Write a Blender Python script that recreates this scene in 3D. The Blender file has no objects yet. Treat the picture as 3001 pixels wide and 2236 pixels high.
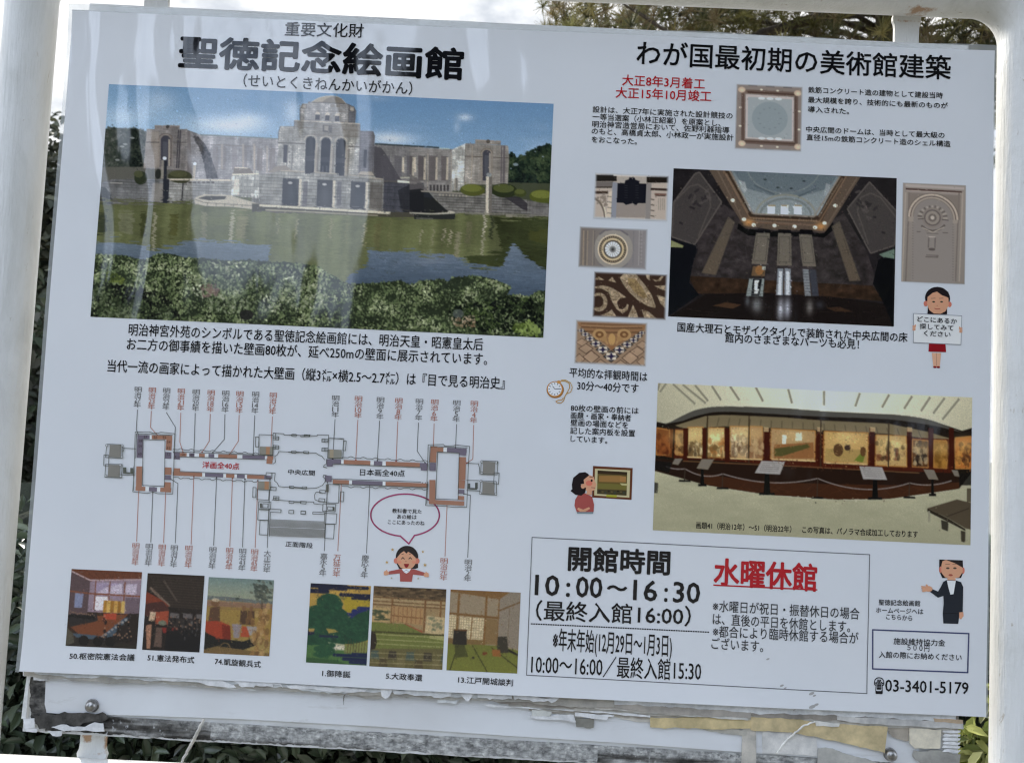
import bpy, bmesh
from mathutils import Vector, Matrix
import numpy as np, math, random
rng = np.random.default_rng(7)
# ---------------------------------------------------------------- camera geometry (plane of the poster is Y = 0, Z up)
FPX, CX, CY = 2250.0, 1500.5, 1118.0
RV = np.array([-0.0548, 0.0048, 0.0460]); TV = np.array([0.0055, -0.0369, 0.9619])
ZC = 1.40                                   # height of the poster's centre above the ground
def rodrigues(r):
    th = np.linalg.norm(r); k = r / th
    K = np.array([[0, -k[2], k[1]], [k[2], 0, -k[0]], [-k[1], k[0], 0]])
    return np.eye(3) + math.sin(th) * K + (1 - math.cos(th)) * K @ K
RM = rodrigues(RV)
_c = -RM.T @ TV
CAM = np.array([_c[0], _c[2], ZC - _c[1]])
def o2w(v): return np.array([v[0], v[2], -v[1]])
def at(px, py, Y=0.0):
    """point of the vertical plane at depth Y that the photograph shows at (px, py)"""
    d = o2w(RM.T @ np.array([(px - CX) / FPX, (py - CY) / FPX, 1.0]))
    t = (Y - CAM[1]) / d[1]
    return CAM + d * t
_dirs = RM.T
def at_arr(p):
    p = np.asarray(p, float).reshape(-1, 2)
    d = np.c_[(p[:, 0] - CX) / FPX, (p[:, 1] - CY) / FPX, np.ones(len(p))] @ RM
    w = np.c_[d[:, 0], d[:, 2], -d[:, 1]]
    t = -CAM[1] / w[:, 1]
    return np.c_[CAM[0] + w[:, 0] * t, CAM[2] + w[:, 2] * t]       # x, z on the poster
def T(ox, oy, s): return lambda *pts: [(ox + p[0] / s, oy + p[1] / s) for p in pts]
D = T(0, 0, .73875)
Q12, Q13, Q32, Q33 = T(1000, 0, 2.203), T(2001, 0, 2.203), T(1000, 1486, 2.203), T(2001, 1486, 2.203)
A_, B_, C_ = T(260, 240, 4.348), T(740, 260, 4.348), T(1200, 280, 4.348)
L1, L2 = T(260, 620, 3.167), T(920, 620, 3.079)
D1, D2 = T(1940, 470, 3.079), T(1890, 1100, 2.239)
S1, S2, S3, S4 = T(1680, 490, 5.1625), T(1660, 780, 5.1625), T(2130, 230, 7.184), T(2640, 520, 2.85)
M1, M2 = T(180, 1640, 3.464), T(880, 1690, 3.359)
F1, F2 = T(290, 1120, 2.951), T(880, 1140, 2.951)
G_, R_, W_ = T(1070, 1430, 5.696), T(2540, 1610, 3.842), T(1590, 1060, 3.4416)

PAPER = np.array([174., 185., 203.])        # the poster's white in the photograph
def lin(c):
    c = np.asarray(c, float) / 255.0
    return np.where(c <= .04045, c / 12.92, ((c + .055) / 1.055) ** 2.4)
def ink(c):                                  # printed colour -> reflectance of the print
    c = np.asarray(c, float); m = np.clip((204 - c.mean(-1, keepdims=True)) / 42., 0, 1); c = c * (1 - .17 * m * m * (3 - 2 * m))
    return np.clip(lin(c) / lin(PAPER) * .78, .004, .9)

def bilinear(g, H, W):
    y = np.linspace(0, g.shape[0] - 1.001, H); x = np.linspace(0, g.shape[1] - 1.001, W)
    y0 = y.astype(int); x0 = x.astype(int); fy = (y - y0)[:, None]; fx = (x - x0)[None]
    fy = fy * fy * (3 - 2 * fy); fx = fx * fx * (3 - 2 * fx)
    a = g[y0][:, x0]; b = g[y0][:, x0 + 1]; c = g[y0 + 1][:, x0]; d = g[y0 + 1][:, x0 + 1]
    return (a * (1 - fx) + b * fx) * (1 - fy) + (c * (1 - fx) + d * fx) * fy
def noise(H, W, sx, sy, oct=3):
    out = np.zeros((H, W)); amp = 1.; tot = 0
    for o in range(oct):
        gx = max(2, int(W / sx * 2 ** o) + 2); gy = max(2, int(H / sy * 2 ** o) + 2)
        out += amp * bilinear(rng.random((gy, gx)) * 2 - 1, H, W); tot += amp; amp *= .55
    return out / tot

def sm(pts, closed=True, n=6):
    """a smooth curve through the points"""
    p = np.asarray(pts, float); N_ = len(p); out = []
    for i in range(N_ if closed else N_ - 1):
        g = (lambda k: p[k % N_]) if closed else (lambda k: p[min(max(k, 0), N_ - 1)]); a, b, c, d = g(i - 1), g(i), g(i + 1), g(i + 2)
        for t in np.arange(n) / n: out.append(tuple(.5 * (2 * b + (c - a) * t + (2 * a - 5 * b + 4 * c - d) * t * t + (3 * b - a - 3 * c + d) * t ** 3)))
    if not closed: out.append(tuple(p[-1]))
    return out
class Pic:
    """one printed picture: a fine grid of printed colour on the poster"""
    def __init__(s, name, corners, res=.55, margin=0, base=None):
        w = at_arr(corners)
        s.name = name; s.margin = margin
        s.x0 = (w[0, 0] + w[3, 0]) / 2; s.x1 = (w[1, 0] + w[2, 0]) / 2
        s.z1 = (w[0, 1] + w[1, 1]) / 2; s.z0 = (w[2, 1] + w[3, 1]) / 2
        k = 2300 * res; s.k = k
        s.W = int((s.x1 - s.x0) * k); s.H = int((s.z1 - s.z0) * k)
        s.kx = s.W / (s.x1 - s.x0); s.kz = s.H / (s.z1 - s.z0)
        s.im = np.zeros((s.H, s.W, 3)); s.im[:] = PAPER if base is None else base
        s.yy, s.xx = np.mgrid[0:s.H, 0:s.W]
        s.v = s.yy / (s.H - 1); s.u = s.xx / (s.W - 1)
    def c(s, pts):
        w = at_arr(pts); return np.c_[(w[:, 0] - s.x0) * s.kx, (s.z1 - w[:, 1]) * s.kz]
    def uv(s, pts): return np.asarray(pts, float) * [s.W, s.H]
    def mask(s, p, full=False):
        lo = np.floor(p.min(0)).astype(int) - 1; hi = np.ceil(p.max(0)).astype(int) + 1
        x0, y0 = max(lo[0], 0), max(lo[1], 0); x1, y1 = min(hi[0], s.W), min(hi[1], s.H)
        if x1 <= x0 or y1 <= y0: return None
        n = 3; gx = x0 + (np.arange((x1 - x0) * n) + .5) / n; gy = y0 + (np.arange((y1 - y0) * n) + .5) / n
        X, Y = gx[None], gy[:, None]; ins = np.zeros((len(gy), len(gx)), bool)
        for (ax, ay), (bx, by) in zip(p, np.roll(p, -1, 0)):
            if ay == by: continue
            ins ^= ((ay > Y) != (by > Y)) & (X < (bx - ax) * (Y - ay) / (by - ay) + ax)
        m = ins.reshape(y1 - y0, n, x1 - x0, n).mean((1, 3))
        return (slice(y0, y1), slice(x0, x1)), m
    def blend(s, sl, m, col):
        col = np.asarray(col, float)
        s.im[sl] = s.im[sl] * (1 - m[..., None]) + col * m[..., None]
    def poly(s, pts, col, a=1., cc=False):
        p = np.asarray(pts, float) if cc else s.c(pts)
        r = s.mask(p)
        if r is None: return
        if callable(col): col = col(s)[r[0]]
        elif isinstance(col, np.ndarray) and col.ndim == 3: col = col[r[0]]
        s.blend(r[0], r[1] * a, col)
    def line(s, pts, w, col, a=1., cc=False):          # w in photo pixels
        p = np.asarray(pts, float) if cc else s.c(pts)
        w = w * s.k / 2300 / 2
        for q0, q1 in zip(p[:-1], p[1:]):
            d = q1 - q0; l = np.hypot(*d)
            if l < 1e-6: continue
            n = np.array([-d[1], d[0]]) / l * w
            s.poly([q0 + n, q1 + n, q1 - n, q0 - n], col, a, True)
    def ell(s, ctr, rx, ry, col, a=1., rot=0, cc=False, n=28):   # radii in photo pixels
        c = np.asarray(ctr, float) if cc else s.c([ctr])[0]
        t = np.linspace(0, 2 * math.pi, n, endpoint=False); f = s.k / 2300
        x = np.cos(t) * rx * f; y = np.sin(t) * ry * f; cr, sr = math.cos(rot), math.sin(rot)
        s.poly(np.c_[c[0] + x * cr - y * sr, c[1] + x * sr + y * cr], col, a, True)
    def soft(s, ctr, rx, ry, col, a=1.):
        c = s.c([ctr])[0]; f = s.k / 2300
        d = ((s.xx - c[0]) / (rx * f)) ** 2 + ((s.yy - c[1]) / (ry * f)) ** 2
        s.blend((slice(None), slice(None)), np.exp(-d * 1.5) * a, col)
    def stone(s, pts, col, var=10, course=5.0, joint=.82, bl=11.):
        f = s.k / 2300; ch = course * f; row = np.floor(s.yy / ch + noise(s.H, s.W, 200 * f, 90 * f, 1) * .25).astype(int)
        fr = s.yy / ch - row; bx = (s.xx + (row % 2) * bl * f * .5) / (bl * f); col_i = np.floor(bx).astype(int); fx = bx - col_i
        h = np.sin(row * 127.1 + col_i * 311.7) * 43758.5453; h = h - np.floor(h)
        t = 1 + (h - .5) * 2 * var / 255 * 1.5 + noise(s.H, s.W, 26 * f, 34 * f, 4) * .22 + noise(s.H, s.W, 7 * f, 70 * f, 3) * .12
        j = 1 - (1 - joint) * .55; t = t * np.where(fr < 1.0 / ch, j, 1.0) * np.where(fx < 1.1 / (bl * f), .5 + .5 * j, 1.0)
        c3 = np.asarray(col, float)[None, None] * np.array([.99, 1.035, 1.09]) * 1.07 * t[..., None]
        s.poly(pts, c3)
    def leaves(s, region, n, size, cols, a=.9, flat=.55):
        """many leaf-sized dabs inside a region (mask in canvas pixels)"""
        r = s.mask(s.c(region))
        if r is None: return
        sl, m = r; ys, xs = np.nonzero(m > .5); f = s.k / 2300
        if len(ys) == 0: return
        idx = rng.integers(0, len(ys), n); big = noise(s.H, s.W, 45 * f, 30 * f, 3)
        for i in idx:
            y = ys[i] + sl[0].start; x = xs[i] + sl[1].start
            b = big[y, x] * 1.5 + rng.normal() * .42
            k = 0 if b < -.35 else 1 if b < .15 else 2 if b < .65 else 3
            k = min(k, len(cols) - 1); c = np.asarray(cols[k], float) * (1 + rng.normal() * .10)
            sz = size * (.6 + rng.random() * .8)
            s.ell((x, y), sz, sz * flat, c, a, rng.random() * 3.14, True, 7)
    def blur(s, r):
        k = np.exp(-(np.arange(-3 * r, 3 * r + 1) / r) ** 2 / 2) if r >= 1 else np.array([.25 * r, 1, .25 * r]); k = k / k.sum(); h = len(k) // 2
        for ax in (0, 1):
            pad = [(0, 0)] * 3; pad[ax] = (h, h); q = np.pad(s.im, pad, 'edge'); o = np.zeros_like(s.im)
            for i, w in enumerate(k):
                o += w * (q[i:i + s.H] if ax == 0 else q[:, i:i + s.W])
            s.im = o
    def feather(s, px, jag=0.):
        f = px * s.k / 2300
        d = np.minimum(np.minimum(s.xx, s.W - 1 - s.xx), np.minimum(s.yy, s.H - 1 - s.yy))
        m = np.clip(d / f, 0, 1)[..., None]; m = m * m * (3 - 2 * m)
        s.im = s.im * m + PAPER * (1 - m)
    def brush(s, n, size=2.2, jit=.10, region=None):
        """short strokes of the colours already there: painted or photographic fine structure"""
        y0, y1, x0, x1 = region or (0, 1, 0, 1)
        for i in range(n):
            x = (x0 + rng.random() * (x1 - x0)) * s.W; y = (y0 + rng.random() * (y1 - y0)) * s.H
            q = int(np.clip(y + rng.normal() * 3, 0, s.H - 1)); p = int(np.clip(x + rng.normal() * 3, 0, s.W - 1))
            s.ell((x, y), size * (.5 + rng.random()), size * (.3 + .4 * rng.random()), s.im[q, p] * (1 + rng.normal() * jit + rng.normal(size=3) * jit * .25), .75, rng.random() * 3.14, True, 6)
    def grain(s, a): s.im = s.im * (1 + rng.normal(size=(s.H, s.W, 1)) * a)
# ---------------------------------------------------------------- camera, sky, sun, exposure
SC = bpy.context.scene; COL = SC.collection
cd = bpy.data.cameras.new('camera'); cam = bpy.data.objects.new('camera', cd); COL.objects.link(cam); SC.camera = cam
_r, _d, _f = (o2w(RM[i]) for i in range(3))
cam.matrix_world = Matrix(((_r[0], -_d[0], -_f[0], CAM[0]), (_r[1], -_d[1], -_f[1], CAM[1]), (_r[2], -_d[2], -_f[2], CAM[2]), (0, 0, 0, 1)))
cd.sensor_width = 36; cd.lens = FPX / 3001 * 36; cd.clip_start = .02; cd.clip_end = 500
cd.shift_x = 0; cd.shift_y = 0
cd.dof.use_dof = True; cd.dof.focus_distance = .97; cd.dof.aperture_fstop = 10
SUN_AZ, SUN_EL = math.radians(-34), math.radians(36)          # azimuth from +Y towards +X: behind the board, to the left
sd = Vector((math.sin(SUN_AZ) * math.cos(SUN_EL), math.cos(SUN_AZ) * math.cos(SUN_EL), math.sin(SUN_EL)))
sl = bpy.data.lights.new('sun', 'SUN'); sl.energy = 2.6; sl.angle = math.radians(3); sl.color = (1, .95, .86)
so = bpy.data.objects.new('sun', sl); COL.objects.link(so); so.rotation_euler = sd.to_track_quat('Z', 'Y').to_euler(); so.location = (0, 0, 12)
W = bpy.data.worlds.new('World'); SC.world = W; W.use_nodes = True; nt = W.node_tree; nt.nodes.clear()
def N(t, typ, **k):
    n = t.nodes.new(typ)
    for a, b in k.items():
        if a.startswith('i_'): n.inputs[a[2:].replace('_', ' ')].default_value = b
        else: setattr(n, a, b)
    return n
out = N(nt, 'ShaderNodeOutputWorld'); sky = N(nt, 'ShaderNodeTexSky', sky_type='NISHITA', sun_disc=False, sun_elevation=SUN_EL, sun_rotation=SUN_AZ)
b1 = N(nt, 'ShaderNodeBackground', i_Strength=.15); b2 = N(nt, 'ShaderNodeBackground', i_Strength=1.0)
tc = N(nt, 'ShaderNodeTexCoord'); mp = N(nt, 'ShaderNodeMapping'); mp.inputs['Scale'].default_value = (1, 1, 2.2)
nz = N(nt, 'ShaderNodeTexNoise', i_Scale=2.3, i_Detail=7, i_Roughness=.55); rp = N(nt, 'ShaderNodeValToRGB'); rp.color_ramp.elements[0].position = .24; rp.color_ramp.elements[1].position = .44
nz2 = N(nt, 'ShaderNodeTexNoise', i_Scale=6.5, i_Detail=8, i_Roughness=.6); rp2 = N(nt, 'ShaderNodeValToRGB'); rp2.color_ramp.elements[0].color = (.62, .66, .72, 1); rp2.color_ramp.elements[1].color = (1.25, 1.24, 1.22, 1); rp2.color_ramp.elements[0].position = .36; rp2.color_ramp.elements[1].position = .6
mx = N(nt, 'ShaderNodeMixShader'); L = nt.links.new
# clouds dimmed behind the board, brightened and blued opposite it to light the poster
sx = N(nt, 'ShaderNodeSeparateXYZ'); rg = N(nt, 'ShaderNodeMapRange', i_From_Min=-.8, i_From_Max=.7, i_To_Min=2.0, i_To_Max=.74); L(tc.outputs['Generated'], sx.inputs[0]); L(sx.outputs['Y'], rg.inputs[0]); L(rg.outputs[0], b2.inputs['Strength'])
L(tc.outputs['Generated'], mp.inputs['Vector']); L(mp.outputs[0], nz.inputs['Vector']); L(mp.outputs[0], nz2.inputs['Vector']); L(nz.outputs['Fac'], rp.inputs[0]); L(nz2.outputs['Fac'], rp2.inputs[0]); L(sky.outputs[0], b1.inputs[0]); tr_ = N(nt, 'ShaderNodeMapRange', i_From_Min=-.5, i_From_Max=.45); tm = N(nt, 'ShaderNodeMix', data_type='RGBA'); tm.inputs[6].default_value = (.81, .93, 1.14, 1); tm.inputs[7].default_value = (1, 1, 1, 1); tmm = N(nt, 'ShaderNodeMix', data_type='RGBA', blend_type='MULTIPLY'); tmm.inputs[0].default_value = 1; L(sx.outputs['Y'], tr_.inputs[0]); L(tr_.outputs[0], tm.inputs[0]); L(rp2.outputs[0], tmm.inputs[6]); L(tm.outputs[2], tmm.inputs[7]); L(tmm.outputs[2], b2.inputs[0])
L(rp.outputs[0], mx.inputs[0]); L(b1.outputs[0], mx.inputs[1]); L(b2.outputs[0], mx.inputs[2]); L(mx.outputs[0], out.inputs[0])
SC.view_settings.view_transform = 'Standard'; SC.view_settings.look = 'None'; SC.view_settings.exposure = 0.70; SC.view_settings.gamma = 1
SC.cycles.filter_width = 1.25; SC.cycles.max_bounces = 8; SC.cycles.transparent_max_bounces = 12; SC.cycles.caustics_reflective = False; SC.cycles.caustics_refractive = False
def grad(s, c0, c1, p=1.0):
    return np.asarray(c0, float) * (1 - s.v[..., None] ** p) + np.asarray(c1, float) * s.v[..., None] ** p

def pic_hall_exterior():
    s = Pic('exterior_photo', A_((245, 45)) + C_((1838, 95)) + L2((2070, 1132)) + L1((32, 985)), .58)
    v3 = s.v[..., None]; u3 = s.u[..., None]; f = s.k / 2300
    s.im = np.array([112, 155, 206.]) * (1 - np.clip(v3 / .42, 0, 1)) + np.array([154, 188, 224.]) * np.clip(v3 / .42, 0, 1)
    s.im = s.im + np.clip(.55 - u3, 0, 1) * np.array([26, 20, 8.])
    n = noise(s.H, s.W, 240 * f, 90 * f, 4)
    cl = np.clip((n - .12) * 2.2, 0, 1) * np.clip(1 - abs(s.v - .2) * 4, 0, 1)
    s.im = s.im * (1 - cl[..., None] * .35) + np.array([196, 208, 226.]) * cl[..., None] * .35
    for c, rx, ry, a in ((A_((1800, 560))[0], 130, 34, .75), (A_((2050, 480))[0], 60, 26, .5), (B_((520, 320))[0], 34, 50, .5), (B_((1750, 640))[0], 90, 24, .75),
                         (C_((700, 280))[0], 26, 14, .65), (C_((600, 400))[0], 12, 22, .3), (A_((900, 250))[0], 60, 40, .35), (B_((1600, 130))[0], 45, 12, .2), (A_((450, 450))[0], 90, 40, .35)):
        s.soft(c, rx, ry, (200, 208, 224), a)
    s.im[int(s.H * .43):] = (92, 100, 74)
    # trees left and right
    tl = A_((200, 610), (300, 588), (400, 596), (520, 602), (600, 598), (740, 640), (730, 1120), (560, 1150), (150, 1180), (120, 1500), (150, 700))
    s.poly(tl, (58, 66, 64)); s.leaves(tl, 700, 5, [(40, 50, 46), (62, 72, 66), (84, 90, 88), (104, 110, 110)], .6)
    td = A_((520, 620), (600, 600), (660, 700), (690, 1080), (560, 1150), (510, 1000))
    s.poly(td, (26, 34, 33)); s.leaves(td, 200, 4, [(18, 26, 26), (34, 44, 40), (58, 66, 60)], .8)
    for c in ((470, 800), (370, 1000), (560, 720), (430, 830)): s.ell(A_(c)[0], 7, 3, (176, 184, 192), .7)
    tr = C_((1262, 750), (1300, 732), (1335, 745), (1350, 810), (1400, 772), (1470, 778), (1500, 722), (1560, 710), (1610, 680), (1650, 642), (1720, 650), (1760, 632), (1830, 640), (1830, 1230), (1500, 1260), (1250, 1130))
    s.poly(tr, (26, 38, 34)); s.leaves(tr, 900, 5.5, [(16, 26, 26), (28, 42, 36), (44, 60, 46), (66, 82, 60)], .85)
    for c, r in (((1350, 880), 8), ((1290, 930), 3), ((1700, 780), 4), ((1600, 715), 3), ((1640, 1150), 5)): s.ell(C_(c)[0], r, r * .55, (150, 170, 190), .8)
    s.poly(A_((150, 1090), (1240, 1090), (1240, 1560), (100, 1570)), (96, 98, 96)); s.poly(C_((500, 1090), (1830, 1120), (1830, 1560), (500, 1530)), (70, 78, 62)); s.poly(B_((0, 1000), (2174, 1000), (2174, 1620), (0, 1560)), (96, 94, 92))
    # left wing and right wing
    s.stone(A_((1240, 612), (1430, 684), (2174, 722), (2174, 1260), (1240, 1240)), (150, 146, 149), 10)
    s.stone(B_((0, 630), (340, 652), (340, 1100), (0, 1110)), (152, 147, 149), 10)
    s.line(A_((1430, 684), (2174, 722)) + B_((340, 652)), 3, (126, 140, 146))
    s.line(A_((1500, 805), (2174, 838)), 2, (112, 108, 112), .7)
    for x in (1480, 1590, 1690, 1830, 1960): s.poly(A_((x, 830), (x + 62, 832), (x + 62, 1130), (x, 1130)), (126, 122, 130), .45)
    for x in (1690, 1960, 2100): s.poly(A_((x, 800), (x + 28, 800), (x + 28, 1120), (x, 1120)), (186, 181, 178), .6)
    for x in (60, 220): s.poly(B_((x, 770), (x + 75, 770), (x + 70, 1060), (x, 1060)), (128, 124, 130), .6)
    for x in (20, 180): s.poly(B_((x, 740), (x + 26, 740), (x + 22, 1080), (x, 1080)), (184, 180, 176), .6)
    s.poly(A_((1262, 618), (1300, 640), (1330, 1240), (1240, 1240)), (112, 106, 108), .55)
    vine = A_((1340, 700), (1400, 715), (1490, 800), (1540, 900), (1590, 1040), (1660, 1240), (1505, 1240), (1480, 1080), (1450, 940), (1400, 820))
    s.poly(vine, (66, 66, 74), .7); s.leaves(vine, 150, 4, [(44, 46, 54), (64, 66, 72), (88, 88, 92)], .6)
    s.stone(B_((1540, 715), (2174, 748), (2174, 1180), (1540, 1180)), (128, 124, 124), 9)
    s.stone(C_((0, 660), (545, 690), (545, 1230), (0, 1230)), (142, 136, 133), 9)
    s.poly(B_((1545, 740), (1640, 760), (1700, 840), (1900, 1180), (1545, 1180)), (72, 72, 84), .75)
    s.line(B_((1560, 712)) + C_((375, 668)), 4, (58, 70, 76)); s.line(C_((380, 678), (510, 684)), 4, (178, 196, 194), .8)
    for x, w in ((1640, 110), (1810, 90), (1965, 70), (2115, 60)): s.poly(B_((x, 860), (x + w, 866), (x + w, 1130), (x, 1130)), (92, 92, 104), .55)
    for x in (1900, 2050): s.poly(B_((x + 10, 880), (x + 32, 880), (x + 36, 1080), (x, 1060)), (204, 198, 186), .8)
    for x, w in ((0, 52), (108, 92), (245, 105), (402, 84)):
        s.poly(C_((x, 770), (x + w, 778), (x + w, 1090), (x, 1090)), (92, 88, 94), .7)
        s.poly(C_((x + w - 16, 790), (x + w + 8, 790), (x + w + 4, 1080), (x + w - 26, 1080)), (202, 196, 184), .8)
    for x in (232, 535): s.line(C_((x, 745), (x - 4, 1210)), 3, (178, 172, 166), .7)
    for k in range(6): s.poly(C_((255 + k * 44, 1140), (280 + k * 44, 1140), (280 + k * 44, 1220), (255 + k * 44, 1220)), (52, 50, 56), .8)
    # towers
    def tower(T_, body, top, arch, base, col, lit=None):
        s.stone(T_(*body), col, 10); s.stone(T_(*top), tuple(c * .97 for c in col), 8)
        s.line(T_(top[0], top[1]), 3, tuple(c * 1.15 for c in col))
        cx, w, y0, y1 = arch; t = [(cx + math.cos(a) * w, y0 + w - math.sin(a) * w) for a in np.linspace(0, math.pi, 12)]
        big = [(cx + math.cos(a) * w * 1.5, y0 + w - math.sin(a) * w * 1.4) for a in np.linspace(0, math.pi, 12)]
        s.line(T_(*big), 2.5, tuple(c * .75 for c in col)); s.poly(T_(*(big + [(cx - w * 1.5, y1), (cx + w * 1.5, y1)])), tuple(c * 1.02 for c in col), .5)
        s.poly(T_(*(t + [(cx - w, y1), (cx + w * .8, y1)])), (70, 72, 86))
        s.poly(T_((cx - w * .55, y0 + w * 1.3), (cx + w * .4, y0 + w * 1.3), (cx + w * .3, y1 - 60), (cx - w * .55, y1 - 60)), (96, 102, 116), .6)
        s.poly(T_((cx + w * .55, y0 + w * .7), (cx + w * .98, y0 + w * .9), (cx + w * .95, y1), (cx + w * .5, y1)), (196, 190, 182), .75)
    tower(A_, [(745, 608), (1262, 612), (1262, 1140), (700, 1110)], [(845, 568), (1165, 572), (1165, 625), (845, 625)], (985, 62, 690, 1080), 0, (136, 129, 127))
    s.poly(A_((745, 640), (905, 640), (900, 1100), (705, 1100)), (172, 164, 158), .45); s.line(A_((735, 776), (905, 778)), 3, (82, 80, 82), .8)
    s.line(A_((1070, 776), (1250, 780)), 3, (92, 90, 92), .7)
    for x in (1150, 1175): s.line(A_((x, 620), (x - 25, 1105)), 4, (62, 62, 72), .85)
    s.ell(A_((1010, 580))[0], 5, 5, (70, 68, 70)); s.line(A_((1055, 720), (1050, 1080)), 3, (84, 80, 84), .8)
    s.stone(C_((540, 692), (715, 612), (700, 1150), (630, 1215), (535, 1215)), (184, 180, 174), 7, 4.4)
    tower(C_, [(715, 612), (1255, 640), (1268, 790), (1250, 1135), (698, 1135)], [(835, 572), (1160, 585), (1160, 632), (835, 620)], (982, 52, 695, 1085), 0, (150, 142, 135))
    s.line(C_((700, 778), (925, 784)), 3, (96, 90, 88), .8); s.line(C_((1065, 788), (1268, 800)), 3, (96, 90, 88), .8)
    for x, w in ((1172, 4), (1205, 6)): s.line(C_((x, 640), (x - 8, 1110)), w, (92, 88, 100), .75)
    s.line(C_((800, 640), (785, 1115)), 3, (176, 168, 160), .8); s.line(C_((712, 620), (697, 1130)), 2, (110, 104, 102), .7)
    s.ell(C_((1000, 590))[0], 6, 6, (92, 86, 82))
    # central block
    s.poly(B_((735, 200), (790, 160), (850, 128), (930, 110), (1010, 104), (1080, 112), (1140, 142), (1200, 208)), (172, 168, 160))
    s.poly(B_((880, 195), (950, 140), (1040, 110), (1090, 116), (1140, 142), (1200, 208)), (124, 122, 122), .8)
    s.stone(B_((612, 250), (640, 205), (715, 200), (725, 182), (760, 190), (900, 190), (1200, 210), (1240, 215), (1240, 450), (610, 430)), (158, 154, 154), 9)
    s.stone(B_((1232, 215), (1295, 238), (1325, 300), (1310, 450), (1228, 448)), (108, 108, 114), 8)
    s.ell(B_((1270, 280))[0], 5, 6, (176, 174, 172)); s.line(B_((612, 262), (700, 262)), 2, (104, 102, 106), .6); s.line(B_((620, 300), (1235, 308)), 1.5, (120, 118, 120), .5)
    for x, y in ((835, 305), (960, 313), (1085, 322)):
        t = [(x + math.cos(a) * 33, y + 33 - math.sin(a) * 33) for a in np.linspace(0, math.pi, 8)]
        s.poly(B_(*(t + [(x - 33, y + 108), (x + 30, y + 108)])), (186, 184, 182)); s.poly(B_((x - 30, y + 40), (x + 28, y + 40), (x + 26, y + 106), (x - 32, y + 106)), (70, 72, 84))
        s.line(B_((x + 42, y + 20), (x + 40, y + 112)), 2, (120, 118, 120), .7)
    s.stone(B_((540, 415), (1370, 455), (1378, 560), (535, 530)), (160, 156, 153), 9)
    s.line(B_((540, 417), (1370, 458)), 2.5, (188, 184, 180)); s.line(B_((545, 500), (1378, 545)), 1.8, (104, 102, 104), .6)
    s.stone(B_((335, 700), (340, 560), (362, 490), (540, 492), (540, 525), (1375, 555), (1365, 1130), (310, 1075)), (156, 152, 148), 9)
    s.poly(B_((800, 460), (760, 540), (740, 620), (1375, 640), (1375, 470)), (128, 124, 124), .35)
    s.stone(B_((1375, 548), (1540, 552), (1560, 610), (1535, 1090), (1352, 1090)), (110, 108, 114), 8)
    s.poly(B_((900, 470), (1020, 480), (1015, 578), (895, 560)), (98, 98, 104), .8); s.poly(B_((922, 482), (972, 486), (968, 548), (918, 542)), (186, 184, 182), .7)
    s.line(B_((335, 700), (672, 712)), 4, (96, 94, 98), .8); s.line(B_((1195, 745), (1365, 752)), 3.5, (96, 94, 98), .8)
    for cx, y0, y1 in ((745, 620, 1092), (940, 634, 1080), (1130, 645, 1116)):
        t = [(cx + math.cos(a) * 78, y0 + 46 - math.sin(a) * 64) for a in np.linspace(0, math.pi, 12)]
        s.line(B_(*t), 3, (190, 186, 182), .8)
        t = [(cx + math.cos(a) * 60, y0 + 60 - math.sin(a) * 60) for a in np.linspace(0, math.pi, 12)]
        s.poly(B_(*(t + [(cx - 74, y1), (cx + 38, y1)])), (28, 30, 42))
        s.poly(B_((cx - 66, y0 + 245), (cx + 50, y0 + 250), (cx + 48, y0 + 310), (cx - 66, y0 + 306)), (58, 60, 72), .8)
        s.poly(B_((cx + 62, y0 + 80), (cx + 92, y0 + 80), (cx + 70, y1), (cx + 40, y1)), (176, 172, 168), .75)
        s.poly(B_((cx + 92, y0 + 130), (cx + 112, y0 + 130), (cx + 95, y1), (cx + 70, y1)), (120, 117, 118), .6)
    for cx in (905, 955): s.poly(B_((cx - 18, 990), (cx + 8, 990), (cx + 8, 1070), (cx - 18, 1070)), (104, 108, 122), .5)
    s.poly(B_((402, 724), (452, 728), (440, 950), (396, 948)), (66, 66, 78)); s.poly(B_((1424, 785), (1460, 788), (1448, 1015), (1412, 1012)), (40, 42, 54))
    for pts in ([(640, 212), (690, 214), (690, 268), (632, 262)], [(1240, 232), (1296, 244), (1300, 300), (1238, 292)]): s.poly(B_(*pts), (178, 176, 174), .7); s.line(B_(*pts, pts[0]), 1.6, (92, 92, 98), .8)
    s.line(B_((715, 200), (715, 190), (728, 182), (760, 188), (900, 190), (1195, 208), (1240, 218)), 2.2, (92, 92, 98), .8); s.line(B_((755, 186), (800, 158), (860, 128), (930, 111), (1010, 105), (1085, 114), (1145, 145), (1195, 206)), 2, (196, 194, 188), .7)
    for x in (1000, 1070): s.poly(B_((x, 210), (x + 50, 213), (x + 46, 252), (x - 4, 250)), (132, 130, 132), .7)
    for a, b in (((612, 262), (612, 428)), ((1228, 220), (1226, 446)), ((540, 418), (536, 528)), ((1372, 460), (1366, 1100)), ((338, 560), (330, 700)), ((362, 492), (340, 560)), ((460, 720), (440, 1000)), ((520, 735), (505, 1040)), ((1540, 560), (1532, 1080))): s.line(B_(a, b), 1.8, (96, 96, 102), .75)
    for y0, y1 in ((442, 476), (590, 622)): s.line(B_((545, y0), (1370, y1)), 1.4, (104, 104, 108), .6)
    for k in range(10): s.line(B_((340 + rng.random() * 1000, 560 + rng.random() * 60), (345 + rng.random() * 1000, 640 + rng.random() * 100)), 1.0, (110, 108, 110), .0)
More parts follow.
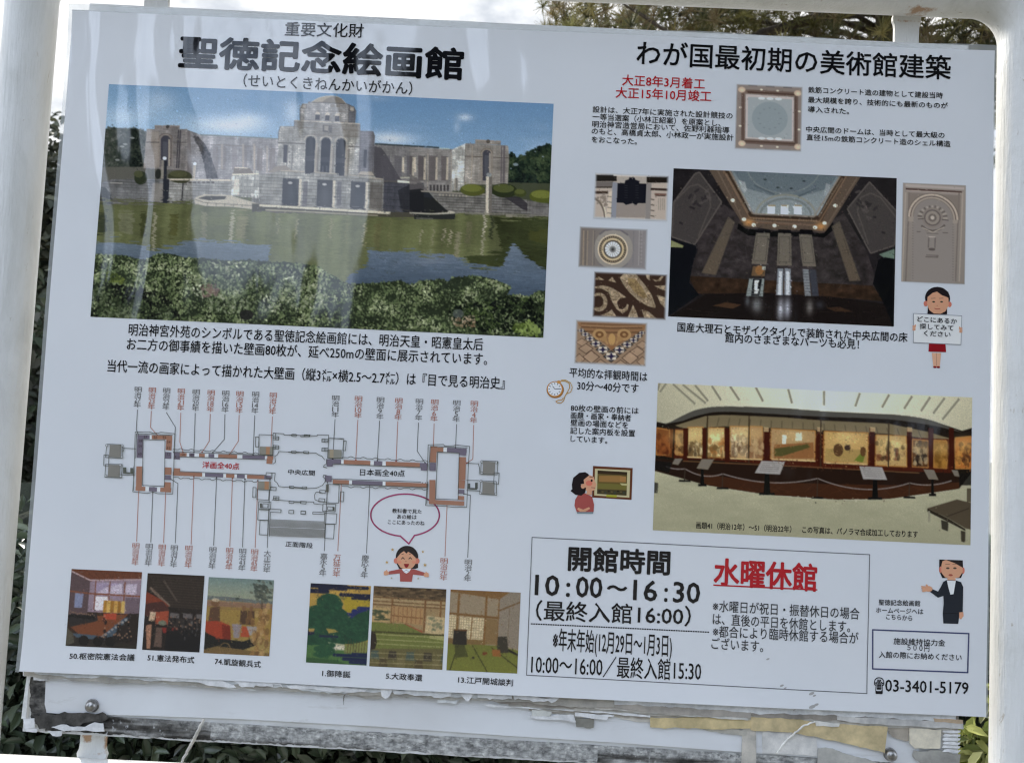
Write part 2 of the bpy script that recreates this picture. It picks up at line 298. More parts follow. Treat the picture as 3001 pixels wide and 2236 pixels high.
    # fountain wall
    s.poly(B_((200, 1075), (300, 1000), (420, 985), (520, 1050), (540, 1090)), (150, 146, 146)); s.poly(B_((1340, 1100), (1380, 1060), (1520, 1064), (1560, 1120)), (176, 172, 168))
    s.stone(B_((0, 1098), (210, 1098), (360, 1052), (670, 1064), (675, 1098), (800, 1070), (1100, 1090), (1105, 1118), (1220, 1130), (1232, 1102), (1560, 1114), (1570, 1142), (1672, 1156), (1665, 1570), (0, 1480)), (146, 143, 139), 16, 9.5, .55, 19)
    s.line(B_((360, 1055), (670, 1068)), 4, (182, 178, 170), .8); s.line(B_((800, 1074), (1100, 1094)), 4, (182, 178, 170), .8); s.line(B_((1232, 1106), (1668, 1160)), 4, (180, 176, 168), .7)
    for x, y, w in ((392, 1150, 205), (832, 1168, 195), (1258, 1190, 185)):
        s.poly(B_((x, y), (x + w, y + 10), (x + w - 12, y + 350), (x - 14, y + 335)), (44, 46, 54), .92)
        s.soft(B_((x + w * .5, y + 200))[0], 16, 30, (74, 80, 92), .6); s.ell(B_((x + w * .45, y + 58))[0], 7, 4, (186, 190, 198), .9)
        s.poly(B_((x + w, y + 5), (x + w + 36, y + 8), (x + w + 24, y + 350), (x + w - 10, y + 350)), (196, 192, 182), .85)
    for x in (655, 1085): s.poly(B_((x, 1190), (x + 55, 1190), (x + 45, 1500), (x - 15, 1500)), (74, 72, 84), .6)
    s.poly(B_((1500, 1200), (1660, 1215), (1655, 1550), (1490, 1530)), (92, 90, 92), .6)
    s.stone(B_((1675, 1190), (2180, 1205), (2180, 1600), (1660, 1560)), (74, 74, 82), 14, 9.5, .6, 19)
    s.poly(B_((2020, 1215), (2180, 1215), (2180, 1600), (1900, 1590), (1850, 1300)), (40, 42, 50), .7)
    s.poly(B_((1845, 1165), (2090, 1195), (2090, 1218), (1845, 1200)), (202, 204, 200)); s.poly(B_((1870, 1130), (2090, 1125), (2060, 1148), (1890, 1148)), (178, 182, 174))
    s.poly(C_((0, 1000), (100, 1060), (250, 1232), (0, 1240)), (104, 102, 108), .75); s.poly(C_((0, 1205), (140, 1190), (250, 1235), (330, 1335), (520, 1490), (0, 1500)), (34, 36, 43), .92)
    # round pedestal on the left
    s.stone(A_((1830, 1185), (1850, 1130), (2174, 1140), (2174, 1490), (1790, 1460)), (170, 167, 162), 14, 9.5, .6, 19)
    s.poly(A_((1860, 1100), (2060, 1108), (2110, 1180), (1840, 1180)), (128, 124, 124)); s.line(A_((1830, 1188), (2174, 1180)), 4, (202, 198, 190)); s.line(A_((1865, 1102), (2030, 1108)), 3, (206, 202, 196))
    s.poly(A_((1865, 1245), (1925, 1250), (1925, 1450), (1835, 1440)), (206, 202, 196), .7)
    for k in range(9): s.line(A_((1800 + k * 45, 1455), (1800 + k * 45, 1540)), 2, (92, 90, 88), .7)
    # wall and balustrade
    s.stone(A_((300, 1245), (960, 1245), (960, 1510), (140, 1510), (150, 1300)), (112, 111, 112), 12, 8, .7, 16)
    s.stone(A_((1000, 1252), (1830, 1262), (1810, 1510), (1000, 1510)), (148, 145, 142), 12, 8, .62, 18)
    s.poly(A_((985, 1238), (1830, 1250), (1830, 1274), (985, 1262)), (192, 188, 182)); 
    for k in range(7): s.poly(A_((1220 + k * 58, 1278), (1258 + k * 58, 1278), (1258 + k * 58, 1300), (1220 + k * 58, 1300)), (70, 68, 70), .8)
    s.line(A_((1210, 1262), (1192, 1520)), 4, (44, 44, 50), .85)
    s.poly(A_((820, 1290), (960, 1300), (945, 1510), (800, 1510)), (158, 156, 154), .6)
    s.line(A_((280, 1290), (440, 1296)), 4, (190, 190, 190), .6); s.line(A_((160, 1475), (400, 1478)), 3, (180, 180, 178), .5)
    s.poly(A_((120, 1340), (220, 1350), (280, 1420), (300, 1520), (110, 1520)), (40, 44, 46), .8)
    for P0, c, rx, ry, col in ((A_, (670, 1230), 19, 20, (44, 52, 40)), (A_, (640, 1180), 14, 10, (78, 84, 62)), (A_, (1170, 1215), 36, 19, (62, 66, 50)), (A_, (1150, 1180), 26, 9, (84, 88, 66)), (A_, (890, 1180), 9, 15, (40, 44, 44))):
        s.ell(P0(c)[0], rx, ry, col, .95)
    s.poly(A_((1000, 1238), (1335, 1238), (1335, 1262), (1000, 1262)), (192, 188, 182))
    s.poly(A_((958, 1010), (1002, 1010), (1000, 1240), (1035, 1250), (1020, 1545), (950, 1545)), (42, 46, 58), .95)
    s.poly(A_((930, 1000), (965, 1005), (960, 1240), (925, 1240)), (160, 158, 154), .8)
    s.ell(A_((972, 980))[0], 6, 5, (226, 232, 240)); s.ell(A_((1358, 1050))[0], 5, 5, (226, 232, 240))
    s.poly(A_((1338, 1070), (1372, 1072), (1362, 1240), (1328, 1240)), (178, 176, 172))
    # right wall
    s.stone(C_((245, 1235), (985, 1262), (975, 1500), (500, 1490), (330, 1330)), (122, 118, 114), 14, 8, .55, 18)
    s.poly(C_((140, 1212), (985, 1250), (985, 1272), (150, 1232)), (150, 148, 144))
    for k in range(9): s.ell(C_((385 + k * 42, 1268 + k * 1.7))[0], 2.5, 3.5, (178, 174, 166), .8)
    s.stone(C_((1045, 1255), (1300, 1300), (1560, 1340), (1830, 1390), (1830, 1545), (1045, 1500)), (116, 112, 109), 14, 8, .55, 18)
    s.poly(C_((1170, 1275), (1400, 1290), (1520, 1390), (1570, 1440), (1560, 1482), (1440, 1450), (1290, 1350)), (48, 46, 56), .8)
    for c, rx, ry, c1, c2 in (((800, 1205), 36, 18, (84, 92, 48), (122, 132, 70)), ((1205, 1210), 38, 21, (44, 52, 34), (98, 108, 62)), ((1410, 1240), 18, 12, (66, 76, 40), (100, 110, 62)), ((1690, 1285), 38, 20, (84, 94, 44), (132, 142, 74))):
        q = C_(c)[0]; s.ell(q, rx, ry, c1); s.ell((q[0] - 2, q[1] - ry * .3), rx * .8, ry * .6, c2, .75)
    s.stone(C_((1500, 1335), (1830, 1390), (1830, 1560), (1500, 1500)), (112, 108, 106), 14, 8, .55, 18)
    s.poly(C_((972, 1030), (1050, 1035), (1045, 1500), (965, 1500)), (116, 114, 114)); s.poly(C_((972, 1030), (1012, 1032), (1005, 1500), (965, 1500)), (192, 189, 182))
    s.ell(C_((1012, 1010))[0], 8, 6, (150, 160, 170)); s.poly(C_((570, 1050), (612, 1055), (606, 1215), (565, 1215)), (170, 168, 162)); s.poly(C_((585, 1052), (612, 1055), (606, 1215), (583, 1215)), (110, 108, 110), .7)
    # water
    wat = A_((60, 1530), (950, 1530), (1360, 1545)) + B_((60, 1560)) + B_((1700, 1640)) + C_((580, 1500), (985, 1500), (1830, 1560)) + L2((2100, 760), (1800, 700), (1200, 720), (0, 700)) + L1((1000, 600), (40, 500))
    rip = noise(s.H, s.W, 60 * f, 3.2 * f, 3); big = noise(s.H, s.W, 260 * f, 60 * f, 3); col = noise(s.H, s.W, 26 * f, 600 * f, 3)
    w = np.array([102, 110, 78.]) * (1 + col[..., None] * .22 + rip[..., None] * .13 + big[..., None] * .12)
    s.poly(wat, w)
    for P0, x, y0, y1, wd, c, a in ((L1, 620, 0, 340, 14, (172, 172, 160), .7), (L1, 1080, 0, 430, 24, (140, 140, 118), .55), (L1, 1340, 20, 280, 18, (186, 186, 178), .7), (L1, 1430, 20, 260, 50, (140, 138, 112), .6), (L1, 360, 0, 210, 70, (128, 132, 118), .5),
                                  (L1, 940, 60, 220, 8, (130, 130, 104), .6), (L1, 1770, 60, 220, 6, (150, 148, 120), .7), (L1, 1940, 60, 260, 8, (152, 150, 124), .7), (L2, 160, 70, 250, 8, (150, 148, 120), .8), (L2, 465, 90, 300, 9, (158, 156, 128), .8),
                                  (L2, 300, 90, 290, 5, (120, 120, 84), .7), (L2, 690, 60, 320, 5, (120, 120, 90), .7), (L2, 580, 100, 300, 30, (108, 108, 78), .6), (L2, 970, 160, 300, 9, (150, 148, 132), .7), (L2, 1080, 160, 300, 7, (140, 138, 122), .7),
                                  (L2, 1180, 160, 260, 9, (160, 156, 142), .8), (L2, 1235, 170, 300, 11, (170, 166, 150), .8), (L2, 1300, 170, 470, 22, (160, 156, 142), .6), (L2, 1545, 0, 200, 10, (186, 184, 174), .9), (L2, 1528, 190, 390, 9, (170, 168, 158), .7),
                                  (L2, 1400, 80, 300, 26, (112, 112, 92), .6), (L2, 1610, 20, 250, 14, (44, 50, 40), .7), (L1, 520, 0, 230, 26, (58, 64, 40), .8), (L1, 140, 20, 200, 40, (50, 58, 48), .8), (L1, 800, 20, 240, 40, (74, 76, 42), .6)):
        s.poly([*P0((x - wd, y0), (x + wd, y0), (x + wd * .9 - 20, y1), (x - wd * .9 - 20, y1))], np.asarray(c, float) * (1 + rip[..., None] * .25), a)
    s.poly(L2((1620, 60), (2120, 60), (2120, 540), (1960, 440), (1790, 280), (1700, 490), (1450, 480), (1340, 420), (1700, 360)), np.array([50, 58, 36.]) * (1 + rip[..., None] * .3 + big[..., None] * .2), .85)
    s.poly(L2((1930, 180), (2120, 160), (2110, 280), (1960, 260)), (84, 88, 44), .5)
    blue = (np.array([132, 152, 182.]) * (1 - np.clip((v3 - .55) / .25, 0, 1)) + np.array([74, 92, 120.]) * np.clip((v3 - .55) / .25, 0, 1)) * (1 + rip[..., None] * .16 + big[..., None] * .10)
    jag = lambda P0, pts: P0(*[(x + rng.normal() * 12, y + rng.normal() * 9) for x, y in pts])
    s.poly(jag(L1, [(60, 270), (300, 285), (450, 292), (600, 350), (760, 330), (1000, 268), (1300, 285), (1690, 305), (1690, 380), (1700, 500), (60, 480)]), blue * np.array([1.05, 1.04, 1.02]), .9)
    s.poly(L2((490, 335), (700, 345), (900, 365), (1230, 395), (1330, 450), (1500, 490), (1700, 500), (1715, 420), (1790, 285), (1850, 330), (1960, 440), (2120, 530), (2100, 800), (250, 700), (330, 560), (480, 480)), blue, .93)
    for k in range(60):
        x = rng.uniform(350, 2080); y = rng.uniform(340, 560); l = rng.uniform(20, 90)
        s.line(L2((x, y), (x + l, y + l * .05)), 1.3, (60, 66, 52) if rng.random() < .5 else (150, 168, 194), .45)
    s.soft(L2((1050, 430))[0], 60, 18, (150, 160, 180), .4)
    # the ripples pull the reflections sideways
    y0 = int(s.H * .455); wy = np.clip(s.yy + rip * 9 + noise(s.H, s.W, 26 * f, 4 * f, 2) * 6, y0, s.H - 1).astype(int); wx = np.clip(s.xx + noise(s.H, s.W, 90 * f, 2.5 * f, 2) * 5, 0, s.W - 1).astype(int)
    m = np.clip((s.yy - y0 - 6) / 10., 0, 1)[..., None]; s.im = s.im * (1 - m) + s.im[wy, wx] * m
    # basin rim in front of the water
    s.poly(A_((1350, 1490), (1400, 1462), (1480, 1440), (1800, 1450), (2174, 1560), (2174, 1640), (1820, 1600), (1500, 1590), (1360, 1560)), (182, 180, 172))
    s.poly(A_((1400, 1490), (1500, 1460), (1760, 1465), (1740, 1500), (1550, 1515)), (56, 56, 52)); s.line(A_((1355, 1500), (1480, 1545), (2174, 1590)), 2, (118, 116, 108), .8)
    for k in range(5): s.line(A_((1520 + k * 110, 1540 + k * 6), (1520 + k * 110, 1600)), 2, (110, 108, 100), .7)
    s.poly(B_((0, 1470), (90, 1475), (1760, 1575), (2174, 1580), (2174, 1640), (1760, 1640), (90, 1560), (0, 1580)), (78, 78, 72)); s.poly(B_((90, 1478), (1760, 1572), (1755, 1605), (90, 1508)), (194, 192, 182)); s.poly(B_((170, 1540), (1600, 1612), (1600, 1628), (170, 1560)), (166, 164, 150))
    s.poly(C_((0, 1488), (290, 1500), (480, 1488), (500, 1465), (560, 1475), (585, 1492), (560, 1512), (310, 1518), (0, 1506)), (182, 182, 176))
    s.poly(C_((50, 1512), (310, 1520), (580, 1505), (580, 1578), (60, 1578)), (46, 50, 52)); s.line(C_((80, 1566), (300, 1570)), 3, (134, 136, 132), .7)
    s.poly(C_((1225, 1510), (1310, 1516), (1310, 1552), (1225, 1545)), (160, 158, 152), .8); s.line(C_((1310, 1535), (1530, 1548)), 4, (150, 148, 140), .6); s.line(C_((585, 1492), (1780, 1530)), 2.5, (150, 148, 138), .6)
    # hedge in front
    hedge = L1((20, 400), (180, 405), (330, 408), (400, 430), (530, 450), (570, 430), (630, 402), (740, 390), (830, 410), (900, 432), (1100, 440), (1300, 462), (1500, 452), (1700, 476), (1850, 474)) + L2((0, 488), (60, 502), (130, 560), (200, 590), (250, 630), (330, 655), (480, 650), (640, 640), (780, 622), (860, 660), (930, 648), (960, 625), (1080, 618), (1170, 606), (1200, 640), (1250, 588), (1330, 592), (1420, 576), (1520, 586), (1620, 605), (1700, 640), (1780, 682), (1740, 750), (1850, 745), (1950, 765), (2000, 720), (2100, 710), (2100, 1200)) + L1((0, 1050))
    hn = noise(s.H, s.W, 70 * f, 40 * f, 4); shade = 1 + hn[..., None] * .5
    s.poly(hedge, np.array([40, 50, 38.]) * shade)
    s.brush(2500, 2.4, .07, (.0, .52, 0, 1)); s.leaves(hedge, 11000, 3.9, [(44, 54, 42), (92, 110, 78), (128, 146, 108), (172, 186, 154)], .8)
    s.leaves(L1((1000, 470), (1900, 480), (2217, 640), (2217, 900), (1200, 960), (900, 700)), 900, 4.6, [(60, 74, 54), (108, 124, 98), (140, 154, 130), (178, 188, 170)], .8)
    s.leaves(L2((1200, 880), (1750, 760), (2070, 800), (2070, 1120), (1350, 1060)), 800, 5.2, [(14, 20, 18), (22, 30, 24), (48, 62, 40), (84, 104, 62)], .85)
    s.leaves(L2((1800, 1020), (1960, 980), (2060, 1100), (2000, 1130), (1800, 1090)), 110, 5.5, [(70, 88, 44), (104, 126, 66), (132, 154, 92)], .9)
    s.leaves(L1((40, 640), (700, 760), (900, 1000), (300, 990), (30, 980)), 650, 5, [(18, 22, 22), (34, 42, 34), (58, 72, 52), (104, 118, 96)], .85)
    s.leaves(L1((1040, 700), (1200, 660), (1230, 780), (1080, 800)), 60, 4.5, [(70, 54, 58), (104, 84, 86), (128, 110, 108)], .8)
    s.ell(L1((1470, 960))[0], 20, 15, (30, 30, 32), .9); s.ell(L2((1300, 920))[0], 16, 13, (96, 106, 110), .7)
    s.leaves(L2((1240, 960), (1440, 940), (1470, 1040), (1280, 1050)), 70, 4, [(110, 92, 74), (146, 128, 106), (170, 158, 140)], .8)
    s.leaves(L1((180, 560), (350, 600), (330, 680), (170, 650)), 60, 4.5, [(70, 86, 44), (104, 120, 62)], .8)
    s.blur(.6); s.grain(.02)
    return s

def pic_great_hall():
    s = Pic('great_hall_photo', D1((103, 65), (2125, 172), (2085, 1505), (60, 1402)), .55); f = s.k / 2300
    n = noise(s.H, s.W, 40 * f, 30 * f, 4)
    s.im = np.array([34, 32, 37.]) * (1 + n[..., None] * .35)
    marble = lambda pts, c: s.poly(D1(*pts), np.asarray(c, float) * (1 + noise(s.H, s.W, 18 * f, 14 * f, 4)[..., None] * .5))
    marble([(320, 480), (560, 400), (880, 620), (1380, 640), (1640, 480), (1850, 830), (1960, 1180), (1750, 1140), (1000, 1110), (350, 1080), (230, 1040)], (56, 52, 56))
    marble([(240, 1040), (1000, 1085), (1900, 1130), (2000, 1270), (1500, 1230), (900, 1200), (320, 1200)], (56, 42, 34))
    s.poly(D1((60, 780), (330, 700), (250, 1100), (340, 1210), (50, 1410)), (12, 16, 24), .85); s.poly(D1((2090, 800), (1950, 900), (1900, 1110), (1990, 1270), (2090, 1510)), (8, 10, 16), .85)
    s.poly(D1((100, 700), (330, 800), (240, 1050), (90, 1060)), (16, 18, 26), .8)
    s.poly(D1((400, 1205), (900, 1190), (1500, 1225), (2000, 1290), (2090, 1510), (60, 1410)), (26, 21, 22), .9)
    # dome opening
    s.poly(D1((420, 80), (1790, 152), (1590, 470), (1480, 640), (1000, 630), (740, 590), (640, 440)), (98, 86, 78))
    s.poly(D1((560, 88), (1640, 145), (1440, 560), (1380, 560), (830, 540), (780, 520)), (76, 62, 52))
    s.poly(D1((620, 92), (1600, 144), (1410, 500), (1340, 505), (840, 485), (790, 460)), grad(s, (118, 134, 148), (182, 194, 202), .5))
    s.poly(D1((640, 92), (1580, 143), (1500, 260), (1250, 330), (980, 320), (740, 250)), (98, 114, 128), .75)
    for k in (0, 1): 
        t = [(1115 + math.cos(a) * (270 - k * 40), 505 - math.sin(a) * (190 - k * 35)) for a in np.linspace(0, math.pi, 20)]
        s.line(D1(*t), 6, (152, 156, 150) if k == 0 else (120, 130, 138), .8)
    t = [(1100 + math.cos(a) * 330, 60 + math.sin(a) * 240) for a in np.linspace(.15, math.pi - .15, 18)]; s.line(D1(*t), 4, (132, 144, 152), .8)
    for a, b in (((830, 230), (1010, 310)), ((1390, 260), (1230, 330))): s.line(D1(a, b), 5, (84, 98, 110), .7)
    for q in ((930, 178), (1280, 192), (1045, 250), (1165, 258)): s.ell(D1(q)[0], 5, 2.5, (58, 68, 76))
    for x in (985, 1105, 1225): s.poly(D1((x - 34, 410), (x + 34, 412), (x + 34, 492), (x - 34, 488)), (232, 238, 248))
    for x in (990, 1110, 1228): s.line(D1((x - 34, 412), (x + 34, 414)), 5, (172, 164, 142))
    s.poly(D1((690, 180), (750, 200), (768, 270), (745, 300), (712, 250)), (172, 182, 192), .8); s.poly(D1((1480, 210), (1520, 225), (1495, 320), (1455, 330)), (164, 174, 186), .8)
    s.line(D1((575, 92), (800, 500), (1400, 530), (1640, 150)), 7, (54, 44, 40), .8); s.line(D1((555, 92), (790, 520), (1420, 555), (1660, 152)), 4, (136, 112, 96), .8)
    s.line(D1((610, 95), (820, 485), (1370, 512), (1605, 148)), 5, (156, 150, 144), .8); s.line(D1((800, 560), (1430, 590)), 5, (124, 96, 80), .8); s.line(D1((500, 90), (730, 540), (1480, 600), (1760, 160)), 4, (128, 114, 104), .6)
    for k in range(26):
        q = k / 25; s.ell(D1((585 + q * 190, 130 + q * 340))[0], 3, 3, (150, 132, 116), .6); s.ell(D1((1625 - q * 210, 170 + q * 340))[0], 3, 3, (150, 132, 116), .6); s.ell(D1((830 + q * 560, 530 + q * 18))[0], 3, 2.5, (160, 140, 120), .6)
    s.soft(D1((780, 560))[0], 18, 14, (214, 158, 100), .9); s.soft(D1((1430, 595))[0], 18, 14, (214, 158, 100), .9)
    for q in ((640, 365), (740, 535), (828, 585), (1015, 592), (1195, 600), (1380, 608), (1465, 570), (1563, 412)):
        s.ell(D1(q)[0], 6.5, 5.5, (236, 226, 208))
    s.poly(D1((690, 570), (760, 620), (880, 630), (1000, 640), (1460, 660), (1540, 560), (1560, 620), (1460, 700), (1360, 690), (1000, 690), (780, 680), (680, 620)), (9, 10, 14), .9)
    for x in (920, 1105, 1300): s.poly(D1((x - 55, 625), (x + 55, 630), (x + 65, 665), (x - 65, 660)), (12, 12, 18))
    # wall panels
    def panel(pts, inner):
        s.poly(D1(*pts), (70, 67, 70)); s.line(D1(*pts, pts[0]), 4, (98, 94, 94)); s.line(D1(*inner), 4, (94, 90, 90), .8)
    panel([(300, 125), (340, 112), (540, 380), (300, 760), (90, 690), (108, 380)], [(330, 690), (440, 420), (430, 300), (330, 220), (250, 240), (110, 380)])
    panel([(1870, 200), (2130, 480), (2095, 770), (1880, 840), (1670, 440)], [(1860, 760), (1760, 460), (1790, 340), (1880, 300), (1970, 340), (2110, 520)])
    for c in ((350, 340), (1850, 430)):
        for k in range(14): s.ell(D1((c[0] + rng.normal() * 45, c[1] + rng.normal() * 45))[0], 9, 4, (38, 37, 42) if k % 2 else (96, 92, 94), .6, rng.random() * 3)
    for a, b in (((250, 420), (300, 440)), ((160, 560), (190, 575)), ((1900, 510), (1930, 520)), ((1980, 650), (2010, 660))): s.line(D1(a, b), 6, (36, 35, 40), .8)
    # pilasters
    for pts in ([(600, 510), (660, 560), (490, 1035), (360, 1015)], [(1530, 600), (1600, 550), (1790, 1085), (1690, 1090)]): s.poly(D1(*pts), grad(s, (92, 88, 84), (104, 92, 80))); s.line(D1(*pts, pts[0]), 2.5, (70, 66, 66), .7)
    for pts in ([(850, 655), (975, 660), (945, 940), (810, 935)], [(1048, 658), (1165, 662), (1170, 950), (1038, 950)], [(1235, 668), (1350, 672), (1390, 958), (1268, 955)]):
        s.poly(D1(*pts), grad(s, (112, 110, 106), (122, 116, 108))); q = np.array(pts); c = q.mean(0); s.line(D1(*[tuple(c + (p - c) * .78) for p in q], tuple(c + (q[0] - c) * .78)), 2, (78, 76, 74), .8)
    # doors
    s.poly(D1((812, 948), (942, 952), (912, 1228), (758, 1222)), (44, 42, 44)); s.poly(D1((822, 955), (935, 958), (928, 1045), (808, 1042)), (112, 92, 72)); s.ell(D1((880, 990))[0], 12, 14, (164, 118, 74), .8); s.poly(D1((905, 955), (938, 957), (934, 990), (905, 988)), (176, 186, 184))
    s.poly(D1((790, 1065), (925, 1068), (912, 1225), (762, 1222)), (150, 164, 170)); s.poly(D1((822, 1068), (905, 1070), (880, 1222), (805, 1220)), (30, 32, 38)); 
    for y in (1080, 1120, 1160): s.poly(D1((838, y), (870 + (y % 80) * .3, y), (862, y + 45), (832, y + 45)), (206, 210, 214))
    for y in (1175, 1200): s.line(D1((765, y), (912, y + 4)), 3, (104, 112, 118), .6)
    for x0, x1, b0 in ((1045, 1095, 1030), (1108, 1162, 1104)): s.poly(D1((x0, 975), (x1, 978), (b0 + 62, 1215), (b0, 1213)), (140, 150, 166)); s.poly(D1((x0 + 12, 1000), (x1 - 10, 1002), (b0 + 48, 1215), (b0 + 16, 1213)), (206, 214, 226), .8)
    s.poly(D1((1268, 982), (1322, 984), (1345, 1222), (1290, 1220)), (138, 146, 158)); s.poly(D1((1330, 985), (1388, 988), (1415, 1224), (1352, 1222)), (62, 66, 80))
    for y in range(1000, 1210, 26): s.line(D1((1272 + (y - 980) * .09, y), (1400 + (y - 980) * .05, y + 3)), 2, (66, 70, 84), .6)
    # floor reflections
    s.poly(D1((460, 1310), (580, 1280), (720, 1300), (640, 1335)), (96, 70, 52), .7); s.poly(D1((1480, 1330), (1600, 1320), (1720, 1365), (1560, 1360)), (80, 58, 44), .7)
    s.soft(D1((1068, 1340))[0], 12, 38, (196, 206, 228), .95); s.soft(D1((1130, 1330))[0], 12, 36, (190, 200, 224), .9); s.soft(D1((855, 1300))[0], 18, 26, (150, 158, 168), .8); s.soft(D1((770, 1265))[0], 8, 18, (110, 118, 130), .7); s.soft(D1((1330, 1320))[0], 12, 24, (150, 150, 154), .8); s.soft(D1((1420, 1300))[0], 14, 14, (70, 76, 90), .6)
    for k in range(90): 
        x = rng.uniform(100, 2080); y = rng.uniform(1290, 1490); l = rng.uniform(20, 160); s.line(D1((x, y), (x + l, y + l * .05)), 1.2, (58, 50, 46) if rng.random() < .5 else (16, 14, 16), .4)
    s.poly(D1((85, 720), (200, 770), (190, 788), (80, 782)), (142, 150, 112)); s.poly(D1((1955, 850), (2095, 800), (2095, 890), (1990, 872)), (112, 136, 128))
    for k in range(60):
        x = rng.uniform(380, 1750); y = rng.uniform(650, 1050); s.line(D1((x, y), (x + rng.normal() * 60, y + rng.normal() * 50)), 1.5, (96, 92, 98) if k % 3 else (30, 28, 32), .35)
    s.brush(3500, 2.2, .16); s.blur(.5); s.grain(.03)
    return s

def pic_gallery():
    s = Pic('gallery_photo', D2((83, 45), (2150, 150), (2133, 1110), (55, 1018)), .55); f = s.k / 2300
    s.im = grad(s, (216, 216, 194), (190, 190, 168)); u3 = s.u[..., None]
    s.im = s.im * (1 - .22 * abs(u3 - .55) * 1.2) + np.array([0, 4, 14.]) * np.clip(1 - abs(u3 - .55) * 2.4, 0, 1)
    for a, b in (((100, 50), (85, 100)), ((140, 55), (100, 110)), ((185, 60), (330, 190)), ((250, 65), (400, 185)), ((330, 68), (415, 170)), ((440, 72), (500, 165)), ((560, 75), (620, 165)), ((728, 80), (775, 172)), ((940, 92), (965, 185)), ((1175, 105), (1175, 198)), ((1410, 118), (1380, 205)), ((1602, 128), (1555, 212)), ((1752, 138), (1700, 220)), ((1870, 145), (1810, 235)), ((1965, 150), (1890, 250)), ((2060, 155), (1950, 290))):
        s.line(D2(a, b), 6.5, (134, 134, 122), .8); s.line(D2((a[0] - 8, a[1]), (b[0] - 8, b[1])), 2, (206, 206, 186), .7)
    s.poly(D2((120, 300), (330, 205), (520, 195), (1150, 230), (1600, 255), (1850, 270), (2080, 350), (2150, 340), (2150, 420), (70, 330)), (186, 188, 172), .3)
    # dark cornice and the case
    s.poly(D2((75, 305), (140, 318), *sm([(180, 305), (260, 262), (360, 224), (520, 207), (900, 218), (1150, 236), (1600, 258), (1820, 284), (1950, 322), (2080, 365)], False), (2150, 345), (2140, 640), (2050, 740), (1600, 805), (1250, 808), (800, 775), (400, 715), (68, 620)), (30, 24, 20))
    s.poly(D2(*sm([(150, 318), (260, 262), (360, 224), (520, 207), (900, 218), (1150, 236), (1600, 258), (1820, 284), (1950, 322), (2080, 375)], False), *sm([(1900, 332), (1600, 290), (1150, 272), (900, 258), (520, 240), (360, 262), (250, 300)], False)), (84, 84, 82))
    s.poly(D2((200, 330), (400, 268), (520, 260), (900, 276), (1150, 296), (1600, 318), (1850, 370), (2020, 420), (1980, 430), (1600, 385), (1150, 360), (820, 345), (520, 335), (260, 350)), (126, 116, 92))
    for k in range(22): 
        q = k / 21; x = 420 + q * 1440; y = 275 + q * 70 + (q * q) * 20; s.line(D2((x, y), (x + (q - .4) * 40, y + 55)), 3, (84, 78, 64), .7)
    s.poly(D2((75, 340), (190, 355), (180, 540), (75, 520)), (104, 60, 34)); s.poly(D2((200, 350), (2040, 420), (2020, 640), (1150, 610), (500, 560), (190, 545)), (72, 30, 20))
    lit = lambda pts, c: (s.poly(D2(*pts), c), s.line(D2(*pts, pts[0]), 3.5, (182, 128, 70), .85))
    P = [([(205, 362), (262, 365), (250, 525), (203, 520)], (168, 126, 72)), ([(285, 342), (385, 340), (372, 535), (280, 530)], (198, 172, 118)), ([(415, 345), (525, 345), (520, 540), (412, 535)], (202, 176, 124)), ([(560, 335), (685, 338), (678, 548), (560, 540)], (198, 170, 128)),
         ([(690, 335), (772, 338), (770, 548), (688, 548)], (176, 140, 100)), ([(828, 350), (1118, 365), (1112, 560), (825, 548)], (182, 152, 110)), ([(1175, 368), (1465, 378), (1460, 580), (1172, 568)], (206, 172, 112)), ([(1515, 390), (1715, 400), (1718, 600), (1510, 590)], (196, 166, 112)), ([(1755, 420), (1860, 430), (1858, 605), (1750, 598)], (92, 62, 38)), ([(1895, 425), (1980, 430), (1980, 610), (1893, 605)], (150, 104, 48)), ([(2035, 410), (2140, 400), (2140, 612), (2035, 612)], (186, 116, 58)), ([(80, 345), (165, 360), (160, 520), (78, 522)], (128, 78, 42))]
    for pts, c in P: lit(pts, c)
    for x0, y0, w, h, cols in ((290, 440, 85, 85, [(70, 56, 40), (220, 206, 164), (120, 96, 64)]), (420, 400, 100, 130, [(120, 96, 60), (222, 204, 156), (176, 110, 56)]), (570, 400, 110, 130, [(110, 84, 64), (214, 198, 166), (150, 132, 108)]), (695, 420, 75, 110, [(196, 170, 130), (140, 104, 76)]), (1520, 440, 190, 110, [(60, 48, 34), (214, 190, 132), (110, 60, 42)]), (1765, 440, 80, 140, [(34, 26, 24), (186, 166, 130)]), (1900, 460, 78, 130, [(120, 84, 36), (176, 130, 62)]), (2050, 450, 80, 140, [(80, 50, 34), (206, 150, 76)]), (208, 400, 48, 110, [(90, 62, 40), (190, 150, 96)]), (90, 400, 70, 110, [(90, 44, 26), (150, 88, 46)])):
        for k in range(46): s.ell(D2((x0 + rng.random() * w, y0 + rng.random() * h))[0], 3 + rng.random() * 5, 5 + rng.random() * 7, cols[rng.integers(len(cols))], .6)
    for pts, c in P[:-1]: g = np.array(pts).mean(0); s.soft(D2((g[0], min(p[1] for p in pts) + 45))[0], 42, 24, (236, 212, 156), .38)
    s.brush(1500, 2.0, .12, (.28, .56, 0, 1))
    # two wide paintings: a plain garden terrace and a plain meadow
    s.poly(D2((845, 455), (1105, 440), (1108, 545), (845, 545)), (150, 104, 66)); s.poly(D2((850, 480), (1060, 452), (1090, 470), (900, 530), (850, 530)), (86, 84, 48)); s.poly(D2((900, 390), (930, 392), (925, 450), (900, 450)), (220, 212, 196)); s.poly(D2((990, 375), (1030, 378), (1030, 430), (985, 430)), (212, 206, 186))
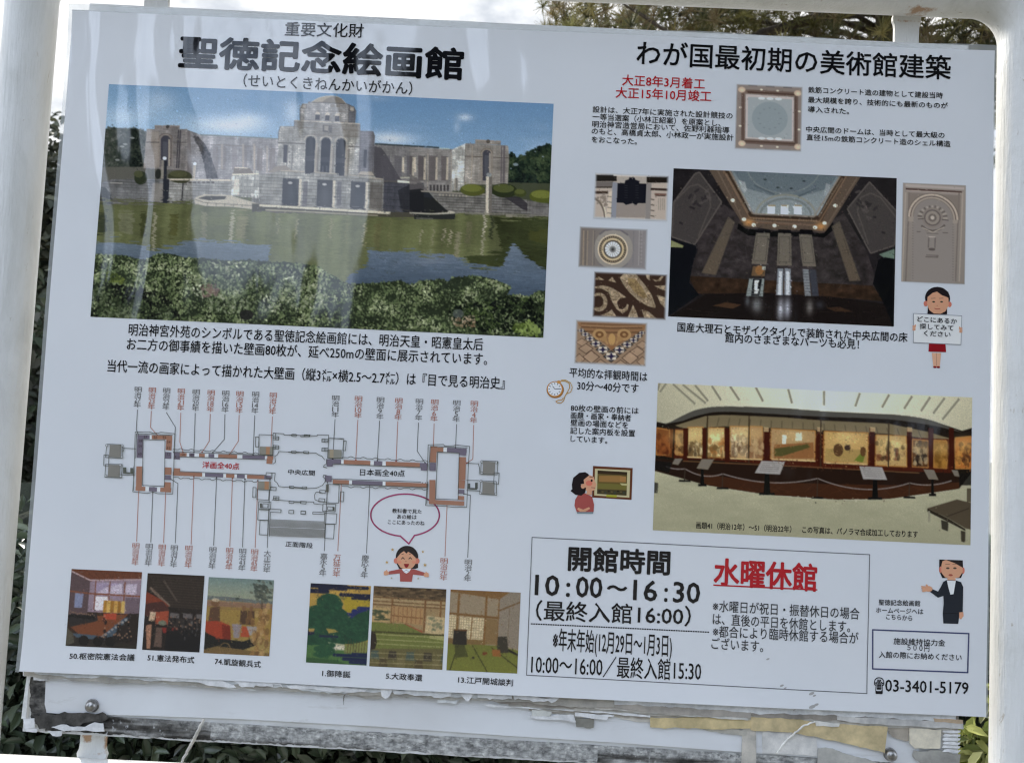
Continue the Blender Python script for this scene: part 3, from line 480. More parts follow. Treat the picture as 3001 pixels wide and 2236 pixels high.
    s.poly(D2((1185, 480), (1455, 490), (1455, 575), (1180, 562)), (178, 152, 96)); s.poly(D2((1370, 560), (1420, 505), (1445, 515), (1430, 570)), (110, 128, 54)); s.ell(D2((1268, 490))[0], 14, 18, (92, 66, 44)); s.ell(D2((1328, 475))[0], 9, 8, (66, 50, 44)); s.ell(D2((1430, 500))[0], 8, 14, (100, 70, 44))
    for x in (800, 1145, 1490, 395, 540, 270, 1735, 1875, 2010): s.poly(D2((x - 17, 345), (x + 17, 348), (x + 15, 600), (x - 15, 595)), (60, 22, 15), .9)
    for x in (795, 1492, 1145, 1735): s.poly(D2((x - 15, 340), (x + 18, 342), (x + 18, 372), (x - 15, 370)), (226, 206, 160), .7)
    for x, y0, y1 in ((412, 265, 540), (685, 262, 575), (1155, 290, 600), (1600, 315, 605)): s.line(D2((x, y0), (x - 4, y1)), 4, (62, 50, 38), .9)
    for a, b in (((830, 550), (1118, 562)), ((1172, 572), (1460, 584)), ((560, 545), (770, 552)), ((280, 535), (375, 540))): s.line(D2(a, b), 4, (226, 206, 156), .85)
    # lower panelling, floor strip
    s.poly(D2((70, 545), (250, 560), (700, 580), (1150, 612), (1700, 640), (2050, 640), (2140, 640), (2060, 742), (1600, 808), (1250, 812), (800, 780), (400, 718), (66, 625)), (38, 25, 20)); s.line(D2((250, 562), (700, 582), (1150, 604), (1800, 640)), 3, (128, 92, 62), .8)
    s.poly(D2((350, 640), (700, 690), (1150, 710), (1700, 720), (2060, 700), (2060, 742), (1600, 808), (1250, 812), (800, 780), (400, 718)), (72, 42, 27), .8)
    for k in range(60):
        x = rng.uniform(400, 1900); s.line(D2((x, rng.uniform(700, 780)), (x + 70, rng.uniform(700, 790))), 1.5, (104, 66, 44) if k % 2 else (42, 24, 17), .35)
    # pale floor
    s.poly(D2(*sm([(50, 625), (180, 660), (400, 718), (800, 780), (1250, 814), (1600, 808), (1900, 776), (2060, 742)], False), (2160, 735), (2150, 1130), (40, 1040)), grad(s, (198, 200, 178), (166, 168, 146)) * (1 + noise(s.H, s.W, 60 * f, 20 * f, 3)[..., None] * .04))
    # rope, stands, notice boards
    def rope(a, b, sag): 
        t = np.linspace(0, 1, 14); s.line(D2(*[(a[0] + (b[0] - a[0]) * q, a[1] + (b[1] - a[1]) * q + sag * 4 * q * (1 - q)) for q in t]), 3.2, (142, 136, 138), .95)
    rope((140, 598), (265, 612), 8); rope((265, 612), (512, 645), 30); rope((512, 645), (1132, 675), 42); rope((1132, 675), (1735, 705), 56); rope((1735, 705), (2010, 690), 20)
    for x, y0, y1 in ((265, 612, 690), (512, 645, 738), (1132, 675, 800), (1735, 705, 798)): s.line(D2((x, y0), (x - 4, y1)), 3, (60, 52, 46)); s.poly(D2((x - 38, y1 - 6), (x + 34, y1 - 4), (x + 38, y1 + 8), (x - 42, y1 + 6)), (24, 24, 24))
    for x, y0, y1, w in ((800, 640, 775, 22), (1508, 670, 805, 20), (378, 605, 718, 12), (1885, 680, 782, 10)): s.poly(D2((x - w * .6, y0), (x + w * .6, y0), (x + w, y1), (x - w, y1)), (18, 18, 19)); s.poly(D2((x - w * 2.2, y1 - 8), (x + w * 2.2, y1 - 6), (x + w * 2.4, y1 + 8), (x - w * 2.4, y1 + 8)), (20, 20, 21))
    for pts in ([(765, 560), (918, 565), (885, 650), (720, 640)], [(1405, 595), (1555, 602), (1588, 685), (1430, 680)], [(375, 548), (455, 550), (415, 618), (340, 610)], [(1825, 615), (1895, 620), (1925, 685), (1860, 680)], [(200, 545), (250, 545), (220, 588), (180, 580)], [(2010, 620), (2050, 622), (2065, 665), (2030, 660)]):
        s.poly(D2(*pts), (168, 168, 172) if pts[0][0] in (765, 1405) else (128, 122, 112)); q = np.array(pts)
        for k in range(1, 6): a = q[0] + (q[3] - q[0]) * k / 6.5; b = q[1] + (q[2] - q[1]) * k / 6.5; s.line(D2(tuple(a + (b - a) * .1), tuple(a + (b - a) * .88)), 1.6, (120, 118, 120), .7)
    s.poly(D2((70, 560), (180, 570), (160, 640), (70, 615)), (22, 22, 24), .8); s.poly(D2((2060, 640), (2140, 640), (2140, 720), (2060, 720)), (20, 20, 20), .8)
    # bench
    s.poly(D2((1850, 870), (2045, 812), (2140, 835), (2140, 1010), (2100, 1000), (1980, 930)), (82, 74, 62)); s.poly(D2((1850, 870), (1985, 935), (2100, 1005), (2100, 1018), (1980, 955), (1850, 890)), (44, 40, 34)); s.line(D2((1975, 925), (2125, 870)), 3, (60, 54, 46))
    s.poly(D2((1940, 945), (1990, 960), (1985, 1020), (1945, 1005)), (36, 34, 30), .85); s.poly(D2((2070, 1015), (2100, 1022), (2098, 1095), (2072, 1085)), (58, 54, 46)); s.line(D2((1862, 888), (1862, 960)), 6, (150, 150, 136)); s.poly(D2((60, 700), (90, 705), (85, 770), (60, 770)), (70, 70, 66)); s.poly(D2((2110, 740), (2150, 740), (2150, 830), (2110, 830)), (70, 62, 50), .8)
    s.brush(700, 2.2, .10, (.28, .55, .36, .68)); s.brush(900, 2.5, .03, (.72, 1, 0, 1)); s.blur(.5); s.grain(.015)
    return s

def pic_small():
    out = []
    # wall ornament with a dark hanging
    s = Pic('wall_ornament_photo', S1((325, 90), (1450, 125), (1425, 815), (305, 780)), .6, base=(186, 178, 174)); 
    s.poly(S1((345, 120), (660, 120), (660, 215), (345, 215)), (36, 34, 34)); s.poly(S1((1110, 150), (1440, 150), (1440, 240), (1110, 240)), (34, 30, 28)); s.poly(S1((610, 95), (1170, 105), (1170, 150), (610, 140)), (196, 192, 190)); s.poly(S1((345, 220), (605, 225), (605, 300), (345, 300)), (120, 116, 118)); s.poly(S1((600, 230), (670, 235), (650, 770), (575, 760)), (150, 158, 178)); s.poly(S1((1100, 250), (1180, 250), (1165, 780), (1090, 780)), (150, 148, 152))
    for y, c in ((305, (70, 62, 60)), (372, (84, 70, 62)), (390, (60, 48, 44))): s.line(S1((330, y), (590 if y < 350 else 530, y)), 4, c)
    s.line(S1((1170, 335), (1430, 345)), 6, (56, 44, 42)); s.line(S1((1230, 412), (1410, 420)), 6, (126, 98, 92)); s.line(S1((1240, 430), (1390, 435)), 3, (80, 64, 62))
    s.poly(S1((675, 150), (1110, 158), (1105, 250), (670, 240)), (178, 174, 172)); s.poly(S1((675, 245), (780, 245), (790, 205), (840, 190), (850, 160), (930, 165), (940, 195), (1000, 215), (1000, 250), (1105, 255), (1095, 545), (980, 545), (955, 575), (900, 545), (800, 570), (760, 540), (660, 535)), (24, 26, 38))
    for x in (800, 965): 
        for k in range(6): s.line(S1((x - 25, 280 + k * 36), (x + 25, 282 + k * 36)), 2, (48, 50, 60), .8)
    s.poly(S1((660, 545), (760, 545), (800, 575), (900, 550), (955, 580), (1000, 550), (1095, 550), (1085, 760), (650, 750)), (160, 154, 154))
    t = [(560 - math.cos(a) * 220, 780 - math.sin(a) * 300) for a in np.linspace(.1, 1.45, 10)]; s.line(S1(*[(300 + math.sin(a) * 190, 470 + (1 - math.cos(a)) * 320) for a in np.linspace(.1, 1.5, 10)]), 7, (120, 110, 104)); s.line(S1(*[(350 + math.sin(a) * 150, 470 + (1 - math.cos(a)) * 320) for a in np.linspace(.1, 1.5, 10)]), 4, (206, 198, 188))
    for k in range(5): s.line(S1((520, 440 + k * 82), (585, 450 + k * 82)), 3, (112, 102, 98)); s.line(S1((1170, 485 + k * 82), (1225, 495 + k * 82)), 3, (110, 102, 98))
    s.poly(S1((540, 380), (590, 360), (575, 760), (500, 770)), (204, 196, 186), .6)
    for k in range(16): s.ell(S1((360 + rng.random() * 150, 400 + rng.random() * 180))[0], 5, 3, (140, 130, 124), .6, rng.random() * 3)
    for x in (1290, 1320, 1350, 1375): s.line(S1((x, 470), (x, 650)), 2, (160, 152, 148), .8)
    s.brush(350, 1.6, .05); s.blur(.5); s.feather(9); out.append(s)
    # ceiling rose
    s = Pic('ceiling_rose_photo', S1((95, 895), (1130, 930), (1110, 1550), (75, 1515)), .6, base=(150, 147, 150)); u3 = s.u[..., None]
    s.im = np.array([128, 122, 120.]) * (1 - u3) + np.array([148, 148, 158.]) * u3; s.ell(S1((610, 1230))[0], 56, 58, (160, 158, 158))
    for x, c in ((165, (186, 170, 150)), (200, (108, 104, 104)), (225, (170, 158, 144)), (310, (160, 152, 146)), (330, (110, 108, 110)), (915, (128, 128, 138)), (1000, (178, 176, 180)), (1040, (170, 168, 174))): s.line(S1((x, 960), (x - 12, 1480)), 3, c, .7)
    for k in range(9): s.line(S1((1005, 1020 + k * 55), (1045, 1020 + k * 55)), 3, (120, 120, 128), .5)
    c = S1((600, 1240))[0]
    for r, col in ((44, (198, 190, 174)), (39, (80, 70, 62)), (33, (200, 188, 160)), (27, (120, 110, 98)), (24.5, (62, 62, 66)), (22.5, (206, 210, 218)), (10, (150, 156, 164)), (6, (96, 98, 102)), (2.5, (40, 40, 42))): s.ell(c, r, r, col)
    for k in range(36): a = k * math.pi / 18; s.ell((c[0] + math.cos(a) * 36, c[1] + math.sin(a) * 36), 1.8, 1.8, (176, 164, 146), .9)
    for k in range(16): a = k * math.pi / 8; s.line([(c[0] + math.cos(a) * 11, c[1] + math.sin(a) * 11), (c[0] + math.cos(a) * 22, c[1] + math.sin(a) * 22)], 2, (150, 154, 162), .8)
    s.line(S1((400, 1020), (480, 960), (600, 940), (720, 955), (830, 1030)), 5, (108, 106, 118), .8); s.line(S1((390, 1450), (480, 1520)), 4, (124, 124, 134), .8); s.line(S1((830, 1450), (740, 1520)), 4, (124, 124, 134), .8)
    s.brush(350, 1.6, .05); s.blur(.5); s.feather(8); out.append(s)
    # mosaic scrolls
    s = Pic('mosaic_photo', S2((415, 85), (1530, 110), (1510, 815), (395, 770)), .6, base=(62, 47, 42)); f = s.k / 2300
    tess = np.array([172, 158, 138.]) * (1 + noise(s.H, s.W, 6 * f, 6 * f, 2)[..., None] * .25); brown = (60, 45, 40)
    def cream(pts): s.poly(S2(*pts), tess)
    cream([(810, 175), (880, 110), (1050, 115), (1120, 200), (1210, 310), (1290, 430), (1350, 600), (1345, 628), (1230, 600), (1080, 510), (960, 400), (880, 300)])
    s.poly(S2((930, 180), (1040, 190), (1150, 320), (1230, 470), (1160, 480), (1040, 400), (940, 270)), np.array([146, 124, 84.]) * (1 + noise(s.H, s.W, 6 * f, 6 * f, 2)[..., None] * .2), .7)
    cream([(435, 310), (560, 290), (680, 320), (800, 390), (910, 470), (820, 480), (770, 540), (800, 640), (860, 650), (900, 560), (945, 580), (930, 660), (850, 710), (760, 640), (700, 540), (640, 390), (540, 340), (430, 330)])
    s.ell(S2((850, 560))[0], 13, 15, brown); s.ell(S2((500, 540))[0], 24, 27, tess); s.ell(S2((488, 532))[0], 15, 17, brown); s.ell(S2((420, 540))[0], 10, 18, brown)
    cream([(440, 190), (500, 160), (580, 210), (440, 205)]); cream([(640, 220), (700, 165), (760, 250)]); cream([(1200, 130), (1260, 130), (1260, 220), (1220, 190)]); cream([(1300, 200), (1380, 210), (1440, 150), (1470, 160), (1420, 225), (1340, 230)]); cream([(1330, 300), (1500, 290), (1500, 370), (1430, 350)]); cream([(1370, 435), (1500, 470), (1500, 640), (1420, 560)]); cream([(1010, 580), (1060, 680), (1090, 770), (930, 770)]); cream([(1140, 650), (1240, 680), (1370, 790), (1180, 780)]); cream([(520, 740), (640, 690), (690, 650), (760, 750), (620, 760)])
    for k in range(420):
        p = np.array([rng.random() * s.W, rng.random() * s.H]); a = rng.random() * 3.14; d = np.array([math.cos(a), math.sin(a)]) * 3.6
        if s.im[int(p[1]) % s.H, int(p[0]) % s.W, 0] > 110: s.line([p - d, p + d], 1.3, (92, 76, 58), .75, True)
    s.brush(350, 1.6, .05); s.blur(.5); s.feather(8); out.append(s)
    # tiled floor corner
    s = Pic('floor_tiles_photo', S2((140, 810), (1230, 850), (1210, 1525), (120, 1470)), .6, base=(158, 136, 118))
    s.poly(S2((170, 850), (1200, 870), (1180, 960), (690, 1250), (200, 900)), (150, 116, 88))
    for y, c in ((880, (112, 84, 66)), (910, (172, 140, 110)), (930, (100, 74, 56)), (990, (170, 136, 100)), (995, (96, 68, 50))): s.line(S2((230, y - 10), (700, y + 10), (1150, y + 5)), 5, c, .7)
    for sx in (-1, 1):
        cx = 690 + sx * 185
        for r in (20, 12, 5): s.ell(S2((cx, 1035))[0], r, r * .8, (184, 152, 110) if r != 12 else (120, 86, 60))
        s.line(S2((690 + sx * 60, 1180), (690 + sx * 110, 1100), (690 + sx * 90, 1020)), 6, (180, 146, 106)); s.ell(S2((690 + sx * 120, 1100))[0], 9, 7, (172, 138, 98))
    s.ell(S2((690, 1105))[0], 10, 17, (196, 160, 110)); s.poly(S2((630, 1200), (750, 1200), (690, 1280)), (150, 110, 80))
    def tile(cx, cy, w, h, col, br):
        s.poly(S2((cx, cy - h), (cx + w, cy), (cx, cy + h), (cx - w, cy)), (40, 36, 38)); s.poly(S2((cx, cy - h * .86), (cx + w * .86, cy), (cx, cy + h * .86), (cx - w * .86, cy)), (94, 94, 100)); 
        s.ell(S2((cx, cy))[0], w * .12, h * .11, (190, 186, 180)); s.poly(S2((cx, cy - h * .62), (cx + w * .18, cy - h * .2), (cx + w * .62, cy), (cx + w * .18, cy + h * .2), (cx, cy + h * .62), (cx - w * .18, cy + h * .2), (cx - w * .62, cy), (cx - w * .18, cy - h * .2)), col)
        for q in ((-1, -1), (1, -1), (1, 1), (-1, 1)): s.ell(S2((cx + q[0] * w * .36, cy + q[1] * h * .36))[0], w * .045, h * .045, (196, 192, 184))
    big = [(380, 1370, 130, 105), (300, 1245, 115, 80), (240, 1150, 100, 62), (965, 1385, 130, 105), (1070, 1290, 115, 80), (1150, 1190, 100, 62), (200, 1400, 90, 85), (1150, 1440, 90, 80), (520, 1490, 130, 90), (820, 1500, 130, 90)]
    for x, y, w, h in big: s.poly(S2((x, y - h), (x + w, y), (x, y + h), (x - w, y)), (60, 44, 40)); s.poly(S2((x, y - h * .9), (x + w * .9, y), (x, y + h * .9), (x - w * .9, y)), np.array([178, 154, 134.]) * (1 + noise(s.H, s.W, 30, 20, 3)[..., None] * .12))
    for x, y, w, h in ((230, 975, 62, 38), (290, 1030, 74, 44), (360, 1095, 82, 52), (450, 1170, 96, 62), (555, 1260, 112, 76), (1140, 1010, 58, 36), (1085, 1060, 74, 44), (1015, 1120, 84, 52), (920, 1185, 96, 60), (805, 1265, 112, 74), (680, 1360, 126, 92)): tile(x, y, w, h, (46, 42, 78), 1)
    s.brush(350, 1.6, .05); s.blur(.5); s.feather(9); out.append(s)
    # ceiling
    s = Pic('ceiling_photo', S3((190, 110), (1585, 185), (1585, 1560), (170, 1480)), .55, base=(158, 150, 150))
    q = lambda a, b, c, d: S3((250 + a, 160 + a), (1540 - b, 225 + a), (1540 - b, 1500 - d), (235 + a, 1440 - d))
    s.poly(S3((215, 150), (1560, 225), (1560, 1530), (200, 1455)), (150, 142, 142)); s.poly(S3((310, 240), (1500, 300), (1490, 1430), (300, 1370)), (116, 100, 96)); s.poly(S3((370, 300), (1440, 360), (1430, 1370), (360, 1310)), (136, 122, 118)); s.poly(S3((400, 340), (1410, 400), (1400, 1330), (390, 1270)), (186, 182, 188)); s.poly(S3((450, 400), (1370, 450), (1365, 1290), (440, 1240)), (164, 176, 188)); s.ell(S3((905, 850))[0], 52, 50, (152, 168, 182))
    for y in (430, 1265): 
        for k in range(3): s.ell(S3((735 + k * 175, y + k * 6))[0], 10, 4, (206, 208, 216), .9)
    s.line(S3((440, 300), (1440, 352)), 5, (84, 66, 62)); s.line(S3((370, 1320), (1430, 1375)), 5, (92, 76, 72)); s.line(S3((350, 330), (345, 1330)), 5, (100, 84, 82)); s.line(S3((1445, 380), (1440, 1360)), 5, (96, 80, 78))
    for k in range(3): s.line(S3((455 + k * 365, 155 + k * 20), (640 + k * 365, 168 + k * 20)), 4, (96, 92, 94), .8); s.line(S3((430 + k * 365, 1480 + k * 18), (620 + k * 365, 1495 + k * 18)), 4, (110, 106, 110), .8); s.line(S3((215, 360 + k * 330), (210, 510 + k * 330)), 4, (130, 124, 126), .7)
    for c in ((320, 250), (1490, 320), (1490, 1440), (320, 1370)): s.ell(S3(c)[0], 11, 9, (196, 178, 164)); s.soft(S3(c)[0], 9, 7, (214, 200, 184), .7)
    for c in ((730, 248), (1070, 270), (290, 620), (285, 1005), (1520, 700), (1515, 1080), (730, 1425), (1060, 1445)): s.ell(S3(c)[0], 4.5, 3, (206, 198, 190))
    for k in range(12): a = k * math.pi / 6; s.ell(S3((900 + math.cos(a) * 230, 850 + math.sin(a) * 220))[0], 3.5, 2, (132, 146, 158), .6)
    s.brush(350, 1.6, .05); s.blur(.5); s.feather(6); out.append(s)
    # arched wall panel
    s = Pic('arched_panel_photo', S4((22, 40), (540, 72), (535, 898), (-8, 872)), .6, base=(150, 145, 146)); v3 = s.v[..., None]
    s.im = np.array([162, 156, 156.]) * (1 - v3) + np.array([146, 142, 142.]) * v3
    s.poly(S4((40, 58), (525, 88), (525, 110), (40, 82)), (180, 174, 176)); s.line(S4((42, 100), (505, 128)), 5, (84, 66, 66)); s.line(S4((45, 112), (500, 138)), 2, (190, 180, 176))
    for x in (30, 60, 470, 500): s.line(S4((x + 12, 130), (x - 18, 870)), 4, (120, 112, 110) if x in (60, 470) else (182, 174, 168), .8)
    arc = lambda r: [(268 + math.cos(a) * r * 1.02, 345 - math.sin(a) * r + math.cos(a) * 14) for a in np.linspace(0, math.pi, 20)]
    s.poly(S4((60, 130), (495, 155), (490, 360), (60, 330)), (136, 128, 126), .8); s.poly(S4(*arc(200), (60, 370), (470, 390)), (168, 160, 156))
    for r, c, w in ((205, (110, 102, 100), 3), (196, (188, 180, 174), 6), (182, (112, 102, 100), 3), (172, (176, 168, 164), 4), (160, (128, 120, 120), 2)): s.line(S4(*arc(r)), w, c)
    s.poly(S4(*arc(158), (85, 870), (450, 880)), (150, 146, 148))
    for k in range(22): s.line(S4((95, 380 + k * 22), (106, 381 + k * 22)), 2, (110, 104, 106), .7); s.line(S4((425, 395 + k * 22), (438, 396 + k * 22)), 2, (110, 104, 106), .7)
    c = S4((262, 340))[0]
    for k in range(17): a = math.pi * (k / 16) ; s.line([c, (c[0] + math.cos(a) * 44, c[1] - math.sin(a) * 38 + 2)], 4.5, (112, 106, 106) if k % 2 else (176, 170, 168))
    for r, col in ((30, (146, 140, 140)), (24, (110, 104, 106)), (20, (160, 154, 152)), (12, (120, 114, 114)), (6, (186, 182, 180))): s.ell(c, r, r, col)
    s.line(S4((170, 405), (215, 440), (265, 450), (320, 440), (365, 400)), 6, (104, 98, 98)); s.line(S4((175, 420), (265, 462), (360, 418)), 3, (184, 178, 174)); s.line(S4((140, 350), (190, 348)), 3, (100, 94, 96)); s.line(S4((340, 355), (395, 362)), 3, (100, 94, 96)); s.line(S4((132, 455), (165, 456)), 3, (112, 106, 108)); s.line(S4((345, 464), (390, 466)), 3, (112, 106, 108)); s.line(S4((215, 468), (310, 472)), 3, (120, 114, 114))
    s.line(S4((232, 500), (228, 590)), 3, (110, 104, 106)); s.line(S4((285, 502), (282, 592)), 3, (110, 104, 106)); s.ell(S4((257, 602))[0], 10, 4, (96, 90, 92)); s.line(S4((230, 498), (288, 500)), 3, (186, 180, 178)); s.line(S4((212, 650), (312, 655)), 3, (112, 106, 108)); s.line(S4((205, 664), (310, 668)), 3, (104, 98, 100))
    s.brush(350, 1.6, .05); s.blur(.5); s.feather(3); out.append(s)
    return out

def pic_murals():
    """generic stand-ins of the same size and colours for the reproduced wall paintings"""
    out = []
    U = lambda s, *p: s.uv(p)
    def room(name, corners, res=.6): 
        s = Pic(name, corners, res, base=(50, 36, 30)); s.P = lambda *p: s.uv(p); return s
    s = room('council_room_picture', M1((112, 92), (815, 125), (765, 893), (40, 880)))
    p = lambda pts, c, a=1: s.poly(s.uv(pts), c, a, True); l = lambda pts, w, c, a=1: s.line(s.uv(pts), w, c, a, True)
    p([(0, 0), (1, 0), (1, .1), (.28, .13), (0, .02)], (98, 58, 44)); 
    for k in range(9): l([(.1 + k * .1, .0), (.25 + k * .085, .12)], 1.5, (74, 42, 34), .6)
    p([(0, .02), (.28, .13), (.27, .6), (0, .65)], (84, 70, 78)); p([(.28, .13), (1, .1), (1, .55), (.27, .55)], (142, 128, 150)); l([(0, .03), (.28, .14), (1, .1)], 4, (176, 158, 168))
    for x in (.37, .57, .77): p([(x, .17), (x + .17, .16), (x + .17, .3), (x, .31)], (176, 170, 196))
    p([(.37, .31), (.5, .22), (.75, .16), (.55, .17), (.37, .17)], (146, 134, 172), .7)
    for x in (.36, .56, .77): l([(x, .14), (x, .52)], 3, (118, 70, 54)); 
    l([(0, .29), (.28, .31), (1, .32)], 4, (126, 76, 58)); p([(.37, .34), (.55, .34), (.55, .51), (.37, .53)], (196, 190, 206)); p([(.08, .31), (.2, .32), (.19, .5), (.08, .5)], (128, 138, 176)); p([(.79, .34), (1, .34), (1, .55), (.8, .55)], (96, 84, 98), .8)
    for k, c in enumerate(((168, 124, 52), (206, 170, 96), (150, 108, 46), (196, 156, 84), (140, 100, 44), (198, 170, 104))): p([(.49 + k * .05, .39), (.54 + k * .05, .39), (.54 + k * .05, .54), (.49 + k * .05, .55)], c)
    p([(.12, .62), (.9, .55), (.8, .86), (.2, .86), (.05, .75)], (112, 66, 46)); p([(.5, .56), (.68, .55), (.68, .63), (.5, .64)], (166, 70, 52)); p([(0, .6), (.4, .56), (.43, .66), (.05, .75)], (40, 38, 42)); p([(.85, .55), (1, .54), (1, 1), (.6, 1), (.62, .8)], (36, 30, 32)); p([(.07, .83), (.5, .85), (.8, .6), (.86, .6), (.6, .9), (.2, .92)], (66, 84, 104)); p([(0, .9), (.2, .88), (.6, .92), (1, .95), (1, 1), (0, 1)], (40, 38, 38)); p([(0, .76), (.1, .84), (.12, .95), (0, 1)], (84, 84, 76), .8)
    for k in range(9): s.ell(s.uv([(.82 - k * .045, .63 + k * .033)])[0], 4, 3.5, (160, 158, 162), .8, 0, True)
    for k, x in enumerate((.25, .45, .62)): s.ell(s.uv([(x, .92)])[0], 14, 14, (20, 20, 24), 1, 0, True)
    for k in range(26): c = (.5 + rng.random() * .42, .62 + rng.random() * .3); s.ell(s.uv([c])[0], 4, 5.5, (26, 24, 28), .9, 0, True); s.ell(s.uv([(c[0], c[1] - .045)])[0], 2.2, 2.4, (150, 120, 102), .9, 0, True)
    for k in range(14): c = (.03 + k * .026, .6 + k * .001 + rng.random() * .02); s.ell(s.uv([c])[0], 3.4, 5, (22, 22, 26), .9, 0, True); s.ell(s.uv([(c[0], c[1] - .04)])[0], 2, 2.2, (140, 112, 96), .9, 0, True)
    s.brush(1500, 2.0, .14); s.blur(.6); s.grain(.03); out.append(s)
    s = room('ceremony_hall_picture', M1((872, 133), (1447, 165), (1403, 942), (822, 910))); p = lambda pts, c, a=1: s.poly(s.uv(pts), c, a, True); l = lambda pts, w, c, a=1: s.line(s.uv(pts), w, c, a, True)
    s.im[:] = (30, 26, 28); p([(0, 0), (1, 0), (1, .45), (.4, .42), (0, .2)], (44, 38, 37))
    for k in range(12): l([(.05 + k * .02, .04 + k * .035), (1, .06 + k * .034)], 1.6, (66, 58, 54), .7)
    for k in range(16): s.ell(s.uv([(.08 + k * .022, .2 + k * .014)])[0], 4, 4, (124, 108, 100), .8, 0, True); s.ell(s.uv([(.3 + k * .016, .1 + k * .016)])[0], 3, 3, (86, 78, 74), .7, 0, True)
    p([(0, .24), (.3, .35), (.42, .42), (.3, .45), (0, .42)], (118, 54, 40)); p([(0, .4), (.3, .36), (.42, .46), (.4, .55), (0, .56)], (66, 40, 40)); p([(.2, .5), (.42, .48), (.42, .66), (.2, .66)], (150, 72, 54)); p([(.1, .5), (.2, .5), (.18, .62), (.08, .62)], (190, 170, 150))
    for k in range(3): p([(.44 + k * .23, .5), (.6 + k * .23, .51), (.6 + k * .23, .57), (.44 + k * .23, .56)], (110, 108, 114), .8)
    p([(.42, .57), (1, .58), (1, .7), (.42, .68)], (44, 40, 42)); p([(.3, .7), (.6, .69), (.58, .74), (.35, .77)], (120, 40, 40)); s.ell(s.uv([(.32, .64)])[0], 12, 7, (110, 118, 106), 1, 0, True)
    p([(.04, .68), (.14, .66), (.14, .98), (.08, .98)], (158, 118, 100)); p([(.22, .7), (.32, .7), (.34, .95), (.2, .95)], (92, 76, 72)); p([(.4, .74), (1, .7), (1, 1), (.4, 1)], (18, 19, 26))
    for k in range(14): s.ell(s.uv([(.62 + rng.random() * .36, .6 + rng.random() * .28)])[0], 2.5, 5, (96, 96, 100), .6, 0, True)
    for k in range(34): c = (.42 + rng.random() * .56, .6 + rng.random() * .22); s.ell(s.uv([c])[0], 4, 8, (22, 22, 27), .8, 0, True); s.ell(s.uv([(c[0], c[1] - .055)])[0], 2.2, 2.5, (128, 104, 92), .85, 0, True)
    s.brush(1500, 2.0, .16); s.blur(.6); s.grain(.04); out.append(s)
    s = room('meadow_picture', M1((1487, 170), (2152, 212), (2115, 985), (1450, 940))); p = lambda pts, c, a=1: s.poly(s.uv(pts), c, a, True); l = lambda pts, w, c, a=1: s.line(s.uv(pts), w, c, a, True)
    s.im = np.where(s.v[..., None] < .28, np.array([112, 136, 140.]) * (1 - s.v[..., None] * 2) + np.array([176, 172, 140.]) * s.v[..., None] * 2, np.array([150, 132, 84.]))
    p([(0, .25), (.3, .25), (.7, .27), (1, .28), (1, .32), (0, .3)], (98, 108, 112)); p([(0, .31), (1, .32), (1, .38), (0, .38)], (136, 110, 94)); p([(0, .38), (1, .38), (1, .8), (0, .8)], (146, 124, 70)); 
    for k in range(8): l([(0, .33 + k * .012), (1, .34 + k * .011)], 1.2, (110, 86, 74), .5)
    s.ell(s.uv([(.46, .27)])[0], 6, 4, (70, 80, 78), 1, 0, True); l([(.83, .2), (.84, .4)], 4, (80, 66, 56))
    for k in range(70): s.ell(s.uv([(.83 + rng.normal() * .075, .17 + rng.normal() * .06)])[0], 6, 3.5, (66, 76, 74) if k % 3 else (94, 100, 92), .85, rng.random(), True)
    p([(.06, .4), (.2, .38), (.22, .58), (.04, .6)], (84, 62, 50)); s.ell(s.uv([(.13, .34)])[0], 12, 10, (110, 82, 62), 1, 0, True); s.ell(s.uv([(.13, .3)])[0], 11, 5, (196, 186, 166), .8, 0, True)
    p([(0, .58), (.2, .57), (.37, .62), (.4, .82), (.1, .82), (0, .7)], (146, 58, 42)); p([(.25, .62), (.38, .63), (.4, .82), (.28, .82)], (110, 40, 32)); p([(.4, .6), (.55, .6), (.52, .78), (.44, .78)], (136, 130, 140)); p([(.56, .62), (.66, .64), (.68, .76), (.54, .76)], (160, 74, 52)); p([(.62, .62), (.8, .62), (.78, .72), (.68, .74)], (150, 148, 152))
    for x in (.57, .68): p([(x - .05, .42), (x + .05, .42), (x + .06, .6), (x - .05, .6)], (74, 56, 46)); s.ell(s.uv([(x, .39)])[0], 6, 7, (120, 90, 66), 1, 0, True)
    p([(0, .72), (.2, .8), (.6, .82), (.8, .74), (.78, .86), (.6, .93), (.2, .9), (0, .95)], (26, 28, 30)); p([(0, .95), (.2, .9), (.6, .93), (1, .96), (1, 1), (0, 1)], (110, 92, 62))
    for k in range(60): s.ell(s.uv([(.84 + rng.normal() * .075, .62 + rng.normal() * .16)])[0], 6, 10, [(150, 116, 74), (110, 82, 54), (176, 148, 104)][k % 3], .7, 0, True)
    for c in ((.87, .85), (.32, .93)): t = [(c[0] + math.cos(a) * .08, c[1] + math.sin(a) * .08) for a in np.linspace(0, 6.3, 16)]; l(t, 2.5, (128, 104, 72), .9)
    s.brush(1500, 2.0, .14); s.blur(.6); s.grain(.03); out.append(s)
    s = room('gold_cloud_tree_picture', M2((97, 60), (693, 90), (657, 870), (62, 838))); p = lambda pts, c, a=1: s.poly(s.uv(pts), c, a, True)
    s.im = np.array([178, 148, 78.]) * (1 + noise(s.H, s.W, 40, 12, 3)[..., None] * .1); p([(.55, .15), (1, .12), (1, .36), (.6, .34)], (160, 146, 46), .8)
    def bar(x0, x1, y, h, c): s.poly(s.uv([(x0, y - h), (x1, y - h), (x1 + h, y), (x1, y + h), (x0, y + h), (x0 - h, y)]), c, 1, True)
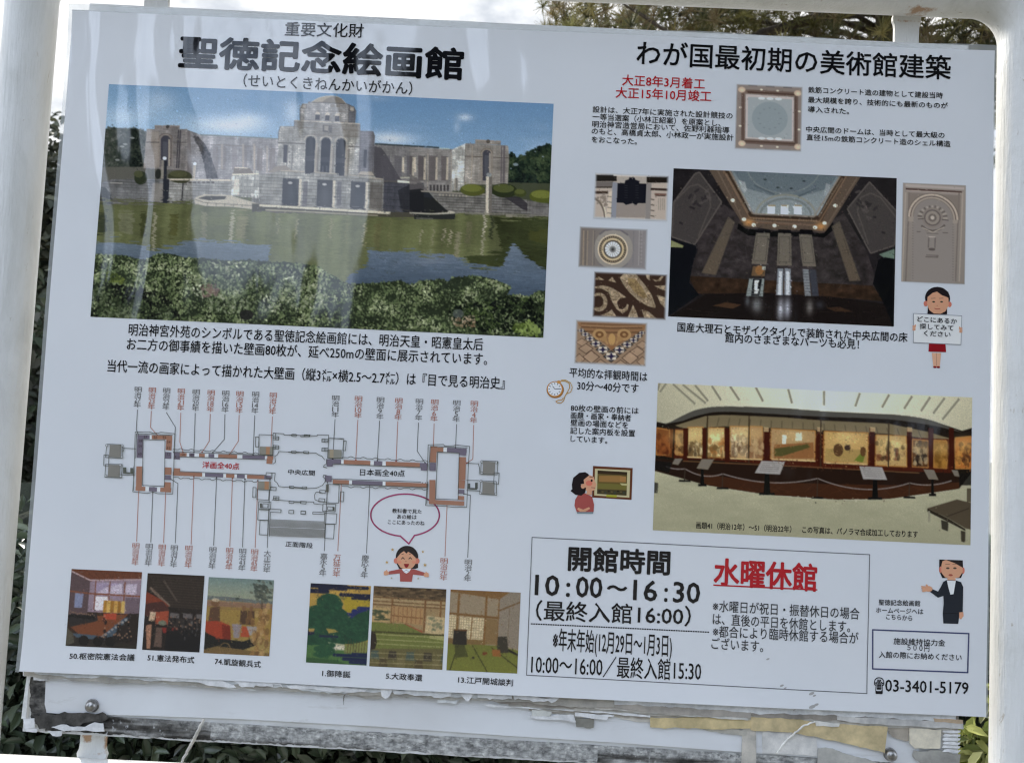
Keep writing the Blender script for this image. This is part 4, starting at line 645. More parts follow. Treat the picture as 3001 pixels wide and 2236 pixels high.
    for b in ((0, .6, .03, .028), (.55, .95, .035, .02), (-.05, .3, .1, .026), (.15, .6, .06, .018), (.5, 1.05, .13, .022), (.7, 1.05, .165, .02), (.8, 1.05, .29, .022), (.72, 1.05, .33, .026), (.62, 1.05, .375, .024), (.68, 1.05, .42, .02)): bar(*b, (24, 30, 58) if b[2] < .2 else (32, 44, 100))
    tree = [(0, .3), (.13, .27), (.12, .2), (.2, .15), (.3, .12), (.42, .13), (.5, .18), (.56, .24), (.54, .3), (.62, .34), (.64, .4), (.72, .42), (.8, .36), (1, .3), (1, .68), (.86, .72), (.6, .75), (.3, .78), (0, .78)]
    p(tree, (30, 70, 54)); s.leaves_uv = None
    for k in range(420): u, v = rng.random(), .15 + rng.random() * .6; s.ell(s.uv([(u, v)])[0], 6, 3, (24, 56, 46) if k % 2 else (44, 92, 66), .35 if v > .42 or .15 < u < .55 else .0, rng.random(), True)
    p([(.0, .6), (.1, .58), (.12, .64), (0, .66)], (28, 32, 60)); p([(.02, .57), (.12, .57), (.1, .61), (.02, .61)], (196, 164, 92), .8); p([(.3, .56), (.45, .57), (.5, .6), (.35, .62)], (186, 156, 84), .8); bar(.2, .5, .66, .015, (28, 40, 66)); p([(0, .78), (1, .74), (1, 1), (0, 1)], (72, 110, 66)); p([(.35, .73), (.62, .75), (.62, .82), (.4, .82)], (176, 176, 150)); p([(.4, .76), (.63, .77), (.62, .82), (.42, .82)], (188, 186, 176)); p([(.62, .76), (1, .7), (1, .84), (.62, .86)], (120, 130, 78))
    for k in range(7): s.line(s.uv([(.68 + k * .045, .7), (.67 + k * .045, .86)]), 2, (74, 62, 44), .8, True)
    for k in range(40): s.ell(s.uv([(.15 + rng.random() * .28, .76 + rng.random() * .16)])[0], 9, 6, (34, 76, 56), .7, 0, True)
    for b in ((.45, 1.05, .885, .018), (.75, 1.05, .86, .014), (.6, 1.05, .93, .02), (.72, 1.05, .965, .02)): bar(*b, (22, 34, 72))
    p([(0, .93), (.5, .95), (.7, 1), (0, 1)], (44, 78, 52), .8); s.brush(1600, 2.0, .10); s.blur(.6); s.grain(.03); out.append(s)
    s = room('green_mat_hall_picture', M2((722, 90), (1440, 118), (1398, 912), (683, 872))); p = lambda pts, c, a=1: s.poly(s.uv(pts), c, a, True); l = lambda pts, w, c, a=1: s.line(s.uv(pts), w, c, a, True)
    s.im[:] = (150, 130, 98); p([(0, 0), (1, 0), (1, .16), (0, .12)], (84, 70, 54))
    for k in range(60): s.ell(s.uv([(rng.random(), rng.random() * .13)])[0], 9, 3, (52, 44, 36) if k % 2 else (120, 102, 78), .7, 0, True)
    p([(0, .15), (1, .16), (1, .25), (0, .23)], (164, 146, 114)); 
    for y in (.14, .19, .23): l([(0, y), (1, y + .015)], 4, (104, 78, 54), .85)
    for x in (.27, .72, .93): l([(x, .15), (x, .55)], 5, (116, 84, 56))
    p([(0, .27), (.25, .27), (.25, .44), (0, .45)], (178, 154, 112)); p([(.27, .24), (.7, .26), (.7, .46), (.27, .44)], (166, 134, 96)); p([(.75, .34), (1, .36), (1, .6), (.73, .55)], (186, 170, 136))
    for k in range(26): s.ell(s.uv([(.03 + rng.random() * .2, .3 + rng.random() * .12)])[0], 7, 2.5, (58, 70, 54), .8, 0, True); s.ell(s.uv([(.78 + rng.random() * .18, .36 + rng.random() * .16)])[0], 4, 3, (110, 116, 96), .7, 0, True)
    for k in range(7): l([(.3 + k * .06, .25), (.3 + k * .06, .45)], 2, (122, 88, 60), .8)
    l([(.27, .36), (.7, .38)], 3, (120, 86, 58)); l([(.45, .46), (.7, .55)], 5, (150, 84, 64)); p([(0, .45), (.45, .46), (.7, .56), (1, .62), (1, .8), (0, .8)], (104, 114, 62)); p([(.8, .56), (1, .58), (1, .64), (.8, .62)], (170, 172, 120), .8)
    for y in (.57, .6, .66, .715): l([(.05, y), (1, y + .005)], 3 if y > .58 else 5, (150, 152, 106) if y > .58 else (62, 62, 38), .9)
    p([(0, .78), (1, .74), (1, 1), (0, 1)], (96, 92, 62)); 
    for k in range(9): p([(.02 + k * .12, .8 + (k % 2) * .09), (.12 + k * .12, .8 + (k % 2) * .09), (.13 + k * .12, .9 + (k % 2) * .09), (.01 + k * .12, .9 + (k % 2) * .09)], [(66, 84, 84), (74, 66, 48), (52, 48, 44), (110, 104, 74)][k % 4], .9)
    for k in range(3): l([(0, .83 + k * .06), (1, .82 + k * .06)], 2.5, (164, 158, 122), .6)
    p([(0, .56), (.06, .57), (.09, .7), (.07, .78), (0, .8)], (44, 38, 34)); s.brush(1600, 2.0, .10); s.blur(.6); s.grain(.03); out.append(s)
    s = room('mat_room_picture', M2((1478, 120), (2170, 158), (2135, 948), (1442, 912))); p = lambda pts, c, a=1: s.poly(s.uv(pts), c, a, True); l = lambda pts, w, c, a=1: s.line(s.uv(pts), w, c, a, True)
    s.im[:] = (146, 134, 116); p([(0, 0), (.85, .0), (.7, .1), (0, .03)], (122, 92, 58)); p([(.85, 0), (1, 0), (1, .7), (.7, .66), (.7, .1)], (136, 128, 118)); l([(.7, .24), (1, .12)], 4, (110, 86, 60)); l([(.85, .2), (.84, .66)], 2, (112, 98, 82), .8)
    for x in (.13, .52, .7): l([(x, .05), (x - .01, .68)], 6 if x < .6 else 3, (120, 88, 52))
    l([(0, .3), (.7, .33)], 6, (116, 86, 52)); p([(0, .31), (.11, .32), (.1, .6), (0, .6)], (196, 186, 160)); p([(.16, .33), (.5, .34), (.49, .61), (.15, .6)], (196, 186, 160)); p([(.53, .34), (.69, .35), (.68, .66), (.52, .66)], (128, 106, 74))
    for k in range(9): l([(0, .33 + k * .032), (.5, .34 + k * .032)], 1.2, (150, 130, 96), .8)
    for k in range(14): l([(.0 + k * .036, .32), (-.005 + k * .036, .6)], 1.2, (150, 130, 96), .8)
    l([(.33, .33), (.32, .62)], 3, (124, 94, 58)); p([(0, .6), (.5, .61), (.5, .68), (0, .68)], (118, 96, 62)); p([(0, .67), (.7, .67), (1, .72), (1, 1), (0, 1)], grad(s, (92, 100, 50), (112, 118, 56)))
    for a, b in (((.35, .68), (.58, 1)), ((.12, .78), (.05, 1)), ((.62, .7), (1, .93)), ((.7, .68), (1, .78))): l([a, b], 3.2, (54, 56, 32), .9)
    p([(.08, .5), (.26, .5), (.27, .68), (.07, .68)], (40, 38, 36)); p([(.08, .49), (.27, .49), (.27, .51), (.08, .51)], (92, 66, 44)); p([(.1, .68), (.24, .68), (.3, .82), (.12, .84)], (30, 32, 26), .5)
    p([(.7, .56), (.83, .55), (.86, .75), (.7, .76)], (54, 52, 46)); p([(.63, .72), (.74, .72), (.76, .8), (.64, .8)], (140, 92, 50)); s.ell(s.uv([(.53, .77)])[0], 7, 5, (104, 58, 36), 1, 0, True); s.ell(s.uv([(.37, .83)])[0], 4, 3.5, (48, 46, 38), 1, 0, True); p([(.85, .7), (1, .76), (1, .78), (.85, .73)], (34, 32, 30)); s.brush(1600, 2.0, .10); s.blur(.6); s.grain(.03); out.append(s)
    return out
# ---------------------------------------------------------------- helpers for objects, meshes and materials
def tag(o, label=None, cat=None, group=None, kind=None):
    for k, v in (('label', label), ('category', cat), ('group', group), ('kind', kind)):
        if v: o[k] = v
    return o
def empty(name, loc=(0, 0, 0)):
    o = bpy.data.objects.new(name, None); o.location = loc; o.empty_display_size = .1; COL.objects.link(o); return o
def link(name, me, mat=None, parent=None):
    if mat: me.materials.append(mat)
    o = bpy.data.objects.new(name, me); COL.objects.link(o)
    if parent is not None:
        o.parent = parent; o.matrix_parent_inverse = Matrix.Translation(-Vector(parent.location))
    return o
def mesh_np(name, v, f, smooth=False, col=None, dom='POINT'):
    """v (n,3); f (m,k) array of equal polygons"""
    v = np.asarray(v, np.float32); f = np.asarray(f, np.int32); me = bpy.data.meshes.new(name)
    me.vertices.add(len(v)); me.vertices.foreach_set('co', v.ravel()); me.loops.add(f.size); me.loops.foreach_set('vertex_index', f.ravel())
    me.polygons.add(len(f)); k = f.shape[1]; me.polygons.foreach_set('loop_start', np.arange(0, f.size, k, dtype=np.int32)); me.polygons.foreach_set('loop_total', np.full(len(f), k, np.int32))
    if smooth: me.polygons.foreach_set('use_smooth', np.ones(len(f), bool))
    if col is not None: setcol(me, col, dom)
    me.update(calc_edges=True); me.validate(); return me
def setcol(me, col, dom='POINT'):
    a = me.color_attributes.new('Col', 'FLOAT_COLOR', dom); c = np.ones((len(a.data), 4), np.float32); c[:, :3] = col; a.data.foreach_set('color', c.ravel())
def mesh_py(name, v, f, smooth=False):
    me = bpy.data.meshes.new(name); me.from_pydata([tuple(map(float, p)) for p in v], [], f)
    if smooth: me.polygons.foreach_set('use_smooth', [True] * len(me.polygons))
    me.update(); return me
def grid_faces(nx, ny):
    i = np.arange(ny - 1)[:, None] * nx + np.arange(nx - 1)[None]; i = i.ravel(); return np.c_[i, i + nx, i + nx + 1, i + 1]
def tube(path, rad, n=24, cap=False):
    P = [Vector(p) for p in path]; R = rad if hasattr(rad, '__len__') else [rad] * len(P); v = []; f = []
    t0 = (P[1] - P[0]).normalized(); up = Vector((0, 1, 0)) if abs(t0.y) < .9 else Vector((1, 0, 0)); nrm = (up - t0 * up.dot(t0)).normalized()
    for i, p in enumerate(P):
        t = ((P[min(i + 1, len(P) - 1)] - P[max(i - 1, 0)])).normalized(); nrm = (nrm - t * nrm.dot(t)).normalized(); b = t.cross(nrm)
        for k in range(n): a = 2 * math.pi * k / n; v.append(p + (nrm * math.cos(a) + b * math.sin(a)) * R[i])
    for i in range(len(P) - 1):
        for k in range(n): f.append([i * n + k, i * n + (k + 1) % n, (i + 1) * n + (k + 1) % n, (i + 1) * n + k])
    if cap: f.append(list(range(n))[::-1]); f.append([(len(P) - 1) * n + k for k in range(n)])
    return v, f
def join(*vf):
    V = []; F = []
    for v, f in vf: o = len(V); V += list(v); F += [[i + o for i in q] for q in f]
    return V, F
def prism(pts, y0, y1):
    """outline in x,z -> a solid from depth y0 to y1"""
    n = len(pts); v = [(p[0], y0, p[1]) for p in pts] + [(p[0], y1, p[1]) for p in pts]
    return v, [list(range(n)), list(range(2 * n - 1, n - 1, -1))] + [[i, i + n, (i + 1) % n + n, (i + 1) % n] for i in range(n)]
def bevel(o, w=.0015, seg=2):
    m = o.modifiers.new('bevel', 'BEVEL'); m.width = w; m.segments = seg; m.limit_method = 'ANGLE'; return o
def nmat(name):
    m = bpy.data.materials.new(name); m.use_nodes = True; t = m.node_tree; return m, t, t.nodes['Principled BSDF'], t.links.new
def ramp(t, stops):
    r = N(t, 'ShaderNodeValToRGB'); e = r.color_ramp.elements
    while len(e) < len(stops): e.new(.5)
    for q, (p, c) in zip(e, stops): q.position = p; q.color = (*c, 1) if len(c) == 3 else c
    return r
def obj_noise(t, scale, detail=4, rough=.5, mscale=(1, 1, 1), dist=0, coord='Object'):
    tc = N(t, 'ShaderNodeTexCoord'); mp = N(t, 'ShaderNodeMapping'); mp.inputs['Scale'].default_value = mscale; nz = N(t, 'ShaderNodeTexNoise', i_Scale=scale, i_Detail=detail, i_Roughness=rough, i_Distortion=dist)
    t.links.new(tc.outputs[coord], mp.inputs[0]); t.links.new(mp.outputs[0], nz.inputs['Vector']); return nz

# ---------------------------------------------------------------- materials
def film_coat(t, L, bsdf):
    """the laminate over every print: a clear glossy coat with creases and ripples"""
    a = obj_noise(t, 3.4, 1.6, .42, (2.3, 1, .8), .5); b = obj_noise(t, 9, 2, .4, (1.6, 1, .8), .4); c = obj_noise(t, 70, 2, .5); d = obj_noise(t, 1.6, 1, .4, (1, 1, 1), .2)
    vt = N(t, 'ShaderNodeTexVoronoi', feature='DISTANCE_TO_EDGE', i_Scale=3.1); tc = N(t, 'ShaderNodeTexCoord'); mp = N(t, 'ShaderNodeMapping'); mp.inputs['Scale'].default_value = (1.9, 1, .5); mp.inputs['Rotation'].default_value = (0, .3, 0)
    L(tc.outputs['Object'], mp.inputs[0]); L(mp.outputs[0], vt.inputs['Vector']); r = ramp(t, [(0, (0, 0, 0)), (.09, (1, 1, 1))]); L(vt.outputs['Distance'], r.inputs[0])
    # the sheet is loosest towards its upper left corner and its edges
    def maprange(x, a0, a1):
        q = N(t, 'ShaderNodeMapRange', i_From_Min=a0, i_From_Max=a1, interpolation_type='SMOOTHSTEP'); L(x, q.inputs[0]); return q.outputs[0]
    def mul(x, y):
        q = N(t, 'ShaderNodeMath', operation='MULTIPLY'); L(x, q.inputs[0])
        if isinstance(y, float): q.inputs[1].default_value = y
        else: L(y, q.inputs[1])
        return q.outputs[0]
    def add(x, y):
        q = N(t, 'ShaderNodeMath', operation='ADD'); L(x, q.inputs[0])
        if isinstance(y, float): q.inputs[1].default_value = y
        else: L(y, q.inputs[1])
        return q.outputs[0]
    sp = N(t, 'ShaderNodeSeparateXYZ'); L(tc.outputs['Object'], sp.inputs[0]); loose = mul(maprange(sp.outputs['X'], -.05, -.42), maprange(sp.outputs['Z'], ZC - .12, ZC + .22)); top = mul(maprange(sp.outputs['Z'], ZC + .25, ZC + .40), .55)
    amp = add(mul(add(add(loose, top), mul(maprange(sp.outputs['X'], -.46, -.59), .6)), .95), .17)
    h = add(add(mul(a.outputs['Fac'], amp), mul(b.outputs['Fac'], .045)), add(mul(c.outputs['Fac'], .0022), add(mul(mul(r.outputs[0], amp), .020), mul(d.outputs['Fac'], .25))))
    bp = N(t, 'ShaderNodeBump', i_Strength=1.0, i_Distance=.022); L(h, bp.inputs['Height']); L(bp.outputs[0], bsdf.inputs['Coat Normal'])
    bsdf.inputs['Coat Weight'].default_value = 1; bsdf.inputs['Coat Roughness'].default_value = .085; bsdf.inputs['Coat IOR'].default_value = 1.48
    bsdf.inputs['Specular IOR Level'].default_value = 0; bsdf.inputs['Roughness'].default_value = .7
def mat_print():
    m, t, b, L = nmat('printed_ink'); a = N(t, 'ShaderNodeAttribute', attribute_name='Col'); L(a.outputs['Color'], b.inputs['Base Color']); film_coat(t, L, b); return m
def mat_paper():
    m, t, b, L = nmat('poster_paper'); n = obj_noise(t, 5, 4, .6); r = ramp(t, [(.3, (.765, .775, .79)), (.7, (.80, .805, .815))]); L(n.outputs['Fac'], r.inputs[0])
    n2 = obj_noise(t, 38, 5, .7, (1, 1, 1), 1.0); r2 = ramp(t, [(.70, (1, 1, 1)), (.78, (.86, .85, .83))]); L(n2.outputs['Fac'], r2.inputs[0])
    mm = N(t, 'ShaderNodeMix', data_type='RGBA', blend_type='MULTIPLY'); mm.inputs[0].default_value = 1; L(r.outputs[0], mm.inputs[6]); L(r2.outputs[0], mm.inputs[7]); L(mm.outputs[2], b.inputs['Base Color']); film_coat(t, L, b); return m
def mat_film():
    m, t, b, L = nmat('clear_laminate'); tr = N(t, 'ShaderNodeBsdfTransparent'); tr.inputs[0].default_value = (.94, .95, .95, 1); mx = N(t, 'ShaderNodeMixShader'); mx.inputs[0].default_value = .34
    b.inputs['Base Color'].default_value = (.75, .77, .76, 1); b.inputs['Roughness'].default_value = .25; b.inputs['Transmission Weight'].default_value = 0; n = obj_noise(t, 60, 3, .6); bp = N(t, 'ShaderNodeBump', i_Strength=.6, i_Distance=.004); L(n.outputs['Fac'], bp.inputs['Height']); L(bp.outputs[0], b.inputs['Normal'])
    o = t.nodes['Material Output']; L(tr.outputs[0], mx.inputs[1]); L(b.outputs[0], mx.inputs[2]); L(mx.outputs[0], o.inputs[0]); return m
def mat_paint():
    m, t, b, L = nmat('white_gloss_paint'); n = obj_noise(t, 9, 6, .65, (1.6, 1.6, .5), .5); r = ramp(t, [(.28, (.60, .60, .57)), (.5, (.74, .74, .72)), (.75, (.80, .80, .79))]); L(n.outputs['Fac'], r.inputs[0])
    n2 = obj_noise(t, 70, 6, .7, (1, 1, .35), 1.5); r2 = ramp(t, [(.64, (1, 1, 1)), (.70, (.60, .52, .43))]); L(n2.outputs['Fac'], r2.inputs[0])
    mm = N(t, 'ShaderNodeMix', data_type='RGBA', blend_type='MULTIPLY'); mm.inputs[0].default_value = .8; L(r.outputs[0], mm.inputs[6]); L(r2.outputs[0], mm.inputs[7])
    at_ = N(t, 'ShaderNodeAttribute', attribute_name='Rust'); rn = obj_noise(t, 120, 5, .7); ad = N(t, 'ShaderNodeMath', operation='ADD'); L(at_.outputs['Fac'], ad.inputs[0]); sb = N(t, 'ShaderNodeMath', operation='MULTIPLY'); sb.inputs[1].default_value = .9; L(rn.outputs['Fac'], sb.inputs[0]); L(sb.outputs[0], ad.inputs[1])
    r3 = ramp(t, [(.78, (0, 0, 0)), (1.25, (.85, .85, .85))]); L(ad.outputs[0], r3.inputs[0]); mr = N(t, 'ShaderNodeMix', data_type='RGBA'); L(r3.outputs[0], mr.inputs[0]); L(mm.outputs[2], mr.inputs[6]); mr.inputs[7].default_value = (.40, .21, .085, 1); L(mr.outputs[2], b.inputs['Base Color'])
    n3 = obj_noise(t, 30, 4, .6, (1, 1, 1)); n4 = obj_noise(t, 40, 3, .6, (6, 6, .5)); ad2 = N(t, 'ShaderNodeMath', operation='ADD'); L(n3.outputs['Fac'], ad2.inputs[0]); L(n4.outputs['Fac'], ad2.inputs[1]); bp = N(t, 'ShaderNodeBump', i_Strength=.4, i_Distance=.003); L(ad2.outputs[0], bp.inputs['Height']); L(bp.outputs[0], b.inputs['Normal'])
    b.inputs['Roughness'].default_value = .42; return m
def mat_plain(name, c0, c1, scale=30, rough=.6, bump=.2, dist=.002, msc=(1, 1, 1), metal=0):
    m, t, b, L = nmat(name); n = obj_noise(t, scale, 6, .65, msc, .4); r = ramp(t, [(.3, c0), (.7, c1)]); L(n.outputs['Fac'], r.inputs[0]); L(r.outputs[0], b.inputs['Base Color']); bp = N(t, 'ShaderNodeBump', i_Strength=bump, i_Distance=dist); L(n.outputs['Fac'], bp.inputs['Height']); L(bp.outputs[0], b.inputs['Normal']); b.inputs['Roughness'].default_value = rough; b.inputs['Metallic'].default_value = metal; return m
def mat_col(name, rough=.7, bumpscale=200, bump=.5, dist=.001, spec=.3, var=.5, lo=.6):
    m, t, b, L = nmat(name); a = N(t, 'ShaderNodeAttribute', attribute_name='Col'); n = obj_noise(t, bumpscale, 5, .65); mm = N(t, 'ShaderNodeMix', data_type='RGBA', blend_type='MULTIPLY'); mm.inputs[0].default_value = var; r = ramp(t, [(.3, (lo, lo, lo)), (.68, (1.25, 1.23, 1.2))]); L(n.outputs['Fac'], r.inputs[0]); L(a.outputs['Color'], mm.inputs[6]); L(r.outputs[0], mm.inputs[7]); L(mm.outputs[2], b.inputs['Base Color'])
    bp = N(t, 'ShaderNodeBump', i_Strength=bump, i_Distance=dist); L(n.outputs['Fac'], bp.inputs['Height']); L(bp.outputs[0], b.inputs['Normal']); b.inputs['Roughness'].default_value = rough; b.inputs['Specular IOR Level'].default_value = spec; return m
def mat_leaf(name, rough=.4, transl=.25, spec=.5):
    m, t, b, L = nmat(name); a = N(t, 'ShaderNodeAttribute', attribute_name='Col'); L(a.outputs['Color'], b.inputs['Base Color']); b.inputs['Roughness'].default_value = rough; b.inputs['Specular IOR Level'].default_value = spec
    tl = N(t, 'ShaderNodeBsdfTranslucent'); L(a.outputs['Color'], tl.inputs[0]); mx = N(t, 'ShaderNodeMixShader'); mx.inputs[0].default_value = transl; o = t.nodes['Material Output']; L(b.outputs[0], mx.inputs[1]); L(tl.outputs[0], mx.inputs[2]); L(mx.outputs[0], o.inputs[0]); return m
M_PRINT, M_PAPER, M_FILM, M_PAINT = mat_print(), mat_paper(), mat_film(), mat_paint()
def mat_plate():
    m, t, b, L = nmat('painted_sheet'); n = obj_noise(t, 9, 4); r = ramp(t, [(.3, (.72, .72, .72)), (.7, (.80, .81, .82))]); L(n.outputs['Fac'], r.inputs[0])
    n2 = obj_noise(t, 30, 6, .7, (.45, 1, 1.6), .6); r2 = ramp(t, [(.56, (1, 1, 1)), (.70, (.66, .63, .58))]); L(n2.outputs['Fac'], r2.inputs[0]); n3 = obj_noise(t, 5, 3, .5, (.7, 1, 2.2)); r3 = ramp(t, [(.44, (0, 0, 0)), (.62, (.85, .85, .85))]); L(n3.outputs['Fac'], r3.inputs[0])
    mm = N(t, 'ShaderNodeMix', data_type='RGBA', blend_type='MULTIPLY'); L(r3.outputs[0], mm.inputs[0]); L(r.outputs[0], mm.inputs[6]); L(r2.outputs[0], mm.inputs[7]); L(mm.outputs[2], b.inputs['Base Color']); b.inputs['Roughness'].default_value = .5; return m
M_PLATE = mat_plate()
M_BOARD = mat_plain('weathered_board', (.62, .61, .58), (.78, .78, .76), 24, .7, .3)
M_STEEL = mat_plain('stainless_steel', (.22, .21, .20), (.42, .41, .39), 90, .34, .1, metal=1)
M_SCRAP = mat_col('torn_paper_layers', .8, 45, .5, .0015, .2, .7, .55); M_TAPE = mat_col('old_adhesive', .85, 95, .9, .0012, .2, .9, .3)
M_LEAF = mat_leaf('hedge_leaf', .33, .22, .6); M_LEAF2 = mat_leaf('tree_leaf', .5, .3, .3); M_BARK = mat_plain('bark', (.05, .04, .03), (.14, .11, .085), 30, .9, .8, .01, (1, 1, .3))
M_GROUND = mat_plain('gravel_soil', (.13, .125, .10), (.27, .25, .21), 60, .95, .6, .01)

# ---------------------------------------------------------------- ground
g = 40; gx = np.linspace(-60, 60, g); X, Yg = np.meshgrid(gx, gx); Zg = -.002 + .0 * X
tag(link('ground', mesh_np('ground', np.c_[X.ravel(), Yg.ravel(), Zg.ravel()], grid_faces(g, g)[:, ::-1]), M_GROUND), 'bare gravelly ground under the notice board and hedge', kind='structure')

# ---------------------------------------------------------------- the steel frame with the weathered board
board = empty('notice_board', (0, .03, 0)); tag(board, 'white tubular steel notice board frame holding a weathered panel', 'notice board')
YP, RP = .018, .0302
def edge_angle(px, py, ax):
    p = at(px, py, YP) - CAM; return math.atan2(p[ax], p[1])
dY = YP - CAM[1]
def centre(px, py, ax, sgn):
    a = edge_angle(px, py, ax); d = dY / math.cos(a); return CAM[ax] + dY * math.tan(a + sgn * math.asin(RP / d))
XL = np.mean([centre(172, 0, 0, -1), centre(122, 750, 0, -1), centre(59, 1500, 0, -1), centre(4, 2100, 0, -1)])
XR = np.mean([centre(2919, 150, 0, 1), centre(2914, 750, 0, 1), centre(2902, 1476, 0, 1), centre(2895, 2236, 0, 1)])
ZT = np.mean([centre(1749, 0, 2, 1), centre(2200, 33, 2, 1), centre(2750, 62, 2, 1)])
ZB = np.mean([centre(60, 2210, 2, -1), centre(295, 2219, 2, -1), centre(500, 2233, 2, -1)])
RB = .062
def rust(o, spots):
    me = o.data; a = me.attributes.new('Rust', 'FLOAT', 'POINT'); co = np.zeros(len(me.vertices) * 3, np.float32); me.vertices.foreach_get('co', co); co = co.reshape(-1, 3); v = np.zeros(len(co), np.float32)
    for (x, y, z), r, k in spots: v = np.maximum(v, k * np.exp(-(((co - [x, y, z]) / np.asarray(r)) ** 2).sum(1)))
    a.data.foreach_set('value', v)
for x in (XL, XR):
    zs = np.linspace(-.05, ZT - RB, 60); v, f = tube([(x, YP, z) for z in zs], RP, 40); o = link('post', mesh_py('post', v, f, True), M_PAINT, board); rust(o, [])
path = [(XL + RB - RB * math.cos(a), YP, ZT - RB + RB * math.sin(a)) for a in np.linspace(0, math.pi / 2, 14)] + [(x, YP, ZT) for x in np.linspace(XL + RB, XR - RB, 160)[1:-1]] + [(XR - RB + RB * math.sin(a), YP, ZT - RB + RB * math.cos(a)) for a in np.linspace(0, math.pi / 2, 14)]
o = link('top_rail', mesh_py('top_rail', *tube(path, RP, 40), True), M_PAINT, board)
BR_T = [at(454, 10, .03)[0], at(2661, 100, .03)[0]]; BR_B = [at(267, 2180, .03)[0], at(2608, 2230, .03)[0]]
rust(o, [((BR_T[1] + .004, .0, ZT - RP + .001), (.026, .05, .0028), .62), ((BR_T[1] - .03, 0, ZT - .02), (.02, .04, .004), .3), ((BR_T[0], .0, ZT - RP), (.03, .03, .005), .4)])
o = link('bottom_rail', mesh_py('bottom_rail', *tube([(x, YP, ZB) for x in np.linspace(XL + .024, XR - .024, 160)], RP, 40), True), M_PAINT, board)
rust(o, [((BR_B[0], 0, ZB + RP), (.03, .03, .005), .3), ((at(130, 2230)[0], -.02, ZB + .02), (.02, .02, .003), .5)])
YF = .0125                                                        # front face of the board
for x, z0, z1, sp in ((BR_T[0], ZT - RP - .10, ZT - RP + .012, None), (BR_T[1], ZT - RP - .10, ZT - RP + .012, 1), (BR_B[0], ZB + RP - .010, ZB + RP + .12, 2), (BR_B[1], ZB + RP - .010, ZB + RP + .12, None)):
    n = 24; zs = np.linspace(z0, z1, n); v = []; f = []
    for z in zs:
        fl = .004 * max(0, 1 - abs(z - (z1 - .012 if z0 > ZC else z0 + .010)) / .012) ** 2            # weld flare at the rail
        xs = np.linspace(-.0160 - fl, .0160 + fl, 11); v += [(x + q, YF + .0205, z) for q in xs] + [(x + q, YF + .0255, z) for q in xs[::-1]]
    for i in range(n - 1):
        for k in range(22): f.append([i * 22 + k, i * 22 + (k + 1) % 22, i * 22 + 22 + (k + 1) % 22, i * 22 + 22 + k])
    f += [list(range(22))[::-1], list(range(n * 22 - 22, n * 22))]
    o = link('bracket', mesh_py('bracket', v, f), M_PAINT, board)
    rust(o, [((x, YF + .02, z1 - .013), (.03, .05, .0022), .75), ((x, YF + .02, z0), (.03, .05, .004), .3)] if sp == 1 else [((x - .007, YF + .02, z0 + .033), (.007, .05, .009), .95), ((x + .016, YF + .02, z0 + .025), (.004, .05, .016), .6), ((x, YF + .02, z0 + .010), (.03, .05, .003), .4)] if sp == 2 else [])
pt = lambda p, Y=YF: (lambda q: (q[0], q[2]))(at(p[0], p[1], Y))
bq = [pt(p) for p in ((263, 11), (2838, 134), (2806, 2298), (66, 2142))]
edge = []
for (a, b), n in zip(zip(bq, bq[1:] + bq[:1]), (2, 2, 120, 2)):
    for k in range(n):
        q = k / n; edge.append((a[0] + (b[0] - a[0]) * q, a[1] + (b[1] - a[1]) * q + (rng.normal() * .0004 if n > 2 else 0)))
panel = link('backing_panel', mesh_py('backing_panel', *prism(edge, YF, YF + .02)), M_BOARD, board)
# the white sheet on the panel, with the old adhesive laid bare along its edges
sheet = [pt(p) for p in ((140, 1900), (137, 1996), (134, 2060), (140, 2086), (170, 2088), (400, 2094), (700, 2104), (1100, 2126), (1500, 2154), (1800, 2173), (2176, 2201), (2400, 2217), (2690, 2236), (2690, 1950))]
sh = link('face_sheet', mesh_py('face_sheet', *prism(sheet, YF - .0022, YF - .0004)), M_PLATE, panel)
def band(name, A, B, w, colfn, nu, nv, lift=.0006):
    """a strip along a photo line A-B, w photo pixels wide, with its own worn surface"""
    u = np.linspace(0, 1, nu); v = np.linspace(0, 1, nv); U, V = np.meshgrid(u, v); px = A[0] + (B[0] - A[0]) * U; py = A[1] + (B[1] - A[1]) * U; l = math.hypot(B[0] - A[0], B[1] - A[1]); nx, ny = -(B[1] - A[1]) / l, (B[0] - A[0]) / l
    wn = noise(nv, nu, 12, 200, 3)[0:1]; ww = w * (1 + wn * .10 * (V > .9)); px = px + nx * ww * V; py = py + ny * ww * V; w3 = at_arr(np.c_[px.ravel(), py.ravel()])
    # scale from the poster plane to the board's face
    k = (YF - CAM[1]) / (0 - CAM[1]); x = CAM[0] + (w3[:, 0] - CAM[0]) * k; z = CAM[2] + (w3[:, 1] - CAM[2]) * k
    hgt, c = colfn(U, V, nv, nu); y = YF - lift - hgt.ravel() * .0012
    me = mesh_np(name, np.c_[x, y, z], grid_faces(nu, nv)[:, ::-1], True, np.clip(lin(c.reshape(-1, 3)) * 1.5, 0, .8)); return link(name, me, M_TAPE, panel)
